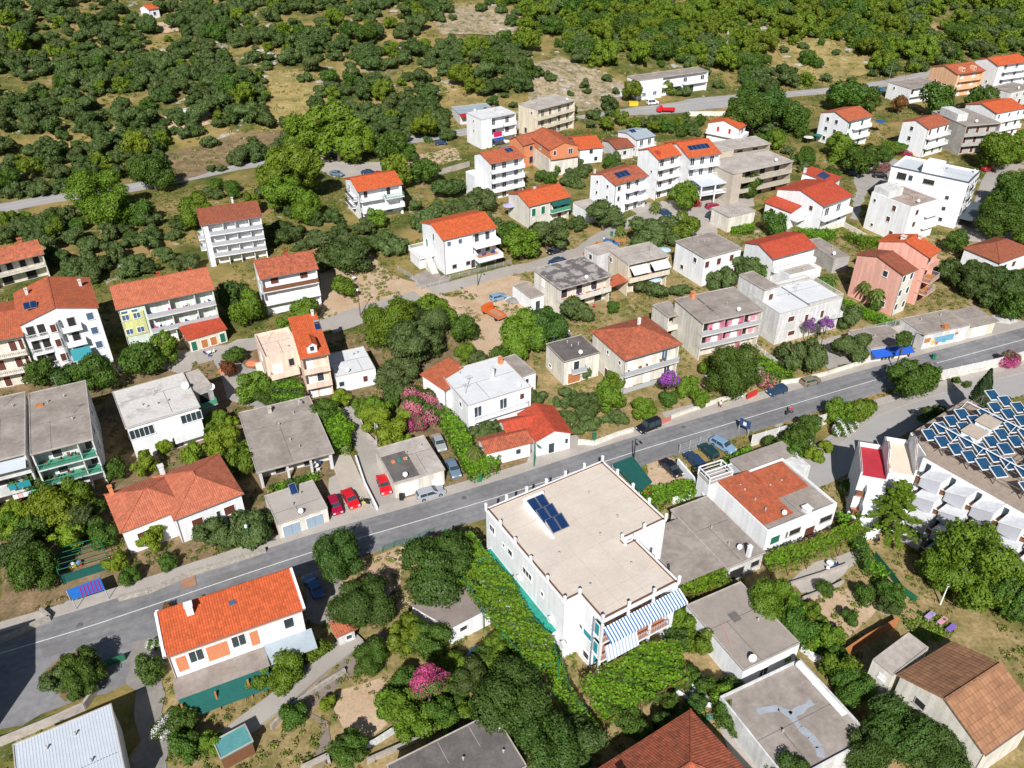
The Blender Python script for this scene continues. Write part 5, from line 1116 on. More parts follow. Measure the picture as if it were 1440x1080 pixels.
# roof collectors
c0 = LP('Y7',245,270); c1 = LP('Y7',385,430); ctr = LP('Y7', 352, 322, H + .8)
cy0 = min(c0[1], c1[1])
for i in range(2):
    for j in range(3):
        x = ctr[0] - 1.3 + i * 1.32; y = ctr[1] - 3.2 + j * 2.2; s = .35
        m = MB(); m.prism([(x, y), (x+1.22, y), (x+1.22, y+2.0), (x, y+2.0)], [H+.35+i*.0, H+.35, H+1.05, H+1.05], [H+.45, H+.45, H+1.15, H+1.15]); o = m.build('solar_panel', alu, R_)
        g = MB(); g.prism([(x+.06, y+.06), (x+1.16, y+.06), (x+1.16, y+1.94), (x+.06, y+1.94)], [H+.476]*2+[H+1.134]*2, [H+.486]*2+[H+1.144]*2); g.build('panel_glass', solar, o)
bx = MB(); bx.prism([(ctr[0]-1.75, ctr[1]-3.6), (ctr[0]-1.4, ctr[1]-3.6), (ctr[0]-1.4, ctr[1]+3.6), (ctr[0]-1.75, ctr[1]+3.6)], H, [H+.3, H+.3, H+1.2, H+1.2]); bx.box(ctr[0]-1.75, ctr[0]+1.6, ctr[1]+3.4, ctr[1]+3.7, H, H+1.2); bx.build('panel_base', white, R_)
for k, (x, y) in enumerate(((535,238),(662,345),(585,425),(724,557),(401,512),(540,652),(297,358))): p = LP('Y7', x, y); vent(root, p[0], p[1], H + .04)
# left wall windows, front balconies and awning
for (yy, zz, w, h, st) in ((D*.93, 7.6, 1.2, 1.1, 'glass'), (D*.80, 7.4, .5, .6, 'glass'), (D*.73, 7.3, 1.0, 1.0, 'glass'), (D*.55, 7.2, 2.0, 1.0, 'glass'), (D*.40, 7.0, .5, .7, 'glass')): window(root, 'L', W, D, xl, D - yy, zz, w, h, st)
for (yy, zz, w, h, st) in ((jy*.55, 5.0, 1.5, 1.0, 'teal'), (jy*.85, 5.2, .6, .7, 'glass'), (jy*.55, 1.2, 1.0, 1.0, 'dark'), (jy*.18, 7.3, .8, 1.9, 'teal'), (jy*.18, 4.0, .8, 1.9, 'teal')): window(root, 'L', W, D, 0, D - yy, zz, w, h, st)
for l in (6.8, 3.5): balcony(root, 0, W*.93, -.3, rec, l, 'thin', white, terra)
for l in (6.85, 3.55, .2):
    for f in (.12, .35, .6, .82): window(root, 'F', W, D, rec, W*f, l, 1.3, 2.0, 'teal' if f in (.12, .82) else 'glass', name='door')
for f in (.0, .33, .66): q = MB(); q.box(W*f - .12, W*f + .12, -.2, .1, 0, 10.0); q.build('front_column', white, root)
q = MB(); q.bar((-.1, 1.5, 0), (-.1, 1.5, 9.6), .12); q.build('drain_pipe', mat('grey_blue_metal',(.2,.24,.3),.5,0), root)
stripe = mat('stripe_white', (.78,.79,.80), .8, 0); sblue = mat('stripe_blue', (.05,.16,.38), .8, .05)
aw = empty('awning', (0, 0, 0)); aw.parent = root
q1, q2 = MB(), MB(); ns = 54
for i in range(ns):
    x0, x1 = W*.0 + (W*1.02) * i / ns, W*.0 + (W*1.02) * (i + 1) / ns
    (q1 if i % 2 else q2).quad((x0, -.05, 9.3), (x0, -1.75, 8.5), (x1, -1.75, 8.5), (x1, -.05, 9.3))
    (q1 if i % 2 else q2).quad((x0, -1.75, 8.5), (x0, -1.78, 8.2), (x1, -1.78, 8.2), (x1, -1.75, 8.5))
q1.build('awning_white_stripe', stripe, aw); q2.build('awning_blue_stripe', sblue, aw)
q1, q2 = MB(), MB()
for i in range(20):
    x0, x1 = W*.02 + W*.42 * i / 20, W*.02 + W*.42 * (i + 1) / 20; (q1 if i % 2 else q2).quad((x0, -.45, 6.3), (x0, -1.2, 4.3), (x1, -1.2, 4.3), (x1, -.45, 6.3))
aw2 = empty('balcony_blind', (0, 0, 0)); aw2.parent = root
q1.build('blind_white_stripe', stripe, aw2); q2.build('blind_blue_stripe', mat('stripe_grey',(.35,.42,.55),.8,0), aw2)
for (yy, zz) in ((D*.62, 5.6), (D*.3, 5.2), (jy*.9, 3.6)):
    q = MB(); q.tube([(xl - .5, yy, zz), (xl - .02, yy, zz)], .45, 12); q.build('satellite_dish', railw, root)
# balconies facing the notch and road side gallery
q = MB(); q.box(nin, W + .1, ny, nyb, 6.4, 6.6); q.box(nin, W + .1, ny, nyb, 3.1, 3.3); q.bar((W + .05, ny, 7.5), (W + .05, nyb, 7.5), .1, .12); q.build('side_balcony', white, root)
q = MB(); q.box(W - .15, W + .15, nyb - .3, nyb, -1, H); q.build('corner_column', white, root)
q = MB(); [q.box(xl + .3, xr - .3, y, y + .05, H + .0505, H + .056) for y in [D * k / 9 for k in range(4, 9)]]; [q.box(.3, W - .5, y, y + .05, H + .0505, H + .056) for y in (1.6, 3.6)]; [q.box(x, x + .05, .4, D - .5, H + .057, H + .06) for x in (W*.3, W*.62)]; q.build('roof_seam', mat('seam_tan', (.50,.43,.36), .9, .1), R_)
sm = mat('puddle_stain', (.60,.525,.445), .9, .08, .6)
for k_, (fx, fy, r_) in enumerate(((.2,.3,1.3), (.7,.55,1.0), (.45,.75,1.5), (.8,.2,.9), (.3,.62,.8))):
    q = MB(); q.v = [(W*fx + r_*(1+.35*mnoise.noise(Vector((math.cos(t)*1.5, math.sin(t)*1.5, k_*3))))*math.cos(t)*1.4, D*fy + r_*(1+.35*mnoise.noise(Vector((math.cos(t)*1.5, math.sin(t)*1.5, k_*3+9))))*math.sin(t), H + .0515 + .0005*k_) for t in [6.283*i/20 for i in range(20)]]; q.f = [tuple(range(20))]; q.build('roof_stain', sm, R_)
tp = [(xl - .02, D - 1), (xl - .02, jy + 1.0), (xl - 3.2, jy + 1.0), (xl - 3.2, D - 1)]
q = MB(); q.prism(tp[::-1], -2, 4.2); q.build('side_terrace', white, root)
q = MB(); q.prism([(xl - .1, D - 1.2), (xl - 3.1, D - 1.2), (xl - 3.1, jy + 1.2), (xl - .1, jy + 1.2)], 4.2, 4.26); q.build('terrace_floor', turq, root)
MAIN = (root, W, D, H, xl)

# ================================================================== the stepped white holiday block with its solar roof
H2 = 9.6
HZ = lambda x, y, h=H2: G((1180 + x / 5.4, 590 + y / 5.4), h)
F0 = HZ(700, 345); F1 = HZ(1330, 700)                             # upper edge of the terraces
dirv = (F1 - F0).to_2d().normalized()
root = empty('hotel', (F0.x, F0.y, 0), math.atan2(dirv.y, dirv.x))
tag_building(root, 'white stepped terrace hotel with box balconies in rows and solar collectors on its roof', 'hotel')
LH = 27.0; SO = 1.47; SX = .6; ST = 2.4                           # local x runs along the facade, -y faces outwards
core = MB()
for lv in range(4): core.box(-1.6 + SX * (3 - lv), LH, -SO * (3 - lv) + .5, 22, -3 if lv == 0 else lv * ST, (lv + 1) * ST - .02)
core.build('wall', white, root)
q = MB(); q.prism([(-6.1, 4.4), (-1.6, 1.2), (-1.6, 20), (-6.1, 20)], -3, H2 - .03); w2 = q.build('side_wall', white, root); q = MB(); q.prism([(-6.0, 4.6), (-1.52, 1.4), (-1.52, 19.9), (-6.0, 19.9)], H2 - .03, H2 + .1); q.build('side_roof', mat('terrace_roof',(.36,.29,.235),.95,.2), w2)
rf = MB(); rf.box(-1.5, LH, .7, 22.2, H2, H2 + .12); rf.build('flat_roof', mat('terrace_roof',(.36,.29,.235),.95,.2,.5,col2=(.25,.20,.165)), root)
dgrey = mat('painted_shade_grey', (.50,.50,.55), .9, .05)  # shade on the white balcony fronts, painted in as a grey colour
def unit(i, lv):
    '''one balcony box: front face with its shade painted grey, white cover rising to the right, white side wall; small terrace, rail and door on its left'''
    M = Matrix.Translation((i * 3.8 + SX * (3 - lv), -SO * (3 - lv), lv * ST))
    def P(name, m, poly, z0, z1, par=None):
        q = MB(); q.prism(poly, z0, z1); q2 = MB(); q2.add(q, M); return q2.build(name, m, par or root)
    u = P('balcony_box', white, [(0, -1.9), (2.9, -1.9), (2.9, .6), (0, .6)], -.5, [1.1, 2.15, 2.25, 1.2])
    P('front_shade_panel', dgrey, [(.12, -1.96), (2.78, -1.96), (2.78, -1.9), (.12, -1.9)], -.4, [1.0, 2.0, 2.0, 1.0], u)
    P('canopy', white, [(-.08, -2.15), (3.0, -2.15), (3.0, .65), (-.08, .65)], [1.12, 2.2, 2.35, 1.27], [1.24, 2.32, 2.47, 1.39], u)
    P('terrace_floor', terra, [(-.9, -1.5), (0, -1.5), (0, .6), (-.9, .6)], -.3, .02, u)
    P('railing', wood, [(-.9, -1.62), (-.01, -1.62), (-.01, -1.5), (-.9, -1.5)], -.5, .75, u)
    P('rail_cap', ivory, [(-.9, -1.7), (-.01, -1.7), (-.01, -1.45), (-.9, -1.45)], .751, .82, u)
    P('door', glass, [(-.8, .44), (-.1, .44), (-.1, .495), (-.8, .495)], .1, 1.95, u)
for lv in range(4):
    for i in range(7): unit(i, lv)
# the two tall bays with red and cream terraces at the road end, set at 45 degrees
RB = Matrix.Rotation(math.radians(-52), 4, 'Z')                   # x' = away along the bay, y' = inwards
def bayp(name, m, boxes, par=None, prisms=()):
    q = MB(); [q.box(*b) for b in boxes]
    for p in prisms: q.prism(*p)
    q2 = MB(); q2.add(q, RB); return q2.build(name, m, par or root)
red = mat('red_deck',(.46,.035,.05),.8,.12,.5); crm = mat('cream_deck',(.72,.62,.50),.8,.08,.5)
for (m, e0, e1, c0, c1) in ((red, -3.6, 3.7, 5.85, 9.6), (crm, -6.0, 1.8, 2.0, 5.7)):
    b = bayp('bay_wall', white, [(e0, e1, -c1, -c0, -3, H2 - 1.2)])
    bayp('roof_deck', m, [(e0 + .3, e1 - .1, -c1 + .3, -c0 - .25, H2 - 1.2, H2 - 1.15)], b)
    L = e1 - e0
    for yy, hs in ((-c0 - .25, (1.4, 2.9, 2.9, 1.5, 1.2)), (-c1, (.7, .75, .8, .8, .7))):
        q = MB()
        for k in range(4):
            xa, xb = e0 + L * k / 4, e0 + L * (k + 1) / 4; q.prism([(xa, yy), (xb, yy), (xb, yy + .25), (xa, yy + .25)], H2 - 1.25, [H2 - 1.2 + hs[k], H2 - 1.2 + hs[k+1], H2 - 1.2 + hs[k+1], H2 - 1.2 + hs[k]])
        q2 = MB(); q2.add(q, RB); q2.build('parapet_screen', white, b)
        q = MB()
        for k in range(4): q.bar((e0 + L*k/4, yy + .12, H2 - 1.17 + hs[k]), (e0 + L*(k+1)/4, yy + .12, H2 - 1.17 + hs[k+1]), .12, .06)
        q2 = MB(); q2.add(q, RB); q2.build('parapet_rail', wood, b)
    bayp('back_parapet', white, [(e0 - .01, e0 + .25, -c1 + .26, -c0 - .26, H2 - 1.2, H2 - .5)], b)
    for lv in range(3):
        x0 = e1 + 1.15 * (2 - lv); zb = lv * 2.5 - .4 + (.3 if lv == 2 else 0)
        u = bayp('balcony_box', white, [(e1 - .5, x0 + 1.3, -c1 + 1.2, -c0 - .1, zb - .5, zb + 2.3)])
        bayp('railing', wood, [(x0 + .5, x0 + .58, -c1 + .1, -c1 + 1.19, zb + .3, zb + 1.2)], u); bayp('terrace_floor', terra, [(e1 - .2, x0 + .5, -c1 + .05, -c1 + 1.19, zb, zb + .3)], u)
# boxes, frame and collectors on the roof
zf = H2 + 1.7; fr_ = MB(); i0, i1 = -4, LH - 1
fd_ = MB()
for j in range(7): fd_.bar((i0, 3 + j * 2.9, zf - .25), (i1, 3 + j * 2.9, zf - .25), .08)
for i in range(9):
    xx = i0 + i * 3.8
    fd_.bar((xx, 2, zf - .1), (xx, 21.5, zf - .1), .07)
    for j in range(0, 7, 3): fd_.bar((xx, 3 + j * 2.9, H2), (xx, 3 + j * 2.9, zf - .25), .12)
for yy in (6.0, 15): fr_.bar((i0, yy, zf + .9), (i1, yy, zf + .9), .12)
for i in range(9):
    for yy in (6.0, 15): xx = i0 + i*3.8; fr_.bar((xx, yy - 2.2, zf - .2), (xx, yy, zf + .9), .06); fr_.bar((xx, yy + 2.2, zf - .2), (xx, yy, zf + .9), .06)
fr_.build('roof_truss', white, root); fd_.build('roof_frame', mat('dark_steel', (.16,.13,.12), .6, 0), root)
blug = mat('collector_glass', (.02,.08,.17), .15, .3, 1.0, spec=.7)
rz = -root.rotation_euler.z + math.radians(10)
for j in range(7):
    for i in range(14):
        if rnd.random() < .07: continue
        R3 = Matrix.Translation((-3.0 + i * 2.05, 3.6 + j * 2.9, zf + .3)) @ Matrix.Rotation(rz, 4, 'Z') @ Matrix.Rotation(math.radians(14), 4, 'X')
        f = MB(); f.box(-.9, .9, -1.02, 1.02, -.14, 0); g = MB(); g.box(-.8, .8, -.92, .92, .002, .03)
        ff = MB(); ff.add(f, R3); gg = MB(); gg.add(g, R3)
        o = ff.build('solar_collector', railw, root); gg.build('collector_glass', blug, o)
for (fx, fy) in ((-.5, 7.5), (-.6, 11.5), (9.5, 8.2)):
    q = MB(); q.box(fx, fx + 2.4, fy, fy + 2.6, H2 + .1, H2 + 2.5); b = q.build('roof_box', white, root)
    q = MB(); q.box(fx - .15, fx + 2.55, fy - .15, fy + 2.75, H2 + 2.5, H2 + 2.65); q.build('roof_box_cap', mat('tan_cap',(.50,.42,.34)), b)

# ================================================================== cars
def car_mesh(kind):
    """returns (body MB, glass MB, wheel x positions, length, width); car points to +x"""
    S = dict(saloon=(4.4, 1.75, 1.42, [(-2.2,.45),(-2.18,.85),(-1.5,.95),(-.95,1.38),(.35,1.42),(1.05,.98),(2.0,.82),(2.2,.6),(2.2,.35)]),
             hatch=(3.9, 1.68, 1.45, [(-1.95,.4),(-1.93,.95),(-1.7,1.38),(.3,1.45),(.95,1.0),(1.8,.85),(1.95,.6),(1.95,.35)]),
             estate=(4.5, 1.76, 1.5, [(-2.25,.4),(-2.22,1.0),(-1.9,1.42),(.35,1.5),(1.1,1.0),(2.05,.85),(2.25,.6),(2.25,.35)]),
             van=(4.4, 1.8, 1.85, [(-2.2,.4),(-2.2,1.1),(-2.1,1.78),(.5,1.85),(1.2,1.15),(2.0,.98),(2.2,.65),(2.2,.35)]))[kind]
    L, Wd, Hh, prof = S
    body, gl = MB(), MB(); hw = Wd / 2
    prof = prof + [(L/2 - .1, .25), (-L/2 + .1, .25)]
    def halfw(x, zz):                                             # tumblehome and rounded corners
        w = hw * (1 - .07 * (abs(x) / (L/2)) ** 4)
        return w - max(0, zz - .9) * .34
    rows = []
    secs = [-1, -.93, -.45, 0, .45, .93, 1]
    n = len(prof)
    for s_ in secs:
        row = []
        for (x, zz) in prof:
            w = halfw(x, zz); k_ = 1 if abs(s_) < .99 else .0
            zr = zz - (.06 if abs(s_) > .99 and zz > .5 else 0); row.append(len(body.v)); body.v.append((x * (.985 if abs(s_) > .99 else 1), w * s_, zr))
        rows.append(row)
    for r in range(len(rows) - 1):
        for i in range(n):
            j = (i + 1) % n; body.f.append((rows[r][i], rows[r][j], rows[r+1][j], rows[r+1][i]))
    body.f.append(tuple(rows[0])); body.f.append(tuple(reversed(rows[-1])))
    # glass: windscreen, rear window, side windows, just proud of the body
    hi = sorted([p for p in prof if p[1] > .9], key=lambda p: p[0]); roof = [p for p in hi if p[1] > Hh - .12]
    xf, zf_ = roof[-1]; xr_, zr_ = roof[0]; fr = [p for p in hi if p[0] > xf][0]; rr = [p for p in prof if p[0] < xr_ and p[1] > .8][-1] if kind != 'saloon' else (-1.5, .95)
    def strip(p, q, a, b, e):
        P0 = (p[0] + (q[0]-p[0])*a, p[1] + (q[1]-p[1])*a); P1 = (p[0] + (q[0]-p[0])*b, p[1] + (q[1]-p[1])*b); o = .012
        w0, w1 = halfw(*P0) * .9, halfw(*P1) * .88; dx = e * o
        gl.quad((P0[0]+dx, -w0, P0[1]+o), (P1[0]+dx, -w1, P1[1]+o), (P1[0]+dx, w1, P1[1]+o), (P0[0]+dx, w0, P0[1]+o))
    strip((xf, zf_), fr, .12, .92, 1); strip((xr_, zr_), rr, .12, .8, -1)
    for sg in (-1, 1):
        zt = Hh - .1; zb = .96; xs0 = xr_ + .05; xs1 = xf - .02
        for a, b in ((xs0 - (.25 if kind == 'saloon' else 0), (xs0+xs1)/2 - .04), ((xs0+xs1)/2 + .04, xs1 + .35)):
            t0, t1 = max(a, xs0 + .1), min(b, xs1 - .05)
            gl.quad((a, sg*(halfw(a, zb) + .012), zb), (b, sg*(halfw(b, zb) + .012), zb), (t1, sg*(halfw(t1, zt) + .012), zt), (t0, sg*(halfw(t0, zt) + .012), zt))
    return body, gl, (-L*.3, L*.31), L, Wd
def carpaint(name, c): return mat('paint_' + name, c, .25, .0, spec=.6)
tyre = mat('tyre', (.02,.02,.02), .8, 0); rim = mat('rim', (.45,.46,.48), .4, 0, metal=.7); lampg = mat('headlamp', (.7,.72,.72), .2, 0, spec=.8); redl = mat('tail_lamp', (.4,.01,.01), .3, 0)
CM = {}
def car(kind, p0, p1, paint_, label, cat='car', h=0.0):
    """p0 rear, p1 front survey points"""
    A = G(p0, .5); B = G(p1, .5); c = (A + B) / 2; a = math.atan2(B.y - A.y, B.x - A.x)
    root = empty('parked_car' if kind != 'van' else 'parked_van', (c.x, c.y, ter(c.x, c.y) + .146 + h), a); tag(root, label, cat)
    if kind not in CM:
        body, gl, wx, L, Wd = car_mesh(kind)
        w1 = MB(); w1.tube([(0, -.1, 0), (0, .1, 0)], .31, 14); w2 = MB(); w2.tube([(0, -.115, 0), (0, .115, 0)], .19, 10)
        hl = MB(); hl.box(L/2 - .14, L/2 + .01, -.17, .17, .58, .74); tl = MB(); tl.box(-L/2 - .01, -L/2 + .1, -.13, .13, .68, .9)
        mr = MB(); mr.box(.55, .72, -.07, .07, .95, 1.07)
        CM[kind] = (body.mesh('body', carpaint('base', (.5,.5,.5)), smooth=False), gl.mesh('glass', glass), w1.mesh('tyre', tyre), w2.mesh('rim', rim), hl.mesh('headlight', lampg), tl.mesh('tail_light', redl), mr.mesh('mirror', black), wx, L, Wd)
    bm, gm, t, r_, hl, tl, mr, wx, L, Wd = CM[kind]
    b = link('body', bm, root); b.material_slots[0].link = 'OBJECT'; b.material_slots[0].material = paint_
    link('window_glass', gm, b)
    for x in wx:
        for s in (-1, 1):
            w = link('wheel', t, root, (x, s * (Wd/2 - .1), .31)); link('rim', r_, w)
    for s in (-1, 1):
        link('headlight', hl, root, (0, s * (Wd/2 - .28), 0)); link('tail_light', tl, root, (0, s * (Wd/2 - .24), 0)); link('mirror', mr, root, (0, s * (Wd/2 + .02), 0))
    return root
CP = dict(black=(.012,.013,.018), silver=(.36,.38,.42), red=(.60,.012,.02), crimson=(.33,.008,.04), dblue=(.02,.05,.11), blue=(.045,.16,.36), lblue=(.20,.32,.46), olive=(.22,.19,.13), green=(.01,.045,.05), white=(.75,.76,.77), grey=(.32,.33,.32), orange=(.62,.12,.02), steel=(.14,.20,.27))
CP = {k: carpaint(k, v) for k, v in CP.items()}
car('van', z('F',927,595), z('F',897,607), CP['black'], 'black van parked at the kerb in front of the pyramid roofed house', 'van')
car('estate', z('F',585,701), z('F',625,689), CP['silver'], 'silver estate car parked along the road beside the single garage')
car('saloon', z('F',535,668), z('F',545,698), CP['red'], 'bright red car nose to the road on the dirt drive left of the single garage')
car('hatch', z('F',465,697), z('F',478,728), CP['crimson'], 'crimson car with white striped roof in the forecourt beside the double garage')
car('saloon', z('F',485,690), z('F',501,716), CP['red'], 'red car on the forecourt between the crimson car and the yellow scooter')
car('saloon', z('F',454,845), z('F',430,808), CP['blue'], 'bright blue saloon in the shade beside the long orange roofed house')
car('saloon', z('F',611,610), z('F',624,638), CP['grey'], 'grey car behind the dark steel blue one between the garage and the tall hedge')
car('saloon', z('F',630,644), z('F',645,677), CP['steel'], 'dark steel blue car nearest the road between the garage and the tall hedge')
car('saloon', z('F',930,647), z('F',958,672), CP['black'], 'black car parked alone on bare earth beside the green net carport')
car('estate', z('F',987,660), z('F',966,638), CP['dblue'], 'dark blue estate car, leftmost of three parked beside the white stair tower')
car('hatch', z('F',1008,646), z('F',985,625), CP['green'], 'dark green car, middle one of three parked beside the white stair tower')
car('estate', z('F',1002,619), z('F',1031,636), CP['lblue'], 'light blue estate car, rightmost of three beside the road below the fence')
car('hatch', z('F',1125,541), z('F',1154,533), CP['olive'], 'olive brown car at the kerb below the bougainvillea house')
car('hatch', z('F',1107,546), z('F',1077,555), CP['dblue'], 'dark car with a pale sunshade beside the pink oleander and red gate')
car('saloon', z('F',794,350), z('F',768,357), CP['black'], 'black car on the upper verge of the middle lane, under the olive trees')
car('saloon', z('F',796,365), z('F',770,372), CP['dblue'], 'dark car on the middle lane behind the patched roof flats')
car('hatch', z('F',690,422), z('F',712,416), CP['lblue'], 'pale blue battered car beside scrap and the white shed')
car('hatch', z('F',993,292), z('F',1011,290), CP['crimson'], 'dark red car beside the red bougainvillea bush and the white attached pair')
car('saloon', z('F',927,297), z('F',942,303), CP['dblue'], 'dark car on the lane below the little palm')
car('saloon', z('F',909,314), z('F',925,313), CP['black'], 'black car on the lane, further down from the little palm')
car('hatch', z('F',852,342), z('F',866,345), CP['blue'], 'blue car half hidden behind the beige flats')
car('hatch', z('F',527,245), z('F',544,248), CP['red'], 'red car on the gravel behind the orange roofed house in the olives')
car('saloon', z('F',513,243), z('F',524,244), CP['dblue'], 'dark car left of the red one behind the orange roofed house')
car('van', z('F',544,233), z('F',541,224), CP['blue'], 'blue van between bushes on the gravel yard below the upper road', 'van')
car('hatch', z('F',560,228), z('F',567,225), CP['dblue'], 'dark blue car right of the blue van on the gravel yard')
car('saloon', z('F',463,243), z('F',484,247), CP['steel'], 'steel blue car in the shade of trees near the gravel yard')
car('hatch', z('F',612,202), z('F',628,201), CP['dblue'], 'dark blue car beside the upper road near the white divided block')
car('hatch', z('F',461,217), z('F',476,219), CP['dblue'], 'dark car in the lay-by of the upper road behind the pines')
car('hatch', z('F',1381,239), z('F',1398,237), CP['red'], 'red car at the right edge beside the round green trees')
car('hatch', z('F',1229,247), z('F',1247,249), CP['black'], 'black car under the pink oleander in the car park behind the modern hotel')
car('hatch', z('F',1196,244), z('F',1207,246), CP['dblue'], 'dark car at the left end of the car park behind the modern hotel')
car('hatch', z('F',1268,216), z('F',1280,217), CP['crimson'], 'crimson car beside the gabled house with maroon shutters')
car('hatch', z('F',1231,127), z('F',1244,127), CP['blue'], 'blue car beside the upper road next to the grey roofed house')
car('hatch', z('F',996,305), z('F',1004,300), CP['green'], 'dark green car below the dark red one near the tan annex')
car('van', z('F',907,146), z('F',928,144), CP['white'], 'white van in the forecourt of the long low building above the upper road', 'van')
car('hatch', z('Y7',785,222), z('Y7',760,190), CP['crimson'], 'crimson car mostly hidden under the green net carport')
# two flatbed lorries
def lorry(p0, p1, L, Wd, cabc, bedc, label, sc=1):
    A = G(p0, .5); B = G(p1, .5); c = (A + B) / 2; a = math.atan2(B.y - A.y, B.x - A.x)
    root = empty('flatbed_truck', (c.x, c.y, ter(c.x, c.y) + .14), a); tag(root, label, "truck")
    hw = Wd / 2; hl = L / 2; m = MB()
    m.prism([(hl - 1.7, -hw), (hl, -hw * .95), (hl, hw * .95), (hl - 1.7, hw)], .5, [2.15, 1.45, 1.45, 2.15]); m.box(hl - 1.9, hl - .9, -hw * .9, hw * .9, 1.9, 2.3); m.build('cab', cabc, root)
    g = MB(); g.quad((hl - .82, -hw*.8, 1.85), (hl - .2, -hw*.8, 1.56), (hl - .2, hw*.8, 1.56), (hl - .82, hw*.8, 1.85)); g.build('windscreen', glass, root)
    b = MB(); b.box(-hl, hl - 1.95, -hw, hw, .75, .95); o = b.build('load_bed', bedc, root)
    s = MB(); s.box(-hl, hl - 1.95, -hw, -hw + .08, .95, 1.35); s.box(-hl, hl - 1.95, hw - .08, hw, .95, 1.35); s.box(-hl, -hl + .08, -hw + .08, hw - .08, .95, 1.35); s.build('side_board', cabc, o)
    f = MB(); f.box(-hl + .2, hl - .3, -.4, .4, .45, .74); f.build('chassis', black, root)
    w = MB(); w.tube([(0, -.13, 0), (0, .13, 0)], .4, 14); me = w.mesh('wheel', tyre)
    for x in (-hl + 1.1, hl - 1.0):
        for sg in (-1, 1): link('wheel', me, root, (x, sg * (hw - .16), .4))
    return root
lorry(z('F',708,451), z('F',680,434), 6.0, 2.1, CP['orange'], mat('rusty_bed',(.45,.25,.16),.9,.2,1), 'old orange flatbed truck standing on the dirt lot')
lorry(z('F',948,156), z('F',924,156), 6.4, 2.2, CP['red'], mat('red_bed',(.42,.02,.03),.7,.1,1), 'red flatbed truck on the upper road below the long low building')
# ================================================================== plants
LM = dict(olive=leafmat('olive_leaf', (.098,.142,.040), .4), olive2=leafmat('dark_olive_leaf', (.072,.115,.027), .4), broad=leafmat('bright_leaf', (.125,.205,.017), .4), green=leafmat('mid_leaf', (.072,.135,.017), .4),
  pine=leafmat('pine_needle', (.14,.20,.016), .4), dark=leafmat('carob_leaf', (.062,.118,.02), .4), lime=leafmat('lime_leaf', (.18,.25,.018), .35), vine=leafmat('vine_leaf', (.15,.30,.016), .35), rust=leafmat('rust_leaf', (.20,.085,.03), .4),
  pink=leafmat('pink_flower', (.62,.10,.26), .35, .4), palep=leafmat('pale_pink_flower', (.62,.20,.28), .35, .4), purple=leafmat('purple_flower', (.38,.08,.50), .35, .4), wflow=leafmat('white_flower', (.75,.75,.70), .2, .4), redf=leafmat('red_flower', (.60,.02,.06), .3, .4), cyp=leafmat('cypress_leaf', (.035,.07,.02), .4), agave=leafmat('agave_leaf', (.20,.28,.24), .2, .1), palm=leafmat('palm_leaf', (.11,.15,.025), .4))
def leaves(centers, normals, size, rng, jitter=.9, asp=1.5):
    """arrays of points and outward normals -> small bent leaf sprays, vectorised"""
    n = len(centers); N = normals + rng.normal(0, jitter * .42, (n, 3)); N /= np.linalg.norm(N, axis=1)[:, None] + 1e-9
    T = rng.normal(0, 1, (n, 3)); T -= (T * N).sum(1)[:, None] * N; T /= np.linalg.norm(T, axis=1)[:, None] + 1e-9
    B = np.cross(N, T); s = size * rng.uniform(.55, 1.3, n)[:, None]
    a = centers - T * s * asp / 2; b = centers + B * s * .5 + N * s * .12; c = centers + T * s * asp / 2 - N * s * .1; d = centers - B * s * .5 + N * s * .12
    v = np.stack([a, b, c, d], 1).reshape(-1, 3); return v
def np_mesh(name, v, m, mi=None):
    me = bpy.data.meshes.new(name); nf = len(v) // 4
    me.vertices.add(len(v)); me.vertices.foreach_set('co', v.astype(np.float32).ravel())
    me.loops.add(nf * 4); me.loops.foreach_set('vertex_index', np.arange(nf * 4, dtype=np.int32))
    me.polygons.add(nf); me.polygons.foreach_set('loop_start', np.arange(0, nf * 4, 4, dtype=np.int32)); me.polygons.foreach_set('loop_total', np.full(nf, 4, np.int32))
    for q in (m if isinstance(m, (list, tuple)) else [m]): me.materials.append(q)
    if mi is not None: me.polygons.foreach_set('material_index', mi.astype(np.int32))
    me.update(calc_edges=True); return me
def crown_pts(seed, nl, zr=.8, nb=14, br=(.3, .5), spread=.66, flat=.0, lean=0):
    """leaf positions on the outside of a heap of uneven boughs, radius about 1, centre at 0"""
    g = np.random.default_rng(seed); bc = []
    for i in range(nb):
        th = g.uniform(0, 2*np.pi); u = g.uniform(-.55, 1); rr = spread * g.uniform(.55, 1.12) * math.sqrt(max(0, 1 - (u*.8)**2))
        bc.append((rr*math.cos(th), rr*math.sin(th), u * zr * spread * 1.05 - flat * rr))
    bc = np.array(bc); rad = g.uniform(br[0], br[1], nb); rad[0] = br[1]; bc[0] = 0
    k = g.choice(nb, nl * 2, p=rad**2 / (rad**2).sum()); d = g.normal(0, 1, (nl*2, 3)); d[:, 2] += .35; d /= np.linalg.norm(d, axis=1)[:, None]
    lump = 1 + .16 * np.sin(d @ g.normal(0, 5, (3, 1)) + k[:, None] * 2.1)[:, 0]
    p = bc[k] + d * (rad[k] * lump * g.uniform(.72, 1.06, nl*2))[:, None] * np.array([1, 1, zr + .1])
    inside = np.zeros(nl*2, bool)
    for i in range(nb): inside |= (np.linalg.norm((p - bc[i]) / np.array([1, 1, zr + .1]), axis=1) < rad[i] * .72)
    p, d = p[~inside][:nl], d[~inside][:nl]; return p, d, g
CR = {}
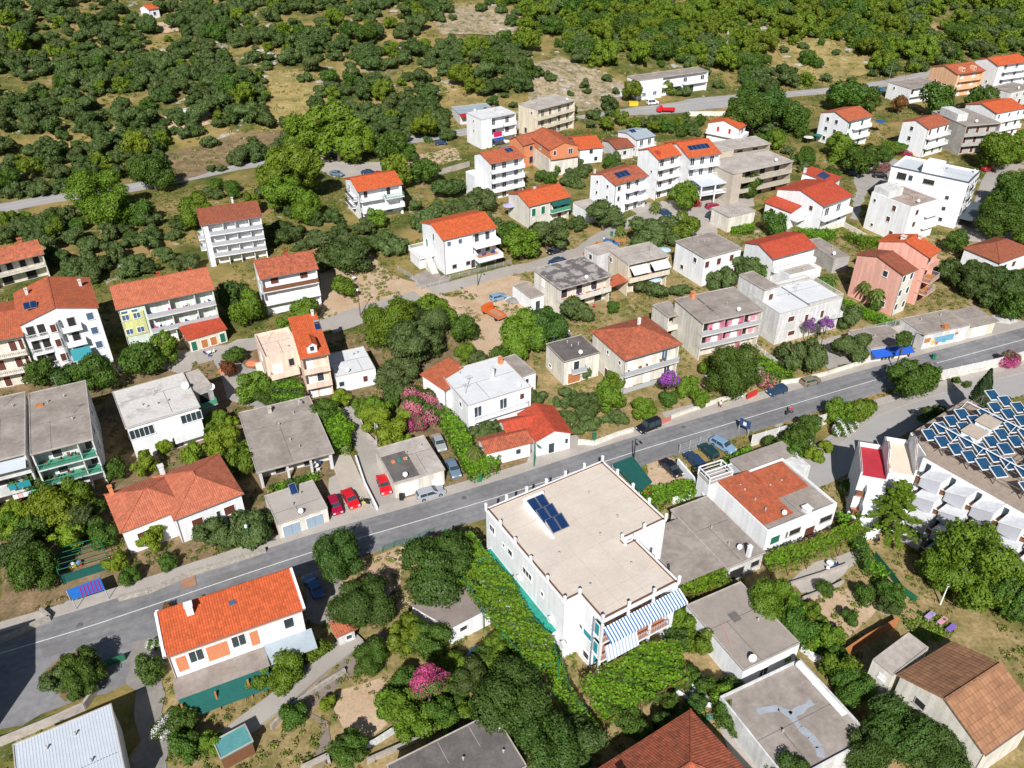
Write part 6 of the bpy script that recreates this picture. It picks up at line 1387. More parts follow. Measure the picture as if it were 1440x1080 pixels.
def crown(kind, var, fine):
    key = (kind, var, fine)
    if key in CR: return CR[key]
    seed = hash((kind == 'olive', len(kind), var)) % 9999 + var * 17 + sum(map(ord, kind))
    nl, ls = ((17000, .044) if fine == 3 else (9000, .062) if fine == 2 else (4200, .088) if fine == 1 else (1900, .115))
    P = dict(olive=(LM['olive'], dict(zr=.62, nb=16, br=(.22,.42), spread=.72)), olive2=(LM['olive2'], dict(zr=.62, nb=15, br=(.24,.42), spread=.70)),
      broad=(LM['broad'], dict(zr=.8, nb=17, br=(.24,.42), spread=.70)), green=(LM['green'], dict(zr=.8, nb=15, br=(.26,.45))), lime=(LM['lime'], dict(zr=.7, nb=13, br=(.24,.42))),
      dark=(LM['dark'], dict(zr=.75, nb=22, br=(.28,.42), spread=.66)), pine=(LM['pine'], dict(zr=.85, nb=18, br=(.2,.38), spread=.74)), willow=(LM['broad'], dict(zr=.9, nb=18, br=(.2,.4), flat=.5)),
      rust=(LM['rust'], dict(zr=.9, nb=12)), shrub=(LM['green'], dict(zr=.6, nb=10, br=(.3,.5))), bush=(LM['pine'], dict(zr=.6, nb=10, br=(.3,.5))), vinebush=(LM['vine'], dict(zr=.55, nb=12, br=(.25,.45))))
    fl = dict(oleander_pink='pink', oleander_pale='palep', oleander_white='wflow', boug='purple', redbush='redf', boug_pink='pink')
    if kind in fl:
        p, d, g = crown_pts(seed, nl, zr=.75, nb=14, br=(.25,.42)); m = [LM['green'], LM[fl[kind]]]
        frac = dict(oleander_pink=.66, oleander_pale=.42, oleander_white=.45, boug=.72, redbush=.75, boug_pink=.72)[kind]
        cl = np.sin(p @ g.normal(0, 6, (3, 1)))[:, 0] + g.uniform(-.9, .9, len(p)); thr = np.quantile(cl, 1 - frac)
        o = np.argsort(cl > thr); nk = int((cl <= thr).sum())
        me = np_mesh('crown', leaves(p[cl <= thr], d[cl <= thr], ls, g), m[0]); me2 = np_mesh('blossom', leaves(p[cl > thr] + d[cl > thr] * .05, d[cl > thr], ls * .8, g, asp=1.0), m[1])
        CR[key] = (me, me2); return CR[key]
    m, kw = P[kind]; p, d, g = crown_pts(seed, nl, **kw)
    if kind == 'willow': p[:, 2] -= .25 * (p[:, 0]**2 + p[:, 1]**2)
    asp = dict(olive=1.9, olive2=1.9, willow=2.6, pine=1.8).get(kind, 1.4)
    CR[key] = (np_mesh('crown', leaves(p, d, ls, g, asp=asp), m), None); return CR[key]
TK = {}
def trunk_mesh(var):
    if var in TK: return TK[var]
    g = random.Random(var + 50); m = MB(); lean = (g.uniform(-.12, .12), g.uniform(-.12, .12))
    top = (lean[0], lean[1], .5); m.tube([(0, 0, -.06), (lean[0]*.4, lean[1]*.4, .22), top], [.085, .062, .05], 8)
    for i in range(5):
        a = i * 1.26 + g.uniform(-.3, .3); r = g.uniform(.3, .55)
        m.tube([top, (lean[0] + r*.5*math.cos(a), lean[1] + r*.5*math.sin(a), .72), (lean[0] + r*math.cos(a), lean[1] + r*math.sin(a), g.uniform(.9, 1.15))], [.04, .028, .012], 6)
    TK[var] = m.mesh('trunk', bark, uv=False, smooth=True); return TK[var]
NAMES = dict(olive='olive_tree', olive2='olive_tree', broad='broadleaf_tree', green='broadleaf_tree', lime='citrus_tree', dark='carob_tree', pine='pine_tree', willow='willow_tree', rust='red_leaved_tree', shrub='shrub', bush='shrub', vinebush='vine_bush', oleander_pink='oleander', oleander_pale='oleander', oleander_white='oleander', boug='bougainvillea', boug_pink='bougainvillea', redbush='bougainvillea')
HR = dict(olive=.62, olive2=.62, broad=.8, green=.8, lime=.7, dark=.8, pine=.95, willow=.9, rust=.9, shrub=.45, bush=.45, vinebush=.4)
cnt = 0
def tree_at(kind, P_, r, label, group=None, h=None, parts=True, fine=None, cat=None):
    """tree with crown radius r standing at ground point P_"""
    global cnt; cnt += 1
    if fine is None: fine = 3 if r * ppm(P_) > 42 else 2 if r * ppm(P_) > 28 else (1 if r * ppm(P_) > 11 else 0)
    var = cnt % (4 if fine else 5); lift = (h if h is not None else HR.get(kind, .6)) * r
    low = kind in ('shrub', 'bush', 'vinebush')
    me, me2 = crown(kind, var, fine); rz = rnd.uniform(0, 6.28)
    sc = (r * rnd.uniform(.84, 1.16), r * rnd.uniform(.84, 1.16), r * rnd.uniform(.85, 1.2))
    gz = ter(P_.x, P_.y)
    ct = cat or ('shrub' if low else 'flowering bush' if me2 else 'tree')
    if not parts:
        o = link(NAMES[kind], me, None, (P_.x, P_.y, gz + lift), rz); o.scale = sc; tag(o, label, ct, group); return o
    root = empty(NAMES[kind], (P_.x, P_.y, gz), rz); tag(root, label, ct, group)
    c = link('crown', me, root, (0, 0, lift)); c.scale = sc
    if me2: f = link('blossom', me2, root, (0, 0, lift)); f.scale = sc
    if not low or True: t = link('trunk', trunk_mesh(var), root); t.scale = (r, r, lift + r*.25)
    return root
def TR(kind, cx, cy, rpx, label, hf=None, sq=None):
    """tree from the middle of its crown as seen, and its half width there"""
    rpx *= 1.13; P0 = G((cx, cy), 0); r = rpx / ppm(P0); hh = (hf if hf is not None else HR.get(kind, .6)) * r
    P1 = G((cx, cy), hh); r = rpx / ppm(P1); P1.z = 0
    return tree_at(kind, P1, r, label, h=hf)
trees = [
 # foreground
 ('dark',481,785,43,'dark round carob tree overhanging the road edge, upper of two beside the blue saloon'),
 ('dark',508,850,42,'dark round carob tree between the tiny hut and the bare earth, lower of two'),
 ('dark',613,800,53,'biggest dark round tree, growing over the brown felt roof by the vine trellis'),
 ('pine',569,893,25,'yellow green round tree at the left end of the brown felt shed'),
 ('green',606,905,27,'pale grey green round tree in front of the brown felt shed'),
 ('broad',640,935,20,'light green fruit tree left of the blue covered heap'),
 ('oleander_pink',602,957,30,'vivid magenta oleander in the dry foreground garden'),
 ('oleander_pale',567,962,14,'small pale pink flowering bush left of the magenta oleander'),
 ('broad',706,908,26,'bright leafy bush between blue heap and the vine trellis'),
 ('green',680,925,17,'mid green bush just below the blue covered heap'),
 ('olive2',660,955,30,'dark olive right of the magenta oleander'),
 ('broad',575,1005,32,'leafy green shrubbery below the magenta oleander along the garden wall'),
 ('green',620,1000,24,'green shrub above the low garden wall near the grey felt roof'),
 ('broad',545,990,24,'loose green bush left of the garden shrubbery, on dry grass'),
 ('green',520,925,27,'green bush beside the brown path, right of the long ramp wall'),
 ('green',412,1005,18,'dark rounded bush between the long ramp and the brown path'),
 ('lime',463,992,13,'small yellow green shrub on the dry grass beside the brown path'),
 ('green',492,1055,24,'leafy tree at the bottom edge right of the brown path'),
 ('dark',722,985,48,'very dark big tree left of the vine covered pergola at the bottom'),
 ('dark',765,1050,48,'very dark big tree at the bottom edge left of the ridged red clay roof'),
 ('dark',700,1030,30,'dark tree between the grey felt roof corner and the big dark trees'),
 ('olive2',810,1040,34,'dark bush mass in shade right behind the ridged red clay roof'),
 ('broad',400,945,26,'bright leafy bush under the grey porch roof of the long orange roofed house'),
 ('broad',365,955,22,'leafy bush left of the porch bush at the long orange roofed house'),
 ('broad',445,915,18,'bright bush beside the tiny white hut'),
 ('oleander_white',240,1022,20,'white oleander at the bottom end of the alley beside the orange roofed house'),
 ('oleander_white',222,905,13,'tall white oleander against the left wall of the long orange roofed house'),
 ('rust',236,856,7,'reddish bush at the upper left corner of the long orange roofed house'),
 ('green',212,940,20,'grey green bush in the alley left of the long orange roofed house'),
 ('green',258,1010,22,'dark leafy shrub beside the lower white oleander'),
 ('green',262,1050,22,'green shrub at the bottom end of the alley'),
 ('broad',300,1045,18,'bright shrub left of the turquoise roofed woodshed'),
 ('green',118,935,27,'dark palm like bush in the round walled bed beside the road, upper one'),
 ('olive',88,962,25,'grey bush in the round walled bed beside the road, lower one'),
 ('green',112,960,26,'leafy bush in the middle of the round walled bed beside the road'),
 # left centre gardens
 ('green',45,800,34,'dark leafy tree above the left end of the road'),
 ('olive2',25,770,26,'dark olive left of the green framed pergola'),
 ('lime',20,735,26,'yellow green tree at the left edge below the laundry flats'),
 ('lime',75,715,34,'bright yellow green tree in front of the green floored balconies'),
 ('broad',105,700,28,'leafy bright tree beside the laundry flats'),
 ('olive2',110,735,25,'dark olive between the bright trees and the hip roofed bungalow'),
 ('lime',160,790,16,'small lime green bush left of the bungalow steps'),
 ('green',182,810,15,'clipped dark round bush above the road wall'),
 ('lime',212,758,21,'lime green tree in front of the brown shuttered bungalow'),
 ('green',238,790,13,'clipped round bush beside the bungalow gate'),
 ('olive',300,755,26,'grey green olive left one of two before the bungalow'),
 ('olive',345,738,32,'grey green olive right one of two before the bungalow, by the green lamp'),
 ('lime',205,655,20,'yellow green bush left of the dish topped white house front'),
 ('green',165,660,17,'dark green shrub in the gap between flats and the white house'),
 ('lime',230,625,14,'light bush under the long white balcony screen'),
 ('lime',270,640,18,'bright leafy tree right of the screened balcony'),
 ('lime',310,620,26,'bright leafy tree between the white house and the grey slab bungalow'),
 ('broad',335,650,24,'leafy green tree behind the hip roofed bungalow'),
 ('broad',305,590,16,'green tree below the dish topped house corner'),
 ('green',55,525,22,'dark tree in front of the white block with turquoise awning, left one'),
 ('green',130,525,32,'dark big tree in front of the white block with turquoise awning, right one'),
 ('dark',100,535,24,'very dark tree between the white block and the grey flats roof'),
 ('green',197,508,24,'round green tree in front of the yellow green apartment block'),
 ('broad',232,492,22,'leafy bright tree before the red tiled pavilion'),
 ('broad',348,435,26,'bright green tree between pale green block and salmon roofed house'),
 ('dark',330,420,24,'very dark tree right of the pale green apartment block'),
 ('green',330,500,14,'small tree on the yard right of the pavilion'),
 ('rust',320,520,12,'orange brown shrub on the yard beside the pink house wing'),
 ('broad',355,545,22,'leafy garden tree below the pink house wing'),
 ('green',375,560,14,'green shrub in the garden below the pink wing'),
 ('green',455,580,20,'dark shrub right of the vine pergola by the pink house'),
 ('vinebush',480,605,22,'bright vine bush on the right corner of the grey slab bungalow'),
 ('broad',402,455,14,'bright tree beside the salmon roofed house, left of the lane'),
 ('broad',430,435,22,'leafy tree in front of the brown edged balconies'),
 ('broad',483,402,20,'bright fig tree on the pale dirt yard'),
 # middle
 ('broad',548,455,40,'large bright green tree left one of the big clump by the dirt lane'),
 ('olive',590,462,38,'grey green olive behind the bright tree clump'),
 ('broad',605,440,32,'bright green tree at the top of the big clump by the dirt lane'),
 ('olive',585,490,40,'large dark grey olive in the middle of the clump'),
 ('olive',555,525,28,'olive right of the low white annex'),
 ('olive2',555,550,20,'dark olive above the pink oleander bank'),
 ('green',650,465,22,'green tree at the right side of the big clump'),
 ('broad',655,495,16,'light green bush on the dirt slope'),
 ('olive',670,500,16,'olive bush alone on the dirt slope'),
 ('lime',480,560,14,'fig bush in front of the low white annex'),
 ('oleander_pink',585,598,16,'pink oleander lower one, above the single garage'),
 ('oleander_pale',590,565,28,'large salmon pink oleander above the single garage'),
 ('oleander_pale',606,585,20,'salmon pink oleander near the tall hedge'),
 ('lime',530,590,26,'yellow green bushes on the bank beside the dirt drive, upper'),
 ('lime',555,612,24,'yellow green bushes on the bank above the garage roof'),
 ('broad',520,570,16,'light bush at the top of the dirt drive'),
 ('olive',680,600,20,'olive in front of the white coated roof house'),
 ('olive2',700,610,18,'dark olive above the brown pantiled annex'),
 ('olive',752,560,14,'slim olive right of the white annex wall'),
 ('broad',735,470,34,'bright green tree above the white coated roof'),
 ('dark',770,465,30,'dark tree left of the pyramid roofed house'),
 ('broad',722,490,22,'bright green tree left one above the white coated roof'),
 ('green',705,500,16,'mid green tree above the tall white chimney'),
 ('olive',810,440,22,'olive below the patched roof flats'),
 ('olive',818,520,14,'slender olive beside the pyramid roofed house'),
 ('broad',863,535,15,'leafy tree at the left corner of the pyramid roofed house'),
 ('olive',800,560,18,'grey olive in the terraced garden, upper left'),
 ('olive2',825,572,20,'dark olive in the terraced garden, middle'),
 ('broad',858,560,22,'bright leafy tree before the pyramid roofed house'),
 ('broad',905,575,18,'leafy tree above the stone kerb wall by the black van'),
 ('olive',828,598,16,'grey olive low in the terraced garden'),
 ('olive',870,590,16,'grey olive right in the terraced garden'),
 ('olive',790,590,16,'grey shrub left in the terraced garden'),
 ('green',940,560,14,'green tree left of the stone steps below the bougainvillea'),
 ('boug',943,528,13,'purple bougainvillea climbing the pyramid roofed house'),
 ('broad',968,545,16,'leafy tree right of the purple bougainvillea'),
 ('green',1030,525,38,'large mid green tree in front of the pink balconied block'),
 ('broad',995,515,14,'bright shrub left of the large tree before the pink block'),
 ('broad',985,560,14,'bright shrub beside the garden path'),
 ('oleander_pale',1078,538,14,'pale pink oleander beside the red gate'),
 ('olive',1125,495,36,'big grey olive in front of the terrace house'),
 ('olive',1197,485,28,'big grey olive right of the gravel drive'),
 ('olive',1190,445,20,'olive behind the big grey one near the blue canopy shop'),
 ('boug',1140,455,9,'left purple bougainvillea on the terrace house'),
 ('boug',1162,453,11,'right purple bougainvillea on the terrace house'),
 ('green',1155,405,16,'green tree left of the salmon building palms'),
 ('oleander_pink',1025,400,11,'dark pink bush behind the pink balconied block'),
 ('olive',1045,380,22,'olive beside the plain grey roofed house'),
 ('olive',1010,390,22,'olive in front of the plain grey roofed house'),
 ('green',1075,375,16,'green tree right of the olives near the vivid red roof'),
 ('olive',905,405,14,'olive in front of the beige flats, left'),
 ('olive',930,412,14,'olive in front of the beige flats, lower'),
 ('olive',957,405,14,'olive right of the beige flats'),
 ('green',862,432,10,'small shrub in the yard below the patched roof flats'),
 ('olive',770,330,30,'large grey olive below the green awning house'),
 ('olive',850,305,28,'large grey olive in front of the solar roofed house'),
 ('broad',735,345,24,'bright green tree left of the large grey olive'),
 ('green',715,330,20,'green tree beside the bright white orange roofed house'),
 ('olive2',812,315,14,'dark olive next to the green balcony'),
 ('olive',905,335,28,'olive group left one on the lane bend'),
 ('olive',935,325,26,'olive group middle one on the lane bend'),
 ('broad',962,320,24,'round green tree right of the olive group on the bend'),
 ('broad',962,275,22,'round dense green tree with red bougainvillea beside it'),
 ('redbush',979,286,9,'red bougainvillea bush beside the round dense green tree'),
 ('boug_pink',956,254,9,'magenta bougainvillea on top of the round dense green tree'),
 ('green',1055,262,18,'green tree right of the tan concrete shell'),
 ('olive',465,345,30,'large olive left of the dirt path'),
 ('olive2',490,360,28,'large dark olive right beside the dirt yard'),
 ('olive',553,340,24,'round olive right of the dirt path by the bright white house'),
 ('broad',528,308,14,'light green tree in front of the house with dark balcony rails'),
 ('olive',513,320,14,'dark shrub below the dark railed balconies'),
 ('olive',600,310,20,'olive right of the dark railed house'),
 ('olive',665,283,28,'olive left of the grey walled orange roofed house'),
 ('olive2',632,262,22,'dark round olive above the gravel path'),
 ('green',595,242,20,'mid green tree right of the dark pines'),
 ('pine',560,240,24,'pine between the blue van and the white four storey block'),
 ('pine',428,190,30,'yellow green pine left one above the road bend'),
 ('pine',472,185,36,'large pine middle one above the road bend'),
 ('pine',500,195,28,'pine right one above the road bend'),
 ('green',550,208,22,'green tree by the upper road bend, left of the street lamp'),
 ('green',575,215,14,'small green tree right of the bend'),
 ('pine',410,240,40,'very large bright pine below the upper road'),
 ('broad',400,270,34,'large bright green tree left below the upper road'),
 ('broad',430,290,26,'bright green tree above the olive grove'),
 ('broad',138,275,38,'large bright green tree below the left stretch of the upper road'),
 ('broad',155,300,24,'bright green tree right under the large bright one'),
 ('green',215,245,26,'green tree beside the upper road, left stretch'),
 ('broad',275,295,28,'round dense bright tree left of the white four level block'),
 ('lime',190,205,20,'yellow green tree on the slope above the upper road'),
 ('green',200,300,18,'small round tree in the grove left'),
 ('willow',1183,200,22,'weeping willow in front of the green shuttered house'),
 ('green',1050,160,34,'dark tall trees left one above the orange roofed gabled house'),
 ('dark',1075,150,30,'dark tall tree right one above the orange roofed gabled house'),
 ('rust',1105,163,14,'brown dry tree among the dark tall trees'),
 ('green',1120,165,22,'green tree right of the brown dry tree'),
 ('green',1190,135,24,'green tree beside the upper road, right stretch'),
 ('green',1220,140,20,'round tree left of the grey roofed house on the upper road'),
 ('rust',1266,147,13,'dark red leaved tree below the grey roofed house'),
 ('green',1320,142,24,'dark green tree below the peach house'),
 ('green',1380,140,20,'green tree under the twin gabled white block'),
 ('broad',1405,215,28,'round green tree beside the arched loggia block'),
 ('broad',1420,205,24,'round green tree at the right edge above the red car'),
 ('green',1090,315,20,'green tree between the tan annex and the large white red roofed house'),
 ('oleander_pink',1240,238,11,'pink oleander in the car park behind the modern hotel'),
 ('green',1210,225,24,'dark tree left of the car park behind the modern hotel'),
 ('broad',1380,795,58,'very large bright green tree in front of the stepped hotel, right'),
 ('broad',1335,800,40,'large bright green tree, left part of the big clump before the stepped hotel'),
 ('green',1425,840,34,'green tree at the right edge below the stepped hotel'),
 ('broad',1085,852,38,'broad green tree below the carport and above the taupe roof side'),
 ('green',1120,880,26,'green tree left of the rusty trellis'),
 ('broad',1165,895,20,'leafy bush beside the rusty brown beam'),
 ('green',1200,965,28,'green tree left wall of the rusty shed'),
 ('broad',1180,940,24,'leafy tree between blue streaked roof and the rusty shed'),
 ('dark',1260,1025,45,'large dark tree in front of the rusty shed wall'),
 ('dark',1310,1060,42,'large dark tree at the bottom edge by the rusty shed'),
 ('dark',1215,1055,34,'large dark tree overlapping the blue streaked roof'),
 ('dark',1110,1092,30,'dark tree at the bottom edge under the blue streaked roof'),
 ('green',1215,835,16,'small orchard tree in the dry garden, by the retaining wall'),
 ('green',1195,868,12,'little orchard tree in the middle of the dry garden'),
 ('green',1160,828,12,'small bush on the garden terrace'),
 ('green',1255,835,18,'grey green bush at the right end of the dry garden'),
 ('olive2',1250,850,16,'dark bush beside the green mesh fence'),
 ('green',1280,535,32,'broad flat green tree over the white road fence'),
 ('broad',1210,575,24,'bright hedge like tree left of the road fence tree'),
 ('broad',1180,582,20,'bright hedge like tree between fence and curved walk'),
 ('green',1118,615,24,'dark green tree below the fence, behind the white oleander'),
 ('green',1140,600,18,'green shrub right of the dark one below the fence'),
 ('oleander_white',1127,620,15,'white oleander on a stem near the bungalow back wing'),
 ('oleander_white',1188,602,17,'large white oleander beside the curved footpath'),
 ('green',1083,624,12,'round shrub at the left end of the white fence'),
 ('green',1105,640,22,'green bush right of the patched bungalow back wing'),
 ('oleander_pink',1419,508,14,'pink oleander beside the fence at the right edge'),
 ('green',1360,541,6,'tiny shrub at the foot of the fence, left'),
 ('green',1345,536,6,'tiny shrub at the foot of the fence, middle'),
 ('dark',1312,590,22,'dark low bush in the shade of the solar roof'),
 ('green',1200,690,16,'green and white flowering shrub beside the red deck bay'),
 ('broad',955,880,22,'green leafy tree left of the taupe roofed house'),
 ('broad',985,905,22,'leafy bush below the long white side wall'),
 ('dark',955,900,18,'dark bush in shade beside the white building corner'),
 ('broad',1020,985,22,'leafy bush at the turquoise gate'),
 ('broad',1100,920,14,'orange tinted vine bush on the corner of the taupe roof'),
 ('olive2',1410,400,30,'dark olive below the brown hip roofed bungalow, right'),
 ('olive2',1370,395,28,'dark olive below the brown hip roofed bungalow, middle'),
 ('olive2',1340,385,24,'dark olive below the brown hip roofed bungalow, left'),
 ('green',1345,340,18,'green bush beside the modern hotel entrance canopy'),
 ('green',1425,430,22,'dark tree right of the long roadside building'),
 ('olive2',1395,420,18,'dark shrub above the long roadside building'),
 ('green',1410,310,30,'dense shrubs right of the modern hotel'),
 ('green',1425,270,28,'green tree right of the modern hotel, upper'),
 ('green',1230,430,10,'palm side shrub before the salmon building'),
]
for k_, x_, y_, r_, l_ in trees:
    if r_: TR(k_, x_, y_, r_, l_, hf=3.2 if k_ == 'boug' else 2.4 if k_ == 'oleander_pink' and r_ > 25 else None)

# --- palms
def palm(px, py, h, r, label):
    """py is the foot of the stem"""
    P_ = G((px, py)); root = empty('palm_tree', (P_.x, P_.y, 0)); tag(root, label, 'palm')
    t = MB(); t.tube([(0, 0, -.2), (.1, 0, h*.5), (0, .1, h)], [.24, .17, .2], 8); t.build('trunk', bark, root, smooth=True)
    g = np.random.default_rng(int(px)); V = []
    for i in range(38):
        a = i * 2.4; el = 1.1 - 1.6 * (i / 38); L = r * g.uniform(.85, 1.1); d = np.array([math.cos(a), math.sin(a), 0])
        pr = np.array([0, .1, h]); 
        for s in range(7):
            t0, t1 = s / 7, (s + 1) / 7
            f = lambda t: np.array([0, .1, h]) + d * L * t * math.cos(el) + np.array([0, 0, L * (t * math.sin(el) - .75 * t * t)])
            p, q = f(t0), f(t1); sd_ = np.cross(q - p, [0, 0, 1]); sd_ /= np.linalg.norm(sd_) + 1e-9; w = .42 * (1 - t0 * .75)
            for sg in (-1, 1): V += [p, q, q + sd_ * sg * w - [0, 0, .15] , p + sd_ * sg * w * 1.1 - [0, 0, .12]]
    c = link('crown', np_mesh('crown', np.array(V), LM['palm']), root)
palm(*z('Y3',660,225), 4.5, 2.0, 'left one of two palms in front of the salmon pink building')
palm(*z('Y3',715,262), 4.5, 2.0, 'right one of two palms in front of the salmon pink building')
palm(*z('Y3',495,165), 3.0, 2.6, 'low bushy palm between terrace house and salmon building')
palm(*z('F',921,300), 2.6, 2.0, 'little yellow green palm on the lane beside the white attached pair')
palm(*z('Y1',1312,945), 3.6, 1.6, 'short palm inside the hedge by the red roofed cottage')
palm(*z('F',872,332), 2.2, 1.6, 'short bushy palm on the lane bend behind the beige flats')
# --- cypress
P_ = G((1366,592)); root = empty('cypress_tree', (P_.x, P_.y, 0)); tag(root, 'tall dark slender cypress beside the road above the solar roof', 'tree')
g = np.random.default_rng(3); n = 6500; t_ = g.uniform(0, 1, n)**.85; a_ = g.uniform(0, 6.283, n); rr = 1.55 * np.sin(np.pi * np.clip(t_*.86 + .12, 0, 1))**.8 * (1 - t_**3*.5) * (1 + .13*np.sin(a_*5 + t_*20)) * g.uniform(.8, 1.05, n)
pts = np.stack([rr*np.cos(a_), rr*np.sin(a_), .5 + t_*10.3], 1); nr = np.stack([np.cos(a_), np.sin(a_), .35 + 0*a_], 1)
link('crown', np_mesh('crown', leaves(pts, nr, .22, g, asp=2.0), LM['cyp']), root); q = MB(); q.tube([(0, 0, -.2), (0, 0, 9)], [.2, .05], 8); q.build('trunk', bark, root)
# --- layered conifer
P_ = G(z('Y8',700,745)); root = empty('conifer_tree', (P_.x, P_.y, 0)); tag(root, 'open layered conifer with drooping branches in front of the red decked bay', 'tree')
q = MB(); q.tube([(0, 0, -.3), (.2, 0, 4), (0, 0, 10.8)], [.3, .2, .04], 9); V = []; N_ = []; g = np.random.default_rng(9)
for i in range(46):
    t_ = i / 46; zz = 2.6 + t_ * 8.0; L = (1 - t_) * 4.3 + .7; a = i * 2.4; d = np.array([math.cos(a), math.sin(a), 0]); e = np.array([0, 0, zz]) + d * L * g.uniform(.75, 1.1) + np.array([0, 0, -.25 * L])
    q.tube([(0, 0, zz), tuple(e)], [.06, .02], 5); k_ = int(60 + 70 * L / 5)
    for s in range(k_):
        u = g.uniform(.2, 1.05)**.8; p = np.array([0, 0, zz]) * (1 - u) + e * u + g.normal(0, .26, 3) * [1, 1, .35]; V.append(p); N_.append([0, 0, 1])
q.build('trunk', bark, root); link('crown', np_mesh('crown', leaves(np.array(V), np.array(N_, float), .34, g, jitter=.6), LM['broad']), root)

# --- vine canopies, hedges: leaves over a box following a ground outline
def leafmass(name, reg, pts, z0, z1, lm, label, cat, dens=14, size=.26, posts=False, bulge=.35, kind=None, hang=.5):
    W_ = [G(p, (z1)) for p in (z(reg, *pts) if reg != 'W' else pts)]
    xy = np.array([(p.x, p.y) for p in W_]); g = np.random.default_rng(len(label) * 7 + abs(int(pts[0])))
    lo, hi = xy.min(0), xy.max(0); area = abs(sum(xy[i][0]*xy[(i+1) % len(xy)][1] - xy[(i+1) % len(xy)][0]*xy[i][1] for i in range(len(xy)))) / 2
    n = int(area * dens * 4.2); 
    def inside(p):
        r = np.zeros(len(p), bool); j = len(xy) - 1
        for i in range(len(xy)):
            xi, yi, xj, yj = *xy[i], *xy[j]
            r ^= ((yi > p[:, 1]) != (yj > p[:, 1])) & (p[:, 0] < (xj - xi) * (p[:, 1] - yi) / (yj - yi + 1e-12) + xi); j = i
        return r
    p = g.uniform(lo - .4, hi + .4, (int(n * ((hi-lo+.8).prod() / max(area, .1))), 2)); w_ = np.array([(mnoise.noise(Vector((a*.9, b*.9, 3))), mnoise.noise(Vector((a*.9, b*.9, 7)))) for a, b in p]) * .9; p = p[inside(p + w_)]
    zt = z1 + bulge * np.array([1.5*mnoise.noise(Vector((a*.6, b*.6, 1))) + .8*mnoise.noise(Vector((a*1.9, b*1.9, 5))) for a, b in p])
    top = np.column_stack([p, zt - np.abs(g.normal(0, .22, len(p)))]); nt_ = np.tile([0, 0, 1.], (len(p), 1))
    S, NS = [], []
    for i in range(len(xy)):
        a, b = xy[i], xy[(i+1) % len(xy)]; L = np.linalg.norm(b - a); hgt = (z1 - z0) if not posts else hang; k_ = int(L * max(hgt, .4) * dens * 1.6); t_ = g.uniform(0, 1, k_)
        q_ = a + (b - a) * t_[:, None]; nn = np.array([(b-a)[1], -(b-a)[0]]) / (L + 1e-9); q_ = q_ + nn * g.normal(0, .16, k_)[:, None]
        S.append(np.column_stack([q_, z1 - g.uniform(0, hgt, k_) + .15*g.normal(0, 1, k_)])); NS.append(np.tile([nn[0], nn[1], .3], (k_, 1)))
    P_ = np.vstack([top] + S); N_ = np.vstack([nt_] + NS); c = xy.mean(0)
    root = empty(name, (c[0], c[1], 0)); tag(root, label, cat)
    P_[:, 0] -= c[0]; P_[:, 1] -= c[1]
    f1, f2 = (LM['broad'], LM['green']) if lm is LM['vine'] else (LM['dark'], LM['vine']); lt = g.normal(0, 1, (3, 1)) * 1.1
    cl = np.sin(P_ @ lt)[:, 0] + np.sin((P_ * [1.7, 2.3, 1]) @ (lt * 1.9))[:, 0] * .7 + g.normal(0, .45, len(P_)); mi = np.where(cl > 1.0, 1, np.where(cl < -.75, 2, 0))
    link('foliage', np_mesh('foliage', leaves(P_, N_, size, g), [lm, f1, f2], mi), root)
    if posts:
        q = MB()
        for i in range(len(xy)):
            a, b = xy[i] - c, xy[(i+1) % len(xy)] - c; L = np.linalg.norm(b - a); k_ = max(1, int(L / 3))
            q.bar((*a, z1 - .15), (*b, z1 - .15), .1)
            for j in range(k_): t = a + (b - a) * j / k_; q.bar((*t, 0), (*t, z1 - .1), .1)
        q.build('frame', green_paint if posts == 'green' else wood, root)
    return root
leafmass('vine_trellis','Y7',(-110,395,20,415,95,520,190,610,250,740,370,880,400,985,300,1010,240,960,60,740,-60,560),3.2,5.0,LM['vine'],'long bright green vine trellis running down the left side of the large white building','vine',posts='green',hang=1.6)
leafmass('vine_pergola','F',(815,958,905,905,955,900,968,950,905,985,850,1015),0,3.2,LM['vine'],'vine covered pergola in front of the blue striped awning facade','vine',posts=True,dens=16)
leafmass('vine_trellis','X2',(150,330,250,300,330,560,480,760,470,820,330,720,230,560),0,2.2,LM['vine'],'vine on a green frame left of the front pergola','vine',posts='green')
leafmass('vine_pergola','X1',(215,850,420,800,480,790,520,870,350,930,230,950),0,2.6,LM['vine'],'leafy pergola below the grey carport roof','vine',posts=True)
leafmass('vine_pergola','Y8',(55,830,330,740,560,640,580,700,470,770,300,840,100,910),0,2.7,LM['vine'],'long vine pergola along the front of the patched orange roofed bungalow','vine',posts=True,hang=1.0)
leafmass('vine_hedge','Y8',(450,610,580,640,600,760,640,850,720,930,690,960,600,880,540,760),0,2.2,LM['green'],'green hedge bending down beside the dry strip','hedge')
leafmass('hedge','Y7',(770,215,930,180,1000,165,1005,235,900,245,850,290,790,260),0,1.8,LM['vine'],'trailing green creeper bank beside the lone black car','hedge')
leafmass('hedge','X1',(450,190,560,140,620,110,640,140,560,190,510,230),0,2.2,LM['green'],'clipped hedge between the parked light blue car and the bungalow back wing','hedge')
leafmass('hedge','Y1',(1075,600,1150,610,1250,700,1300,800,1290,960,1240,900,1150,740),0,2.2,LM['vine'],'tall bright green hedge beside the white coated roof house','hedge')
leafmass('hedge','Y1',(1240,900,1300,870,1440,850,1440,930,1350,970,1290,985),0,2.2,LM['vine'],'green creeper covered wall between cottage and road','hedge')
leafmass('hedge','Y1',(470,610,560,620,610,770,600,820,500,820,455,770),0,2.6,LM['vine'],'bright green hedge beside the stair path of the slab bungalow','hedge')
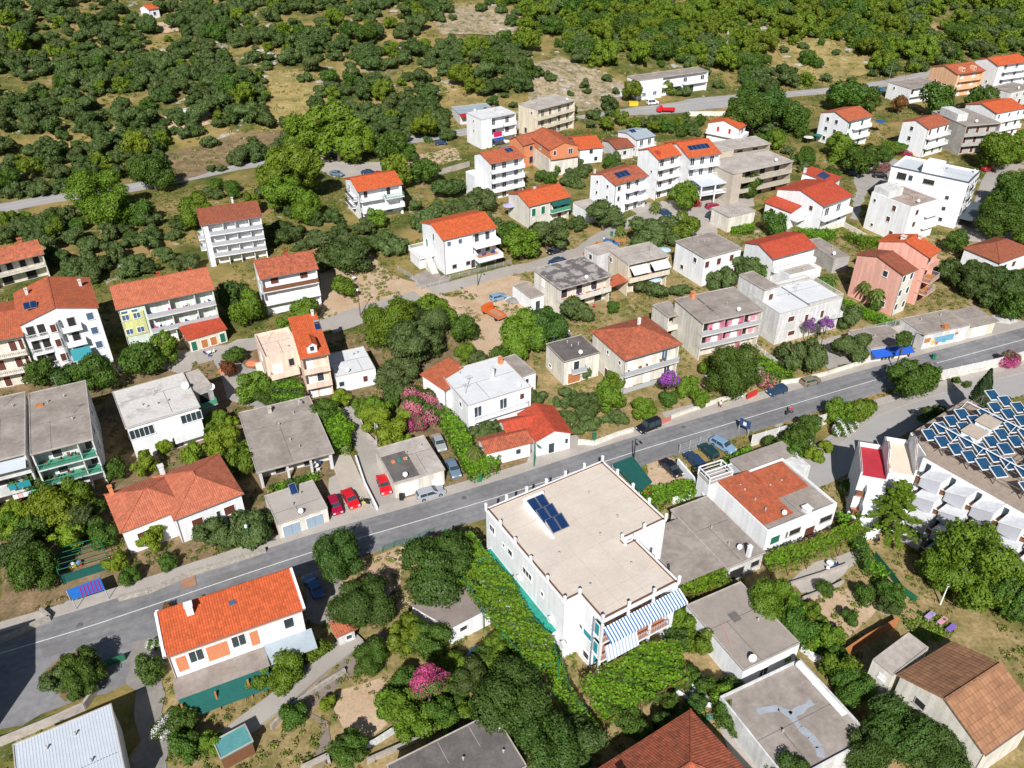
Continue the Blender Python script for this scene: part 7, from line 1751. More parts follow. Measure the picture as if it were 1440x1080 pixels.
leafmass('vine_pergola','Y1',(185,395,290,370,350,520,340,620,220,630,150,520),0,3.0,LM['green'],'dark green vine canopy in front of the pink house wing','vine',posts=True)
leafmass('hedge','Y5',(0,170,130,130,270,95,280,120,140,160,0,210),0,.9,LM['green'],'low planted row in front of the slab bungalow porch','hedge')
leafmass('hedge','Y3',(150,470,230,500,330,560,300,590,220,560,140,510),0,1.2,LM['vine'],'low green hedge along the drive left of the big grey olive','hedge')
leafmass('hedge','Y3',(560,195,700,260,850,320,840,345,700,300,560,230),0,1.2,LM['vine'],'long clipped hedge at the foot of the salmon pink building','hedge')
leafmass('vine_pergola','Z7',(290,650,500,655,420,700,330,680),0,2.2,LM['vine'],'green pergola strip below the large white red roofed house','vine')
leafmass('vine_pergola','Z7',(530,670,740,700,750,730,620,720),0,2.2,LM['vine'],'green pergola strip below the white cube house','vine')
leafmass('vine_pergola','W3',(840,595,960,600,940,630,850,640),0,2.6,LM['vine'],'bright green pergola roof by the maroon shuttered gabled house','vine',posts=True)
leafmass('hedge','Z6',(1310,650,1440,640,1440,740,1320,740),0,1.2,LM['vine'],'green shrubbery beside the tan annex','hedge')
leafmass('vine_hedge','X3',(750,230,830,190,960,230,1060,310,930,370,860,380,800,310),0,.4,LM['vine'],'small green lawn patch with loungers beside the rusty shed','lawn',size=.2)
leafmass('hedge','X3',(0,60,80,40,180,110,260,330,310,400,220,400,120,260),0,1.6,LM['vine'],'leafy bank of bushes right of the taupe roofed house','hedge')
leafmass('flower_bush','Y7',(920,830,1000,820,1010,870,940,900),0,2.4,LM['vine'],'climbing plant right of the white building corner','climber')

# --- hillside and groves
def inpoly(x, y, poly):
    r = False; j = len(poly) - 1
    for i in range(len(poly)):
        (xi, yi), (xj, yj) = poly[i], poly[j]
        if (yi > y) != (yj > y) and x < (xj - xi) * (y - yi) / (yj - yi) + xi: r = not r
        j = i
    return r
clear = [z('F',740,60,790,50,830,90,900,118,880,140,830,165,740,150,730,100), z('F',1090,60,1170,55,1200,70,1240,95,1190,115,1120,120,1060,100), z('F',240,205,330,180,400,180,410,200,330,235,230,255),
  z('F',370,100,420,95,470,130,460,165,400,175,350,180,380,130), z('F',210,25,262,30,258,55,215,60), z('F',860,95,1030,95,1060,140,1040,165,860,165), z('F',300,60,360,70,350,85,300,80), z('F',560,60,660,20,740,30,740,60,620,60),
  z('F',120,140,170,130,200,140,190,160,130,160), z('F',1290,90,1440,70,1440,140,1290,140), z('F',620,135,760,140,760,190,620,190), z('F',160,5,260,5,240,30,180,30), z('F',940,0,1010,0,1000,20,940,15)]
groups = {'o': 'olive trees on the hillside above the upper road', 'p': 'pines and scrub trees on the right hand hillside', 'b': 'scrub bushes dotted over the hillside'}
HL = []; seen = []
hr = random.Random(11); cell = {}
def near(x, y, d):
    ci, cj = int(x // 8), int(y // 8)
    for i in range(ci-1, ci+2):
        for j in range(cj-1, cj+2):
            for (a, b, r) in cell.get((i, j), ()):
                if (a-x)**2 + (b-y)**2 < (d * (r + 0))**2: return True
    return False
def project(P_):
    d = P_ - Vector((0, 0, CAM_H)); dep = d.y*_c - d.z*_s
    return 720 + FPX * d.x / dep, 540 - FPX * (d.y*_s + d.z*_c) / dep
for it in range(52000):
    t_ = hr.uniform(-330, 620); s_ = hr.uniform(252, 640)
    xy = RX * t_ + RN * s_; x, y = xy
    if y < 150: continue
    P_ = Vector((x, y, ter(x, y))); px, py = project(P_)
    if not (-150 < px < 1600 and -30 < py < 330): continue
    if any(inpoly(px, py, c) for c in clear) and hr.random() > .06: continue
    if py > (292 - px * .137) - 8 and px < 1250: continue                # keep off the upper road
    if px >= 1250 and py > 104: continue
    dens = mnoise.noise(Vector((x/38, y/38, 9)))
    if dens < -.14 and hr.random() < .8: continue
    if py < 75 and 470 < px < 740 and hr.random() < .6: continue
    right = px > 740 and (py < 105)
    r = 1.5 + 3.2 * hr.random()**1.5 if not right else 1.8 + 3.6 * hr.random()**1.3
    if near(x, y, .82): continue
    if near(x, y, 1): continue
    cell.setdefault((int(x//8), int(y//8)), []).append((x, y, r * ((1.0 if dens > .08 else 1.28) if not right else .88)))
    k_ = hr.random()
    if right: kk = 'pine' if k_ < .5 else ('green' if k_ < .75 else 'olive')
    else: kk = 'olive' if k_ < .55 else ('olive2' if k_ < .85 else ('pine' if k_ < .95 else 'green'))
    HL.append((r * ppm(P_) if -10 < px < 1450 and py > -5 else 0, kk, P_, r, right))
HL.sort(key=lambda q: -q[0]); print('HILL', len(HL))
lab = dict(olive='rounded grey green olive tree on the open hillside above the upper road', olive2='rounded dark olive tree on the open hillside above the upper road', pine='yellow green pine on the hillside above the upper road', green='deep green bushy tree on the hillside above the upper road')
labr = dict(olive='grey green olive among the pines on the right hand hillside', pine='yellow green pine in the dense wood on the right hand hillside', green='deep green tree in the dense wood on the right hand hillside')
def zone(px, py):
    Z_ = ((205, 15, 'near the lone orange roofed hillside house'), (60, 40, 'in the top left corner'), (60, 130, 'on the dense left slope'), (60, 220, 'on the left slope just above the upper road'), (180, 110, 'left of the stony clearing'), (270, 120, 'around the ruined white wall'), (190, 190, 'beside the brown cut slope'),
      (400, 60, 'among the pale boulders'), (410, 140, 'around the yellow clearing'), (330, 180, 'above the brown cut slope'), (520, 90, 'on the middle slope'), (560, 30, 'by the top middle clearings'), (560, 160, 'above the upper road bend'), (680, 120, 'left of the bare terraced plot'), (660, 60, 'above the bare terraced plot'), (690, 150, 'behind the grey sheet roofed workshop'),
      (820, 40, 'in the wood above the long low building'), (920, 80, 'right behind the long low building'), (1000, 60, 'by the stone monument'), (1040, 110, 'between the monument and the upper road'), (1150, 45, 'above the yellow meadow'), (1230, 90, 'right of the yellow meadow'), (1330, 60, 'behind the peach coloured house'), (1400, 50, 'in the top right corner'))
    return min(Z_, key=lambda q: (q[0]-px)**2 + (2*(q[1]-py))**2)[2]
KN = dict(olive='grey green olive', olive2='dark olive', pine='yellow green pine', green='deep green tree')
for _, kk, P_, r, right in HL[:300]:
    px, py = project(P_); l = '%s %s %s' % ('large' if r > 3.6 else 'medium' if r > 2.5 else 'small', KN[kk], zone(px, py)); tree_at(kk, P_, r, l, group='hillside trees: ' + l, parts=False)
acc = {}
for _, kk, P_, r, right in HL[300:]:
    me = crown(kk, hr.randrange(4), 0)[0]; v = np.empty(len(me.vertices)*3, np.float32); me.vertices.foreach_get('co', v); v = v.reshape(-1, 3)
    a = hr.uniform(0, 6.28); R2 = np.array([[math.cos(a), -math.sin(a), 0], [math.sin(a), math.cos(a), 0], [0, 0, 1]]); acc.setdefault(kk, []).append(v @ R2.T * r + np.array([P_.x, P_.y, P_.z + .6*r]))
if acc:
    ks = list(acc); vv = [np.vstack(acc[k_]) for k_ in ks]; mi = np.concatenate([np.full(len(v)//4, i) for i, v in enumerate(vv)])
    o = link('hillside_wood', np_mesh('hillside_wood', np.vstack(vv), [crown(k_, 0, 0)[0].materials[0] for k_ in ks], mi)); tag(o, 'far wood of olives and pines covering the upper hillside', 'wood', kind='stuff')
# groves inside the town
def grove(reg, poly, kinds, n, rr, label, group, parts=True):
    pl = z(reg, *poly); g = random.Random(n + len(label)); xs = [p[0] for p in pl]; ys = [p[1] for p in pl]; done = []
    for it in range(n * 40):
        if len(done) >= n: break
        px, py = g.uniform(min(xs), max(xs)), g.uniform(min(ys), max(ys))
        if not inpoly(px, py, pl): continue
        r = g.uniform(*rr); P_ = G((px, py), r*.6)
        if px < 460 and py - r * ppm(P_) * 1.15 < np.interp(px, [0,75,180,283,400,460], [292,279,265,245,224,214]) + 6 and py > 200: continue
        if any((P_ - q).to_2d().length < (r + s) * .72 for q, s in done): continue
        done.append((P_, r)); k_ = g.choice(kinds)
        adj = dict(olive='grey green', olive2='dark', pine='yellow green', green='deep green', broad='bright green', lime='lime green', dark='very dark')[k_]; rel = (r - rr[0]) / (rr[1] - rr[0])
        l2 = '%s %s %s' % ('large' if rel > .66 else 'medium' if rel > .33 else 'small', adj, label)
        if len(l2.split()) > 15: l2 = adj + ' ' + label
        if len(l2.split()) > 16: l2 = adj.split()[-1] + ' ' + label
        tree_at(k_, P_, r, l2, group=group + ': ' + l2.split(' ')[0] + ' ' + adj, parts=parts)
grove('F',(0,300,60,285,110,310,130,380,110,400,60,340,0,335),['olive','olive2'],16,(2,3.3),'olive in the left grove between the stone veranda house and the upper road','olives of the left grove')
grove('F',(140,330,200,290,255,310,265,375,200,385,140,395,75,370),['olive','olive','olive2'],24,(2,3.2),'olive in the grove behind the pale green apartment block','olives of the grove behind the green block')
grove('F',(375,300,460,290,480,320,530,340,470,385,440,375,380,340),['olive','olive2'],18,(2,3.2),'olive in the grove between the white four level block and the dirt yard','olives of the central grove')
grove('F',(0,335,0,300,140,240,200,235,120,320),['green','broad','olive'],12,(2,3.4),'leafy tree of the thicket below the left stretch of the upper road','trees of the left roadside thicket')
grove('F',(250,260,380,235,440,300,380,300,290,275),['broad','olive','green'],12,(2,3.2),'leafy tree of the thicket below the middle stretch of the upper road','trees of the middle roadside thicket')
grove('F',(560,290,640,285,700,305,720,330,640,300),['olive'],8,(1.6,2.6),'olive on the strip above the bright white house with orange roof','olives behind the bright white house')
grove('F',(745,240,815,225,830,215,880,225,890,245,815,265,760,262),['olive','olive','green'],16,(1.8,2.8),'olive in the hollow between the unfinished orange house and the solar roofed house','olives of the middle hollow')
grove('F',(820,175,880,165,1000,165,985,185,930,190,860,180),['green','olive','pine'],18,(1.8,2.8),'bush on the green bank just below the upper road','bushes of the bank below the upper road')
grove('F',(1060,170,1140,165,1145,210,1160,240,1100,215,1060,195),['green','pine','olive'],16,(1.8,3.0),'bush on the wild slope right of the gabled house','bushes of the wild slope')
grove('F',(1085,215,1160,235,1250,225,1240,200,1235,240,1170,260,1090,250),['olive','olive','green'],14,(1.8,2.8),'olive in the garden left of the modern hotel car park','olives left of the hotel car park')
grove('F',(1370,380,1440,390,1440,430,1400,425,1350,405),['olive2','olive'],12,(2,3),'olive in the plot below the brown hip roofed bungalow','olives of the right hand plot')
grove('F',(1385,290,1440,250,1440,340,1400,340),['green','broad'],12,(2,3),'bush in the thicket right of the modern hotel','bushes right of the modern hotel')
grove('F',(780,560,850,530,880,580,900,600,830,610,780,600),['olive'],8,(1,1.6),'olive in the terraced garden left of the black van','small olives of the terraced garden')
grove('F',(0,690,60,680,140,690,150,760,80,790,20,790),['lime','broad','green'],14,(1.6,2.6),'leafy garden tree left of the hip roofed bungalow','garden trees left of the bungalow')
grove('F',(280,590,330,590,350,660,300,680),['lime','broad'],7,(1.5,2.2),'leafy garden tree right of the dish topped house','garden trees right of the dish topped house')
grove('F',(500,570,560,560,600,600,560,640,520,620),['lime','green','broad'],10,(1.2,2.0),'bush on the bank between the dirt drive and the garage','bushes of the garage bank')
grove('F',(1085,610,1180,570,1250,560,1200,600,1150,650,1100,660),['green','lime'],10,(1.0,1.8),'low bush on the bank between the road fence and the side road','bushes of the fence bank')
grove('F',(560,960,690,940,740,960,640,1020,560,1030),['green','broad','lime'],18,(1.2,2.0),'leafy shrub of the foreground garden around the magenta oleander','shrubs of the foreground garden')
grove('F',(860,985,960,950,1030,960,1040,1010,980,1020,880,1040),['dark','green'],14,(1.4,2.2),'shrub in the shade between front pergola and ridged clay roof','shaded shrubs beside the front pergola')
grove('F',(1130,840,1190,920,1160,930,1110,890),['green','broad'],8,(1.0,1.8),'shrub of the bushy strip beside the rusty trellis','shrubs of the bushy strip')

def scrub(name, label, n, region, zr, mats_, rr, seed, skip=None):
    '''low weeds and grass tufts, far too many to count'''
    g = np.random.default_rng(seed); out = []; mi = []; hr2 = random.Random(seed); k = 0; tries = 0
    while k < n and tries < n * 12:
        tries += 1; t_, s_ = region(hr2); xy = RX * t_ + RN * s_; x, y = xy
        if y < 40: continue
        P_ = Vector((x, y, ter(x, y))); px, py = project(P_)
        if not (-60 < px < 1500 and -40 < py < 1140): continue
        if mnoise.noise(Vector((x/9, y/9, seed))) < -.12: continue
        if skip and skip(x, y, px, py): continue
        r = hr2.uniform(*rr); m_ = 26; d = g.normal(0, 1, (m_, 3)); d[:, 2] = np.abs(d[:, 2]); d /= np.linalg.norm(d, axis=1)[:, None]
        pts = d * r * g.uniform(.5, 1, (m_, 1)) * [1, 1, .45] + [x, y, P_.z + .1]; out.append(leaves(pts, d, r * .33, g)); mi += [hr2.randrange(len(mats_))] * m_; k += 1
    o = link(name, np_mesh(name, np.vstack(out), mats_, np.array(mi))); tag(o, label, 'undergrowth', kind='stuff')
FOOT = [(x + (W_/2)*math.cos(a) - (D_/2)*math.sin(a), y + (W_/2)*math.sin(a) + (D_/2)*math.cos(a), a, W_/2 + .6, D_/2 + .6) for (x, y, a, W_, D_, H_) in BINFO.values()]
def onroof(x, y):
    for cx, cy, a, w, d in FOOT:
        dx, dy = x - cx, y - cy
        if abs(dx*math.cos(a) + dy*math.sin(a)) < w and abs(-dx*math.sin(a) + dy*math.cos(a)) < d: return True
    return False
scl = leafmat('scrub_dry', (.30,.25,.08), .35, .1); scg = leafmat('scrub_green', (.12,.17,.03), .4, .2); sco = leafmat('scrub_olive', (.13,.14,.05), .4, .2)
scrub('hillside_scrub', 'low scrub and dry tufts between the hillside trees', 9000, lambda h: (h.uniform(-330, 560), 250 + 330 * h.random()**1.3), 0, [scl, scl, sco, scg], (.4, 1.2), 5, lambda x, y, px, py: abs(x*RN.x + y*RN.y - 246) < 5 or onroof(x, y) or any(inpoly(px, py, q) for q in PAVED) or (inpoly(px, py, clear[0]) and random.random() < .8))
def skipt(x, y, px, py):
    if onroof(x, y): return True
    return any(inpoly(px, py, q) for q in PAVED)
scrub('garden_undergrowth', 'weeds, grass tufts and low garden plants between the houses', 22000, lambda h: (h.uniform(-150, 260), h.uniform(20, 244)), 0, [scl, scg, scg, leafmat('weed_leaf', (.17,.24,.03), .4, .25)], (.22, .65), 8, skipt)
# ================================================================== walls, fences, lamps, people and small things
def wall_line(name, reg, pts, h, th, m, label, cat='wall', z0=-.3):
    W_ = [G(p, h) for p in z(reg, *pts)]; c = W_[0]; q = MB()
    for a, b in zip(W_[:-1], W_[1:]): q.bar((a.x - c.x, a.y - c.y, (z0 + h) / 2), (b.x - c.x, b.y - c.y, (z0 + h) / 2), th, h - z0)
    o = q.build(name, m, None, loc=(c.x, c.y, ter(c.x, c.y))); tag(o, label, cat); return o
def fence(reg, pts, h, label, pm, postm, base=0.0, step=2.5, bars=False, basem=None):
    W_ = [G(p, base) for p in z(reg, *pts)]; c = W_[0]; root = empty('fence', (c.x, c.y, 0)); tag(root, label, 'fence')
    pn, ps, bs = MB(), MB(), MB()
    for a, b in zip(W_[:-1], W_[1:]):
        a = (a - c); b = (b - c); L = (b - a).length; k = max(1, round(L / step))
        for i in range(k):
            p, q = a.lerp(b, i / k), a.lerp(b, (i+1) / k); ps.bar((p.x, p.y, base), (p.x, p.y, base + h), .09)
            if bars:
                for j in range(4): zz = base + h * (.2 + .25*j); pn.bar((p.x, p.y, zz), (q.x, q.y, zz), .03)
                for j in range(10): r = p.lerp(q, j/10); pn.bar((r.x, r.y, base), (r.x, r.y, base + h*.95), .025)
            else: pn.bar((p.x, p.y, base + h*.52), (q.x, q.y, base + h*.52), .04, h * .86)
        if base: bs.bar((a.x, a.y, base/2 - .3), (b.x, b.y, base/2 - .3), .3, base + .6)
    pn.build('panel', pm, root); ps.build('post', postm, root)
    if base: bs.build('base_wall', basem or concL, root)
    return root
panelw = mat('pale_fence_panel', (.60,.59,.56), .7, .08, 1)
fence('Y3', (125,900,500,790,650,735), 1.7, 'pale panel fence with white posts along the road, left stretch', panelw, white, base=.7, basem=ivory)
fence('Y3', (1015,590,1290,530,1440,490,1560,460), 1.7, 'pale panel fence with white posts along the road, right stretch', panelw, white, base=.7, basem=ivory)
fence('Y5', (632,545,695,522,750,508), 1.2, 'green mesh fence beside the road near the carob tree', green_paint, green_paint, bars=True)
fence('Y5', (760,505,835,475,925,440), 1.1, 'green wire fence right of the gate post at the bare earth', green_paint, green_paint, bars=True)
fence('Y4', (390,690,505,650), 1.3, 'green gate leaning at the top of the concrete alley', mat('green_gate_net',(.02,.14,.07),.8,.1), green_paint)
fence('Y8', (640,850,720,950,790,1040,860,1090), 1.3, 'green mesh fence between the orchard and the dry strip', mat('green_gate_net',(.02,.14,.07),.8,.1), green_paint)
fence('Y5', (1145,130,1190,120,1230,105), 1.1, 'small white garden gate in the creeper wall', white, white, step=1, bars=True)
fence('Y3', (150,450,230,510,290,560,300,580), 1.1, 'white garden fence beside the large green tree', white, white, bars=True)
fence('X1', (220,150,390,80), 1.9, 'grey wire frame fence behind the three parked cars', railg, railg, bars=True)
fence('Z5', (800,800,880,850,930,910,1085,870), 1.1, 'low grey railing round the walled parking court', railg, railg, bars=True)
fence('Z5', (1090,850,1200,825,1440,760), 1.0, 'wire fence with grey posts along the middle lane', railg, railg, bars=True)
fence('Y3', (660,375,770,350,860,330), 1.6, 'wire fence on the shop roof edge by the salmon building', railg, railg, base=2.4, bars=True)
fence('X2', (1090,740,1200,720,1330,660), 1.4, 'turquoise railing at the end of the front garden', mat('turquoise_rail',(.03,.35,.30),.6,0), green_paint, bars=True)
W3d = 'stone wall'
wall_line('stone_wall','Y4',(470,395,590,365,740,300,1000,220,1060,200),.9,.35,stone,'pale stone wall between the bungalow garden and the main road')
wall_line('stone_wall','Y4',(160,440,195,470,0,560),1.0,.4,stone,'low stone wall at the left end of the road')
wall_line('retaining_wall','Y4',(385,745,330,820,220,870,110,915,0,960,-90,990),1.2,.3,concL,'curved pale concrete wall round the palm bed')
wall_line('stone_wall','Y2',(480,1000,560,1010,690,960,760,940),1.0,.4,ivory,'cream kerb wall below the terraced garden')
wall_line('stone_wall','Y2',(950,880,1090,830,1200,790,1330,765),.8,.35,ivory,'cream garden wall beside the large green tree')
wall_line('stone_wall','Y3',(270,600,350,590,480,560,690,495),1.0,.3,ivory,'cream street wall below the two grey olives')
wall_line('garden_wall','Y6',(0,640,120,520,290,400,420,320),.8,.35,stone,'weathered white wall following the long ramp')
wall_line('garden_wall','Y6',(540,830,700,760,860,690,1010,620,1210,520),.8,.3,stone,'broken pale garden wall above the dark felt roof')
wall_line('garden_wall','Y6',(490,770,590,720,700,650),.9,.3,white2,'short white garden wall on the dry grass')
wall_line('garden_wall','Y6',(170,870,320,800,330,840),.8,.3,concL,'short concrete wall at the bottom of the brown path')
wall_line('garden_wall','Y8',(170,990,360,930,500,880),.7,.3,concL,'long concrete terrace wall in the back garden')
wall_line('garden_wall','Y8',(265,1060,400,1010,480,970),.7,.3,concL,'lower concrete terrace wall above the dry orchard')
wall_line('garden_wall','X3',(600,150,650,190,690,200),.6,.35,stone,'short stone wall at the right end of the dry orchard')
wall_line('garden_wall','X3',(195,385,260,440,330,470,410,455),1.1,.35,white,'curved white wall above the bushes by the blue streaked roof')
wall_line('garden_wall','Y8',(505,600,590,690,680,690),2.2,.3,white,'angular white wall beside the layered conifer')
wall_line('wooden_beam','X3',(410,430,560,330,735,235),1.4,.25,woodl,'rusty brown beam trellis across the garden','trellis')
wall_line('wooden_beam','X3',(220,215,320,330),1.2,.25,woodl,'short rusty brown panel among the bushes','panel')
wall_line('garden_wall','Y1',(640,600,690,740,750,800),.8,.3,concL,'low concrete edge wall of the dirt drive')
wall_line('garden_wall','Y5',(480,0,530,150,600,290),.9,.25,white,'thin white wall between the stair path and the drive')
wall_line('garden_wall','Z6',(480,860,560,800,640,790,720,780),.9,.3,woodl,'orange stone wall below the bushes at the black cars')
wall_line('garden_wall','W2',(400,720,540,680),1.6,.3,concL,'bare block yard wall left of the white four storey block')
wall_line('garden_wall','X2',(930,560,1010,620,1130,640),.5,.3,white,'white edge of the small terrace right of the pergola')
wall_line('garden_wall','X1',(215,180,300,280,365,390),2.0,.3,white,'white wall descending beside the lone black car')
wall_line('garden_wall','X1',(185,400,240,385,300,370),1.2,.3,white,'low white wall above the carport roof')
wall_line('garden_wall','Z7',(390,650,530,620,640,680),1.2,.3,ivory,'pale retaining wall below the large white red roofed house')
wall_line('garden_wall','W3',(20,470,180,470),1.6,.4,ivory,'pale retaining wall along the upper road')
# stones
def rocks(reg, poly, n, rr, label):
    pl = z(reg, *poly); g = random.Random(n); xs = [p[0] for p in pl]; ys = [p[1] for p in pl]; k = 0
    protos = []
    for v in range(4):
        m = MB(); nn = 7
        rings = [(-.3, .9), (.25, 1.0), (.6, .55)]
        for zz, r in rings:
            for j in range(nn): a = 2*math.pi*j/nn; rr_ = r*g.uniform(.7, 1.2); m.v.append((rr_*math.cos(a), rr_*math.sin(a), zz*g.uniform(.8, 1.2)))
        for i in range(2):
            for j in range(nn): m.f.append((i*nn+j, i*nn+(j+1)%nn, (i+1)*nn+(j+1)%nn, (i+1)*nn+j))
        m.f.append(tuple(range(2*nn, 3*nn))); protos.append(m.mesh('rock', stone))
    while k < n:
        px, py = g.uniform(min(xs), max(xs)), g.uniform(min(ys), max(ys))
        if not inpoly(px, py, pl): continue
        P_ = G((px, py)); o = link('rock', protos[k % 4], None, (P_.x, P_.y, ter(P_.x, P_.y)), g.uniform(0, 6)); r = g.uniform(*rr); o.scale = (r*1.4, r, r*.7); tag(o, label, 'rock', 'boulders: ' + label); k += 1
rocks('F',(740,75,800,70,880,115,860,150,760,150),46,(.5,1.5),'pale boulder on the bare terraced plot above the upper road')
rocks('F',(210,20,420,40,470,120,330,190,230,170),34,(.7,1.9),'pale boulder among the hillside olives on the left')
rocks('F',(1030,30,1200,50,1230,110,1080,110,1000,60),22,(.7,1.9),'pale boulder by the yellow meadow on the right hillside')
rocks('F',(1290,10,1440,10,1440,40,1380,35),14,(1,2.4),'pale outcrop in the wood at the top right')
rocks('F',(480,0,740,0,730,60,560,70),22,(.7,1.8),'pale boulder in the top middle clearings')
# lamps and poles
def lamp(px, py, h, m, label, arm=1.2, cat='street lamp', name='street_lamp'):
    P_ = G((px, py)); root = empty(name, (P_.x, P_.y, ter(P_.x, P_.y)), RA); tag(root, label, cat)
    q = MB(); q.tube([(0, 0, -.1), (0, 0, h*.5), (0, 0, h)], [.13, .1, .06], 8); 
    if arm: q.tube([(0, 0, h), (0, -arm*.5, h + .25), (0, -arm, h + .3)], [.05, .04, .04], 6)
    q.build('pole', m, root)
    if arm: q = MB(); q.prism([(-.16, -arm - .5), (.16, -arm - .5), (.12, -arm + .1), (-.12, -arm + .1)], h + .22, h + .38); q.build('lamp_head', m, root)
    else: q = MB(); q.tube([(0, 0, h), (0, 0, h + .1), (0, 0, h + .45), (0, 0, h + .55)], [.08, .22, .2, .05], 10); q.build('lantern', railw, root)
    return root
lamp(589,190,8.5,alu,'tall grey street lamp at the bend of the upper road'); lamp(1249,117,8,alu,'tall grey street lamp on the upper road beside the grey roofed house')
lamp(751,657,5,green_paint,'green lamp post in front of the red roofed cottage'); lamp(355,778,5,green_paint,'green lantern post between the two grey olives and the garage',arm=0)
lamp(672,402,5.5,green_paint,'green lamp post on the middle lane below the bright white house'); lamp(507,445,6,wood,'thin wooden pole at the corner of the pale dirt yard',arm=0)
lamp(1216,245,5,alu,'grey lamp post in the car park behind the modern hotel'); lamp(1277,503,5.5,black,'black lamp post beside the small tree and the mural building')
lamp(424,590,4.5,railg,'grey T shaped pole in front of the pink house wing'); lamp(530,625,4.5,railg,'grey pole standing on the yellow green bank')
lamp(1322,850,3.5,railw,'white post among the dry strip trees',arm=0); lamp(890,655,5.5,black,'dark lamp post over the green net carport at the road')
TR('green',1273,473,14,'small street tree beside the mural building',hf=3.4)
# people
skin = mat('skin', (.45,.25,.17), .6, 0); hairm = mat('dark_hair', (.03,.02,.015), .7, 0)
def person(P_, rz, shirt, legs, label, pose='stand', h=0):
    root = empty('person', (P_.x, P_.y, P_.z + h), rz); tag(root, label, 'person')
    if pose == 'walk': hip = .88; kn = [(.10,.12,.47), (-.10,-.06,.48)]; ft = [(.10,.24,.06), (-.10,-.30,.10)]; hd = (0,.03,1.6)
    elif pose == 'ride': hip = .95; kn = [(.16,.42,.85), (-.16,.42,.85)]; ft = [(.15,.38,.42), (-.15,.38,.42)]; hd = (0,.12,1.66)
    elif pose == 'lie': hip = .22; kn = [(.12,.45,.32), (-.12,.45,.25)]; ft = [(.12,.85,.18), (-.12,.88,.18)]; hd = (0,-.72,.34)
    else: hip = .88; kn = [(.09,.02,.47), (-.09,.02,.47)]; ft = [(.10,0,.06), (-.10,0,.06)]; hd = (0,.02,1.6)
    if pose == 'lie': ch = (0,-.42,.27); nk = (0,-.56,.3); sh = [(.19,-.46,.27), (-.19,-.46,.27)]; el = [(.3,-.2,.22), (-.3,-.2,.22)]; ha = [(.28,.06,.22), (-.28,.06,.22)]
    elif pose == 'ride': ch = (0,.06,1.36); nk = (0,.1,1.48); sh = [(.19,.08,1.4), (-.19,.08,1.4)]; el = [(.26,.3,1.2), (-.26,.3,1.2)]; ha = [(.24,.55,1.15), (-.24,.55,1.15)]
    else: ch = (0,0,1.3); nk = (0,0,1.45); sh = [(.19,0,1.38), (-.19,0,1.38)]; el = [(.25,-.06,1.1), (-.25,.03,1.1)]; ha = [(.26,.1,.87), (-.26,.12,.87)]
    def skinmesh(name, V, E, R, m, par=root):
        me = bpy.data.meshes.new(name); me.from_pydata(V, E, []); me.materials.append(m); o = link(name, me, par); md = o.modifiers.new('skin', 'SKIN'); 
        for i, r in enumerate(R): me.skin_vertices[0].data[i].radius = (r, r)
        me.skin_vertices[0].data[0].use_root = True; s = o.modifiers.new('sub', 'SUBSURF'); s.levels = 1; s.render_levels = 1; return o
    P0 = (0, 0, hip); V = [P0, ch, nk, hd, (hd[0], hd[1] + (0 if pose != 'lie' else -.14), hd[2] + (.14 if pose != 'lie' else .02))]; E = [(0,1),(1,2),(2,3),(3,4)]; R = [.14,.15,.055,.085,.075]
    for s in (0, 1):
        k = len(V); V += [sh[s], el[s], ha[s]]; E += [(1,k),(k,k+1),(k+1,k+2)]; R += [.06,.045,.032]
        d = (Vector(ha[s]) - Vector(el[s])).normalized(); side = d.cross(Vector((0, 1, 0))).normalized() if abs(d.y) < .9 else Vector((1, 0, 0))
        for f in range(4):                                         # fingers, unequal, and a thumb from the side of the palm
            p = Vector(ha[s]) + d*.07 + side*(.02*(f-1.5)); q = p + d*(.06 + .012*(1-abs(f-1.5))); V += [tuple(p), tuple(q)]; n = len(V); E += [(k+2, n-2), (n-2, n-1)]; R += [.010, .008]
        t = Vector(ha[s]) + side*.045 + d*.02; V.append(tuple(t)); E.append((k+2, len(V)-1)); R.append(.011)
        k = len(V); V += [((.09 if s == 0 else -.09), 0, hip - .06), kn[s], ft[s], (ft[s][0], ft[s][1] + .17, max(.04, ft[s][2] - .03))]; E += [(0,k),(k,k+1),(k+1,k+2),(k+2,k+3)]; R += [.095,.065,.045,.035]
    b = skinmesh('person_body', V, E, R, skin)
    c = skinmesh('shirt', [P0, ch, sh[0], el[0], sh[1], el[1]], [(0,1),(1,2),(2,3),(1,4),(4,5)], [.16,.17,.085,.065,.085,.065], shirt)
    skinmesh('trousers', [(0, 0, hip), (.09, 0, hip-.06), kn[0], (-.09, 0, hip-.06), kn[1]], [(0,1),(1,2),(0,3),(3,4)], [.15,.11,.085,.11,.085], legs)
    hm = MB(); hx = V[4]; rings = 6
    for i in range(rings):
        a = i * .28; hm_r = .115 * math.cos(a); 
        for j in range(10): t = 2*math.pi*j/10; hm.v.append((hx[0] + hm_r*math.cos(t), hx[1] - .02 + hm_r*math.sin(t), hx[2] - .02 + .12*math.sin(a)))
    for i in range(rings-1):
        for j in range(10): hm.f.append((i*10+j, i*10+(j+1)%10, (i+1)*10+(j+1)%10, (i+1)*10+j))
    hm.f.append(tuple(range((rings-1)*10, rings*10))); hm.build('hair', hairm, root, uv=False, smooth=True)
    return root
cw = mat('white_cloth', (.8,.8,.8), .9, 0); cr = mat('red_cloth', (.62,.03,.06), .9, 0); cb = mat('blue_cloth', (.04,.08,.3), .9, 0); cdk = mat('dark_cloth', (.04,.04,.05), .9, 0); ck = mat('khaki_cloth', (.45,.36,.22), .9, 0)
p = G((1012,576)); p.z = .24; person(p, RA - 1.4, cw, cr, 'pedestrian in white shirt and red shorts on the pavement before the large green tree', 'walk')
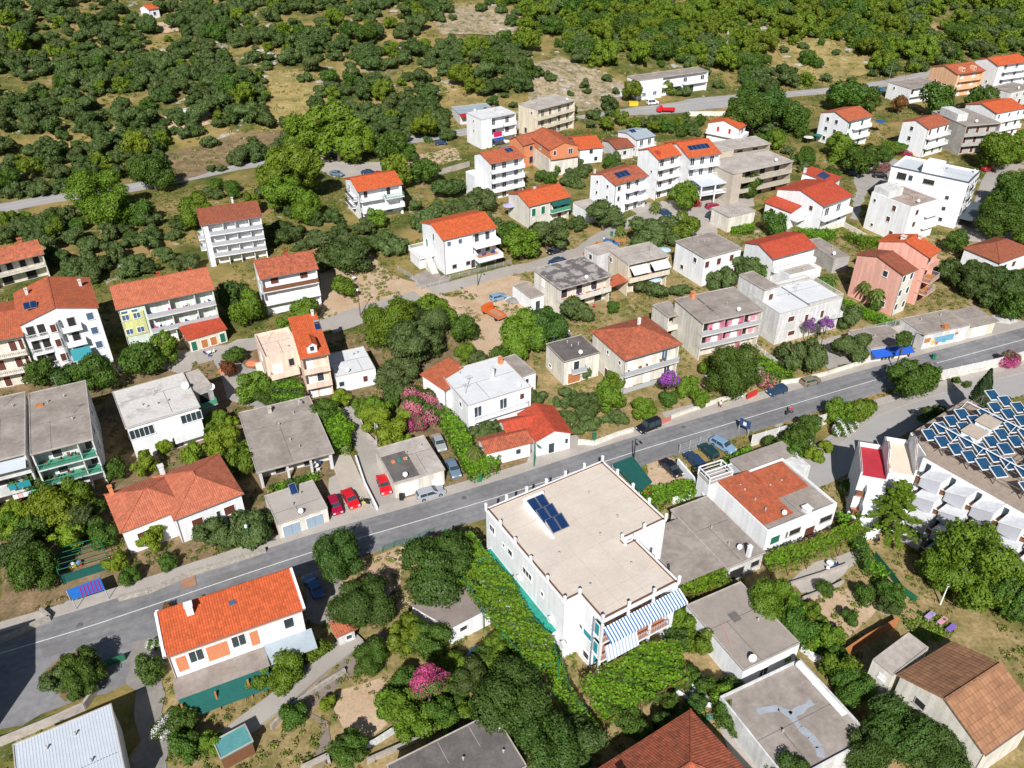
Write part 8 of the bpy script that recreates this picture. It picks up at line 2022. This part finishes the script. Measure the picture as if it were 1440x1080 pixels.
p = G((849,342)); p.z = .14; person(p, 1.0, cw, cdk, 'person in white shirt walking on the lane behind the beige flats', 'walk')
p = G((835,436)); p.z = .1; person(p, 0.3, cr, cdk, 'person in red shirt below the patched roof flats')
# motor scooter with rider
P_ = G((1109,583)); root = empty('motor_scooter', (P_.x, P_.y, .14), RA - math.pi/2); tag(root, 'dark motor scooter riding on the main road beside the white fence', 'scooter')
q = MB(); q.tube([(0, -.65, .3), (0, -.05, .35), (0, .35, .35), (0, .55, .95)], [.16, .16, .1, .05], 8); q.box(-.16, .16, -.65, .1, .55, .85); q.build('body', cdk, root); q = MB(); q.bar((-.32, .5, 1.05), (.32, .5, 1.05), .04); q.build('handlebar', black, root)
for y in (-.6, .68): q = MB(); q.tube([(-.06, y, .27), (.06, y, .27)], .27, 14); q.build('wheel', tyre, root)
person(Vector((P_.x, P_.y, .14)), RA - math.pi/2, cr, cb, 'rider in red top on the dark scooter on the main road', 'ride', h=-.05)
P_ = G(z('Y5',535,275)); root = empty('motor_scooter', (P_.x, P_.y, .14), 1.2); tag(root, 'parked black and yellow scooter right of the two red cars', 'scooter')
q = MB(); q.tube([(0, -.65, .3), (0, -.05, .35), (0, .35, .35), (0, .55, .95)], [.2, .18, .12, .06], 8); q.box(-.18, .18, -.7, .1, .55, .9); q.build('body', black, root); q = MB(); q.bar((-.32, .5, 1.05), (.32, .5, 1.05), .05); q.build('handlebar', black, root); q = MB(); q.box(-.2, .2, -.2, .35, .25, .45); q.build('side_panel', mat('yellow_plastic',(.7,.55,.02),.4,0), root)
for y in (-.6, .68): q = MB(); q.tube([(-.06, y, .27), (.06, y, .27)], .27, 14); q.build('wheel', tyre, root)
# sun loungers and sunbathers beside the rusty shed
for i, (x, y, c, l) in enumerate(((905,235,mat('lilac_towel',(.45,.35,.65),.9,.1),'left'), (975,265,mat('rose_towel',(.75,.35,.45),.9,.1),'middle'), (1025,305,mat('violet_towel',(.25,.15,.55),.9,.1),'right'))):
    P_ = G(z('X3',x,y)); root = empty('sun_lounger', (P_.x, P_.y, .1), -.9); tag(root, 'sun lounger on the small lawn beside the rusty shed, %s one of three' % l, 'sun lounger')
    q = MB(); q.prism([(-.33,-.95),(.33,-.95),(.33,.95),(-.33,.95)], [.55,.55,.25,.25], [.62,.62,.32,.32]); q.build('bed', c, root); q = MB(); [q.bar((a, b, 0), (a, b, .3), .05) for a in (-.28, .28) for b in (-.8, .8)]; q.build('leg', railw, root)
    if i < 2: person(Vector((P_.x, P_.y, .22)), -.9, cr if i else cb, cb, 'sunbather lying on the %s lounger beside the rusty shed' % l, 'lie')
# carport nets, tarps, parasols, heaps
def canopy(name, reg, pts, h, m, label, cat='carport', pm=None, slope=0):
    W_ = [G(p, h) for p in z(reg, *pts)]; c = sum(W_, Vector()) / len(W_); root = empty(name, (c.x, c.y, 0)); tag(root, label, cat); P_ = [(p.x - c.x, p.y - c.y) for p in W_]
    if sum(P_[i][0]*P_[(i+1) % len(P_)][1] - P_[(i+1) % len(P_)][0]*P_[i][1] for i in range(len(P_))) < 0: P_ = P_[::-1]
    q = MB(); q.prism(P_, h, h + .08); q.build('cover', m, root); q = MB(); [q.bar((*p, 0), (*p, h), .09) for p in P_]; q.build('post', pm or railg, root); return root
canopy('carport','Y7',(640,105,730,70,818,185,760,228),2.3,greentarp,'carport covered in dark green net beside the white building and the road')
canopy('striped_carport','Y4',(265,372,400,320,420,368,290,408),2.0,mat('striped_canvas_blue',(.02,.16,.55),.8,.1),'blue canvas carport roof with violet stripes on the road bank')
rt = bpy.context.scene.collection.objects[-1].parent
st = MB(); P4 = [G(p, 2.1) for p in z('Y4',315,355,400,322,418,366,328,395)]
for i in range(6):
    a, b = P4[0].lerp(P4[1], i/6), P4[3].lerp(P4[2], i/6); c, d = P4[0].lerp(P4[1], (i+.45)/6), P4[3].lerp(P4[2], (i+.45)/6); st.quad(*[(v.x - rt.location.x, v.y - rt.location.y, 2.095) for v in (a, b, d, c)])
st.build('violet_stripe', mat('violet_canvas',(.30,.02,.16),.8,0), rt)
root = empty('garden_pergola', tuple(G(z('Y4',310,240)).xy) + (0,)); tag(root, 'green metal pergola frame with bright clutter under it above the striped carport', 'pergola'); c = root.location
P4 = [G(p, 2.6) for p in z('Y4',215,205,395,160,425,230,228,290)]; q = MB()
for i in range(4): a, b = P4[i] - c, P4[(i+1) % 4] - c; q.bar((a.x, a.y, 2.6), (b.x, b.y, 2.6), .08); q.bar((a.x, a.y, 0), (a.x, a.y, 2.6), .08); q.bar((a.x, a.y, 1.3), (b.x, b.y, 1.3), .05)
for i in range(1, 4): a, b = P4[0].lerp(P4[3], i/4) - c, P4[1].lerp(P4[2], i/4) - c; q.bar((a.x, a.y, 2.6), (b.x, b.y, 2.6), .06)
q.build('frame', green_paint, root); q = MB(); a, b = P4[3] - c, P4[2] - c; q.bar((a.x, a.y, .8), (b.x, b.y, .8), .05, 1.5); q.build('green_screen', greentarp, root)
for i, (cc, s) in enumerate(((cb, .5), (mat('orange_plastic',(.8,.3,.03),.5,0), .4), (cw, .5), (mat('yellow_plastic',(.7,.55,.02),.4,0), .35), (CP['lblue'], .5), (cr, .3))):
    a = P4[0].lerp(P4[1], .2 + .11*i).lerp(P4[3], .35 + .05*(i % 2)); q = MB(); q.box(-s/2, s/2, -s/2, s/2, 0, s*1.1); q.prism([(-s*.35,-s*.35),(s*.35,-s*.35),(s*.35,s*.35),(-s*.35,s*.35)], s*1.1, s*1.3); o = q.build('storage_box', cc, None, loc=(a.x, a.y, .05), rz=i*.7); tag(o, '%s container under the green pergola frame' % ['navy','orange','white','yellow','pale blue','red'][i], 'container')
def parasol(px, py, h, r, m, label):
    P_ = G((px, py), h); root = empty('parasol', (P_.x, P_.y, 0)); tag(root, label, 'parasol'); q = MB(); q.v.append((0, 0, h + .35)); n = 8
    q.v += [(r*math.cos(6.283*i/n), r*math.sin(6.283*i/n), h) for i in range(n)]; q.f += [(0, 1+i, 1+(i+1) % n) for i in range(n)]; q.v.append((0, 0, h + .3)); q.v += [(r*.98*math.cos(6.283*i/n), r*.98*math.sin(6.283*i/n), h - .05) for i in range(n)]; q.f += [(9, 10+(i+1) % n, 10+i) for i in range(n)]
    q.build('canopy', m, root); q = MB(); q.tube([(0, 0, 0), (0, 0, h + .3)], .04, 6); q.build('pole', alu, root)
parasol(*z('Y2',865,188), 2.4, 1.7, mat('pale_blue_cloth',(.45,.60,.75),.8,.05), 'pale blue parasol below the beige flats awnings')
parasol(*z('Y2',915,40), 4.8, 1.6, mat('pale_blue_cloth',(.45,.60,.75),.8,.05), 'pale blue parasol behind the beige flats roof')
parasol(*z('X4',555,235), 3.6, 1.7, mat('lilac_cloth2',(.42,.38,.62),.8,.05), 'lilac parasol left of the grey walled orange roofed house')
parasol(*z('F',1150,190), 2.4, 1.5, mat('dark_green_cloth',(.01,.15,.11),.8,.05), 'dark green parasol beside the willow')
parasol(*z('Z7',350,190), 2.4, 1.6, ivory, 'cream parasol left of the dark green one by the willow')
parasol(*z('Z7',715,110), 4.0, 1.8, mat('deep_blue_cloth',(.02,.10,.28),.8,.05), 'deep blue parasol beside the green shuttered house')
def heap(reg, x, y, r, m, label, cat='heap', name='tarp_heap', hh=.5):
    P_ = G(z(reg, x, y)); q = MB(); n = 12; q.v.append((0, 0, hh*1.1))
    for k_, (f, zz) in enumerate(((.35, .95), (.7, .6), (1, 0))):
        for i in range(n): a = 6.283*i/n; w = r*f*(1 + .25*mnoise.noise(Vector((math.cos(a)*2, math.sin(a)*2, k_ + x)))); q.v.append((w*math.cos(a)*1.3, w*math.sin(a), hh*zz*(1 + .4*mnoise.noise(Vector((a*2, f*3, x))))))
    for i in range(n): q.f.append((0, 1+i, 1+(i+1) % n))
    for k_ in range(2):
        for i in range(n): q.f.append((1+k_*n+i, 1+(k_+1)*n+i, 1+(k_+1)*n+(i+1) % n, 1+k_*n+(i+1) % n))
    o = q.build(name, m, None, loc=(P_.x, P_.y, .1)); tag(o, label, cat)
heap('Y6',1195,245,1.5,mat('blue_tarp',(.03,.22,.55),.4,.2,2),'crumpled bright blue tarpaulin in the foreground garden','tarpaulin')
heap('Z8',1285,160,1.5,mat('terracotta_tarp',(.60,.20,.10),.8,.2,2),'terracotta coloured heap on the yard left of the pink wing')
heap('Y1',65,365,1.2,mat('terracotta_tarp',(.60,.20,.10),.8,.2,2),'terracotta coloured pile against the pink wing')
heap('Y3',1340,305,2.2,mat('grey_tarp',(.50,.48,.46),.8,.2,1),'grey covered boat shaped heap at the end of the mural building','tarpaulin')
heap('X4',585,880,1.4,mat('scrap_grey',(.30,.27,.26),.8,.4,3),'scrap heap beside the pale blue battered car','scrap',name='scrap_heap')
heap('X4',545,865,1.0,mat('scrap_white',(.55,.53,.52),.8,.3,3),'pale scrap pile next to the white shed','scrap',name='scrap_heap')
heap('W1',700,700,1.6,LM['agave'],'blue grey agave clump on the upper road verge','plant',name='agave_plant')
# signs and gates
P_ = G(z('Y3',85,860)); root = empty('information_sign', (P_.x, P_.y, 0), RA - 1.2); tag(root, 'blue framed sign board on posts at the left end of the fence', 'sign')
q = MB(); q.bar((-.9, 0, 0), (-.9, 0, 3), .1); q.bar((.9, 0, 0), (.9, 0, 3), .1); q.build('post', railg, root); q = MB(); q.box(-1, 1, -.06, .06, 1.6, 3); q.build('board', mat('sign_blue',(.03,.07,.18),.5,0), root); q = MB(); q.box(-.3, .3, -.075, -.062, 1.9, 2.6); q.build('sign_face', white, root)
P_ = G(z('Y3',112,610), 2.2); root = empty('pillar_sign', (P_.x, P_.y, 0), RA); tag(root, 'red lozenge sign on a post beside the pink oleander', 'sign'); q = MB(); q.bar((0, 0, 0), (0, 0, 2.4), .1); q.build('post', redp, root); q = MB(); q.box(-.6, .6, -.05, .05, 2.2, 3.2); q.build('sign_board', mat('bright_red',(.70,.02,.04),.5,0), root); q = MB(); q.box(-.4, .4, -.065, -.052, 2.6, 2.8); q.build('sign_band', white, root)
wall_line('red_gate','Y3',(108,665,158,640),1.5,.1,redp,'red metal gate beside the pale pink oleander','gate')
wall_line('red_gate','Y2',(893,905,948,885),1.1,.1,mat('faded_red',(.50,.16,.14),.7,.1),'faded red gate at the garden steps behind the black van','gate')
P_ = G(z('Y4',756,345)); q = MB()
for i in range(6): q.bar((-.9, i*.3 - .7, .16), (.9, i*.3 - .7, .16), .12, .06)
o = q.build('wooden_pallet', woodl, None, loc=(P_.x, P_.y, .12), rz=RA); tag(o, 'orange wooden pallet lying on the main road edge above the orange roof', 'pallet')
P_ = G(z('Y5',1178,150)); q = MB(); q.prism([(-.35,-.35),(.35,-.35),(.35,.35),(-.35,.35)], 0, 1.0); q.prism([(-.4,-.42),(.4,-.42),(.4,.42),(-.4,.42)], 1.0, 1.12); o = q.build('rubbish_bin', green_paint, None, loc=(P_.x, P_.y, .24)); tag(o, 'green wheeled rubbish bin beside the white garden gate', 'bin')
P_ = G(z('W2',1232,445)); q = MB(); q.prism([(-1.6,-.8),(1.6,-.8),(1.6,.8),(-1.6,.8)], 0, 1.3); q.box(-1.75, 1.75, -.9, .9, 1.3, 1.42); o = q.build('waste_skip', mat('skip_yellow',(.70,.50,.03),.6,.1), None, loc=(P_.x, P_.y, .2)); tag(o, 'yellow skip beside the road below the bare terraced plot', 'skip')
P_ = G(z('W3',185,185)); root = empty('monument', (P_.x, P_.y, ter(P_.x, P_.y))); tag(root, 'small pale stone monument standing among the hillside trees', 'monument'); q = MB(); q.box(-1.5, 1.5, -1.5, 1.5, 0, 1.5); q.build('plinth', stone, root); q = MB(); q.tube([(0, 0, 1.5), (0, 0, 3.6), (0, 0, 4.4), (0, 0, 5.4)], [.9, .6, .5, .05], 8); q.build('figure', stone, root)

for (rg, x, y, l) in (('Y4',320,512,'at the left end of the road'),('Y5',468,410,'beside the upper carob tree'),('Y2',1012,942,'near the black van'),('Y3',1010,522,'beside the fence tree'),('Y5',1090,245,'below the silver estate car')):
    P_ = G(z(rg, x, y)); q = MB(); q.tube([(0, 0, 0), (0, 0, .006)], .42, 14); o = q.build('manhole_cover', concD, None, loc=(P_.x, P_.y, .1465)); tag(o, 'round iron manhole cover in the main road ' + l, 'manhole cover')

# garden furniture
q = MB(); q.tube([(0, 0, .70), (0, 0, .74)], .5, 14); q.tube([(0, 0, 0), (0, 0, .7)], .05, 6); q.box(-.3, .3, -.04, .04, 0, .04); TBL = q.mesh('garden_table', white)
for (rg, x, y, n, where) in (('Z4',1180,1040,3,'yard before the pale green block'),('Y2',1130,700,2,'paved garden beside the pink block'),('X2',1030,590,3,'small terrace right of the front pergola'),('Y8',400,900,2,'back garden terrace'),('Y1',420,960,2,'porch of the slab bungalow'),('F',498,395,0,'pale dirt yard'),('F',720,335,2,'garden below the green awning house'),('Z7',720,560,2,'yard by the white cube house'),('Y2',420,480,3,'yard behind the felt roofed annex')):
    P_ = G(z(rg, x, y)); o = link('garden_table', TBL, None, (P_.x, P_.y, .14)); tag(o, 'round white table on the ' + where, 'table')
    for k_ in range(n):
        a = 2.1 * k_ + x; o = link('plastic_chair', CHM[(k_ + n) % 2], None, (P_.x + .85*math.cos(a), P_.y + .85*math.sin(a), .14), a - math.pi/2); tag(o, '%s chair at the round table on the %s' % (['white plastic','navy plastic'][(k_ + n) % 2], where), 'chair', 'garden chairs on the ' + where)
for (rg, x, y, c, where) in (('Y2',560,1000,green_paint,'beside the red roofed cottage'),('Y5',740,255,black,'by the single garage'),('Y3',1000,500,green_paint,'before the mural building'),('Z6',640,770,green_paint,'at the bend of the middle lane')):
    P_ = G(z(rg, x, y)); q = MB(); q.prism([(-.3,-.3),(.3,-.3),(.3,.3),(-.3,.3)], 0, .95); q.prism([(-.34,-.36),(.34,-.36),(.34,.36),(-.34,.36)], .95, 1.06); o = q.build('rubbish_bin', c, None, loc=(P_.x, P_.y, .15)); tag(o, 'wheeled bin ' + where, 'bin')
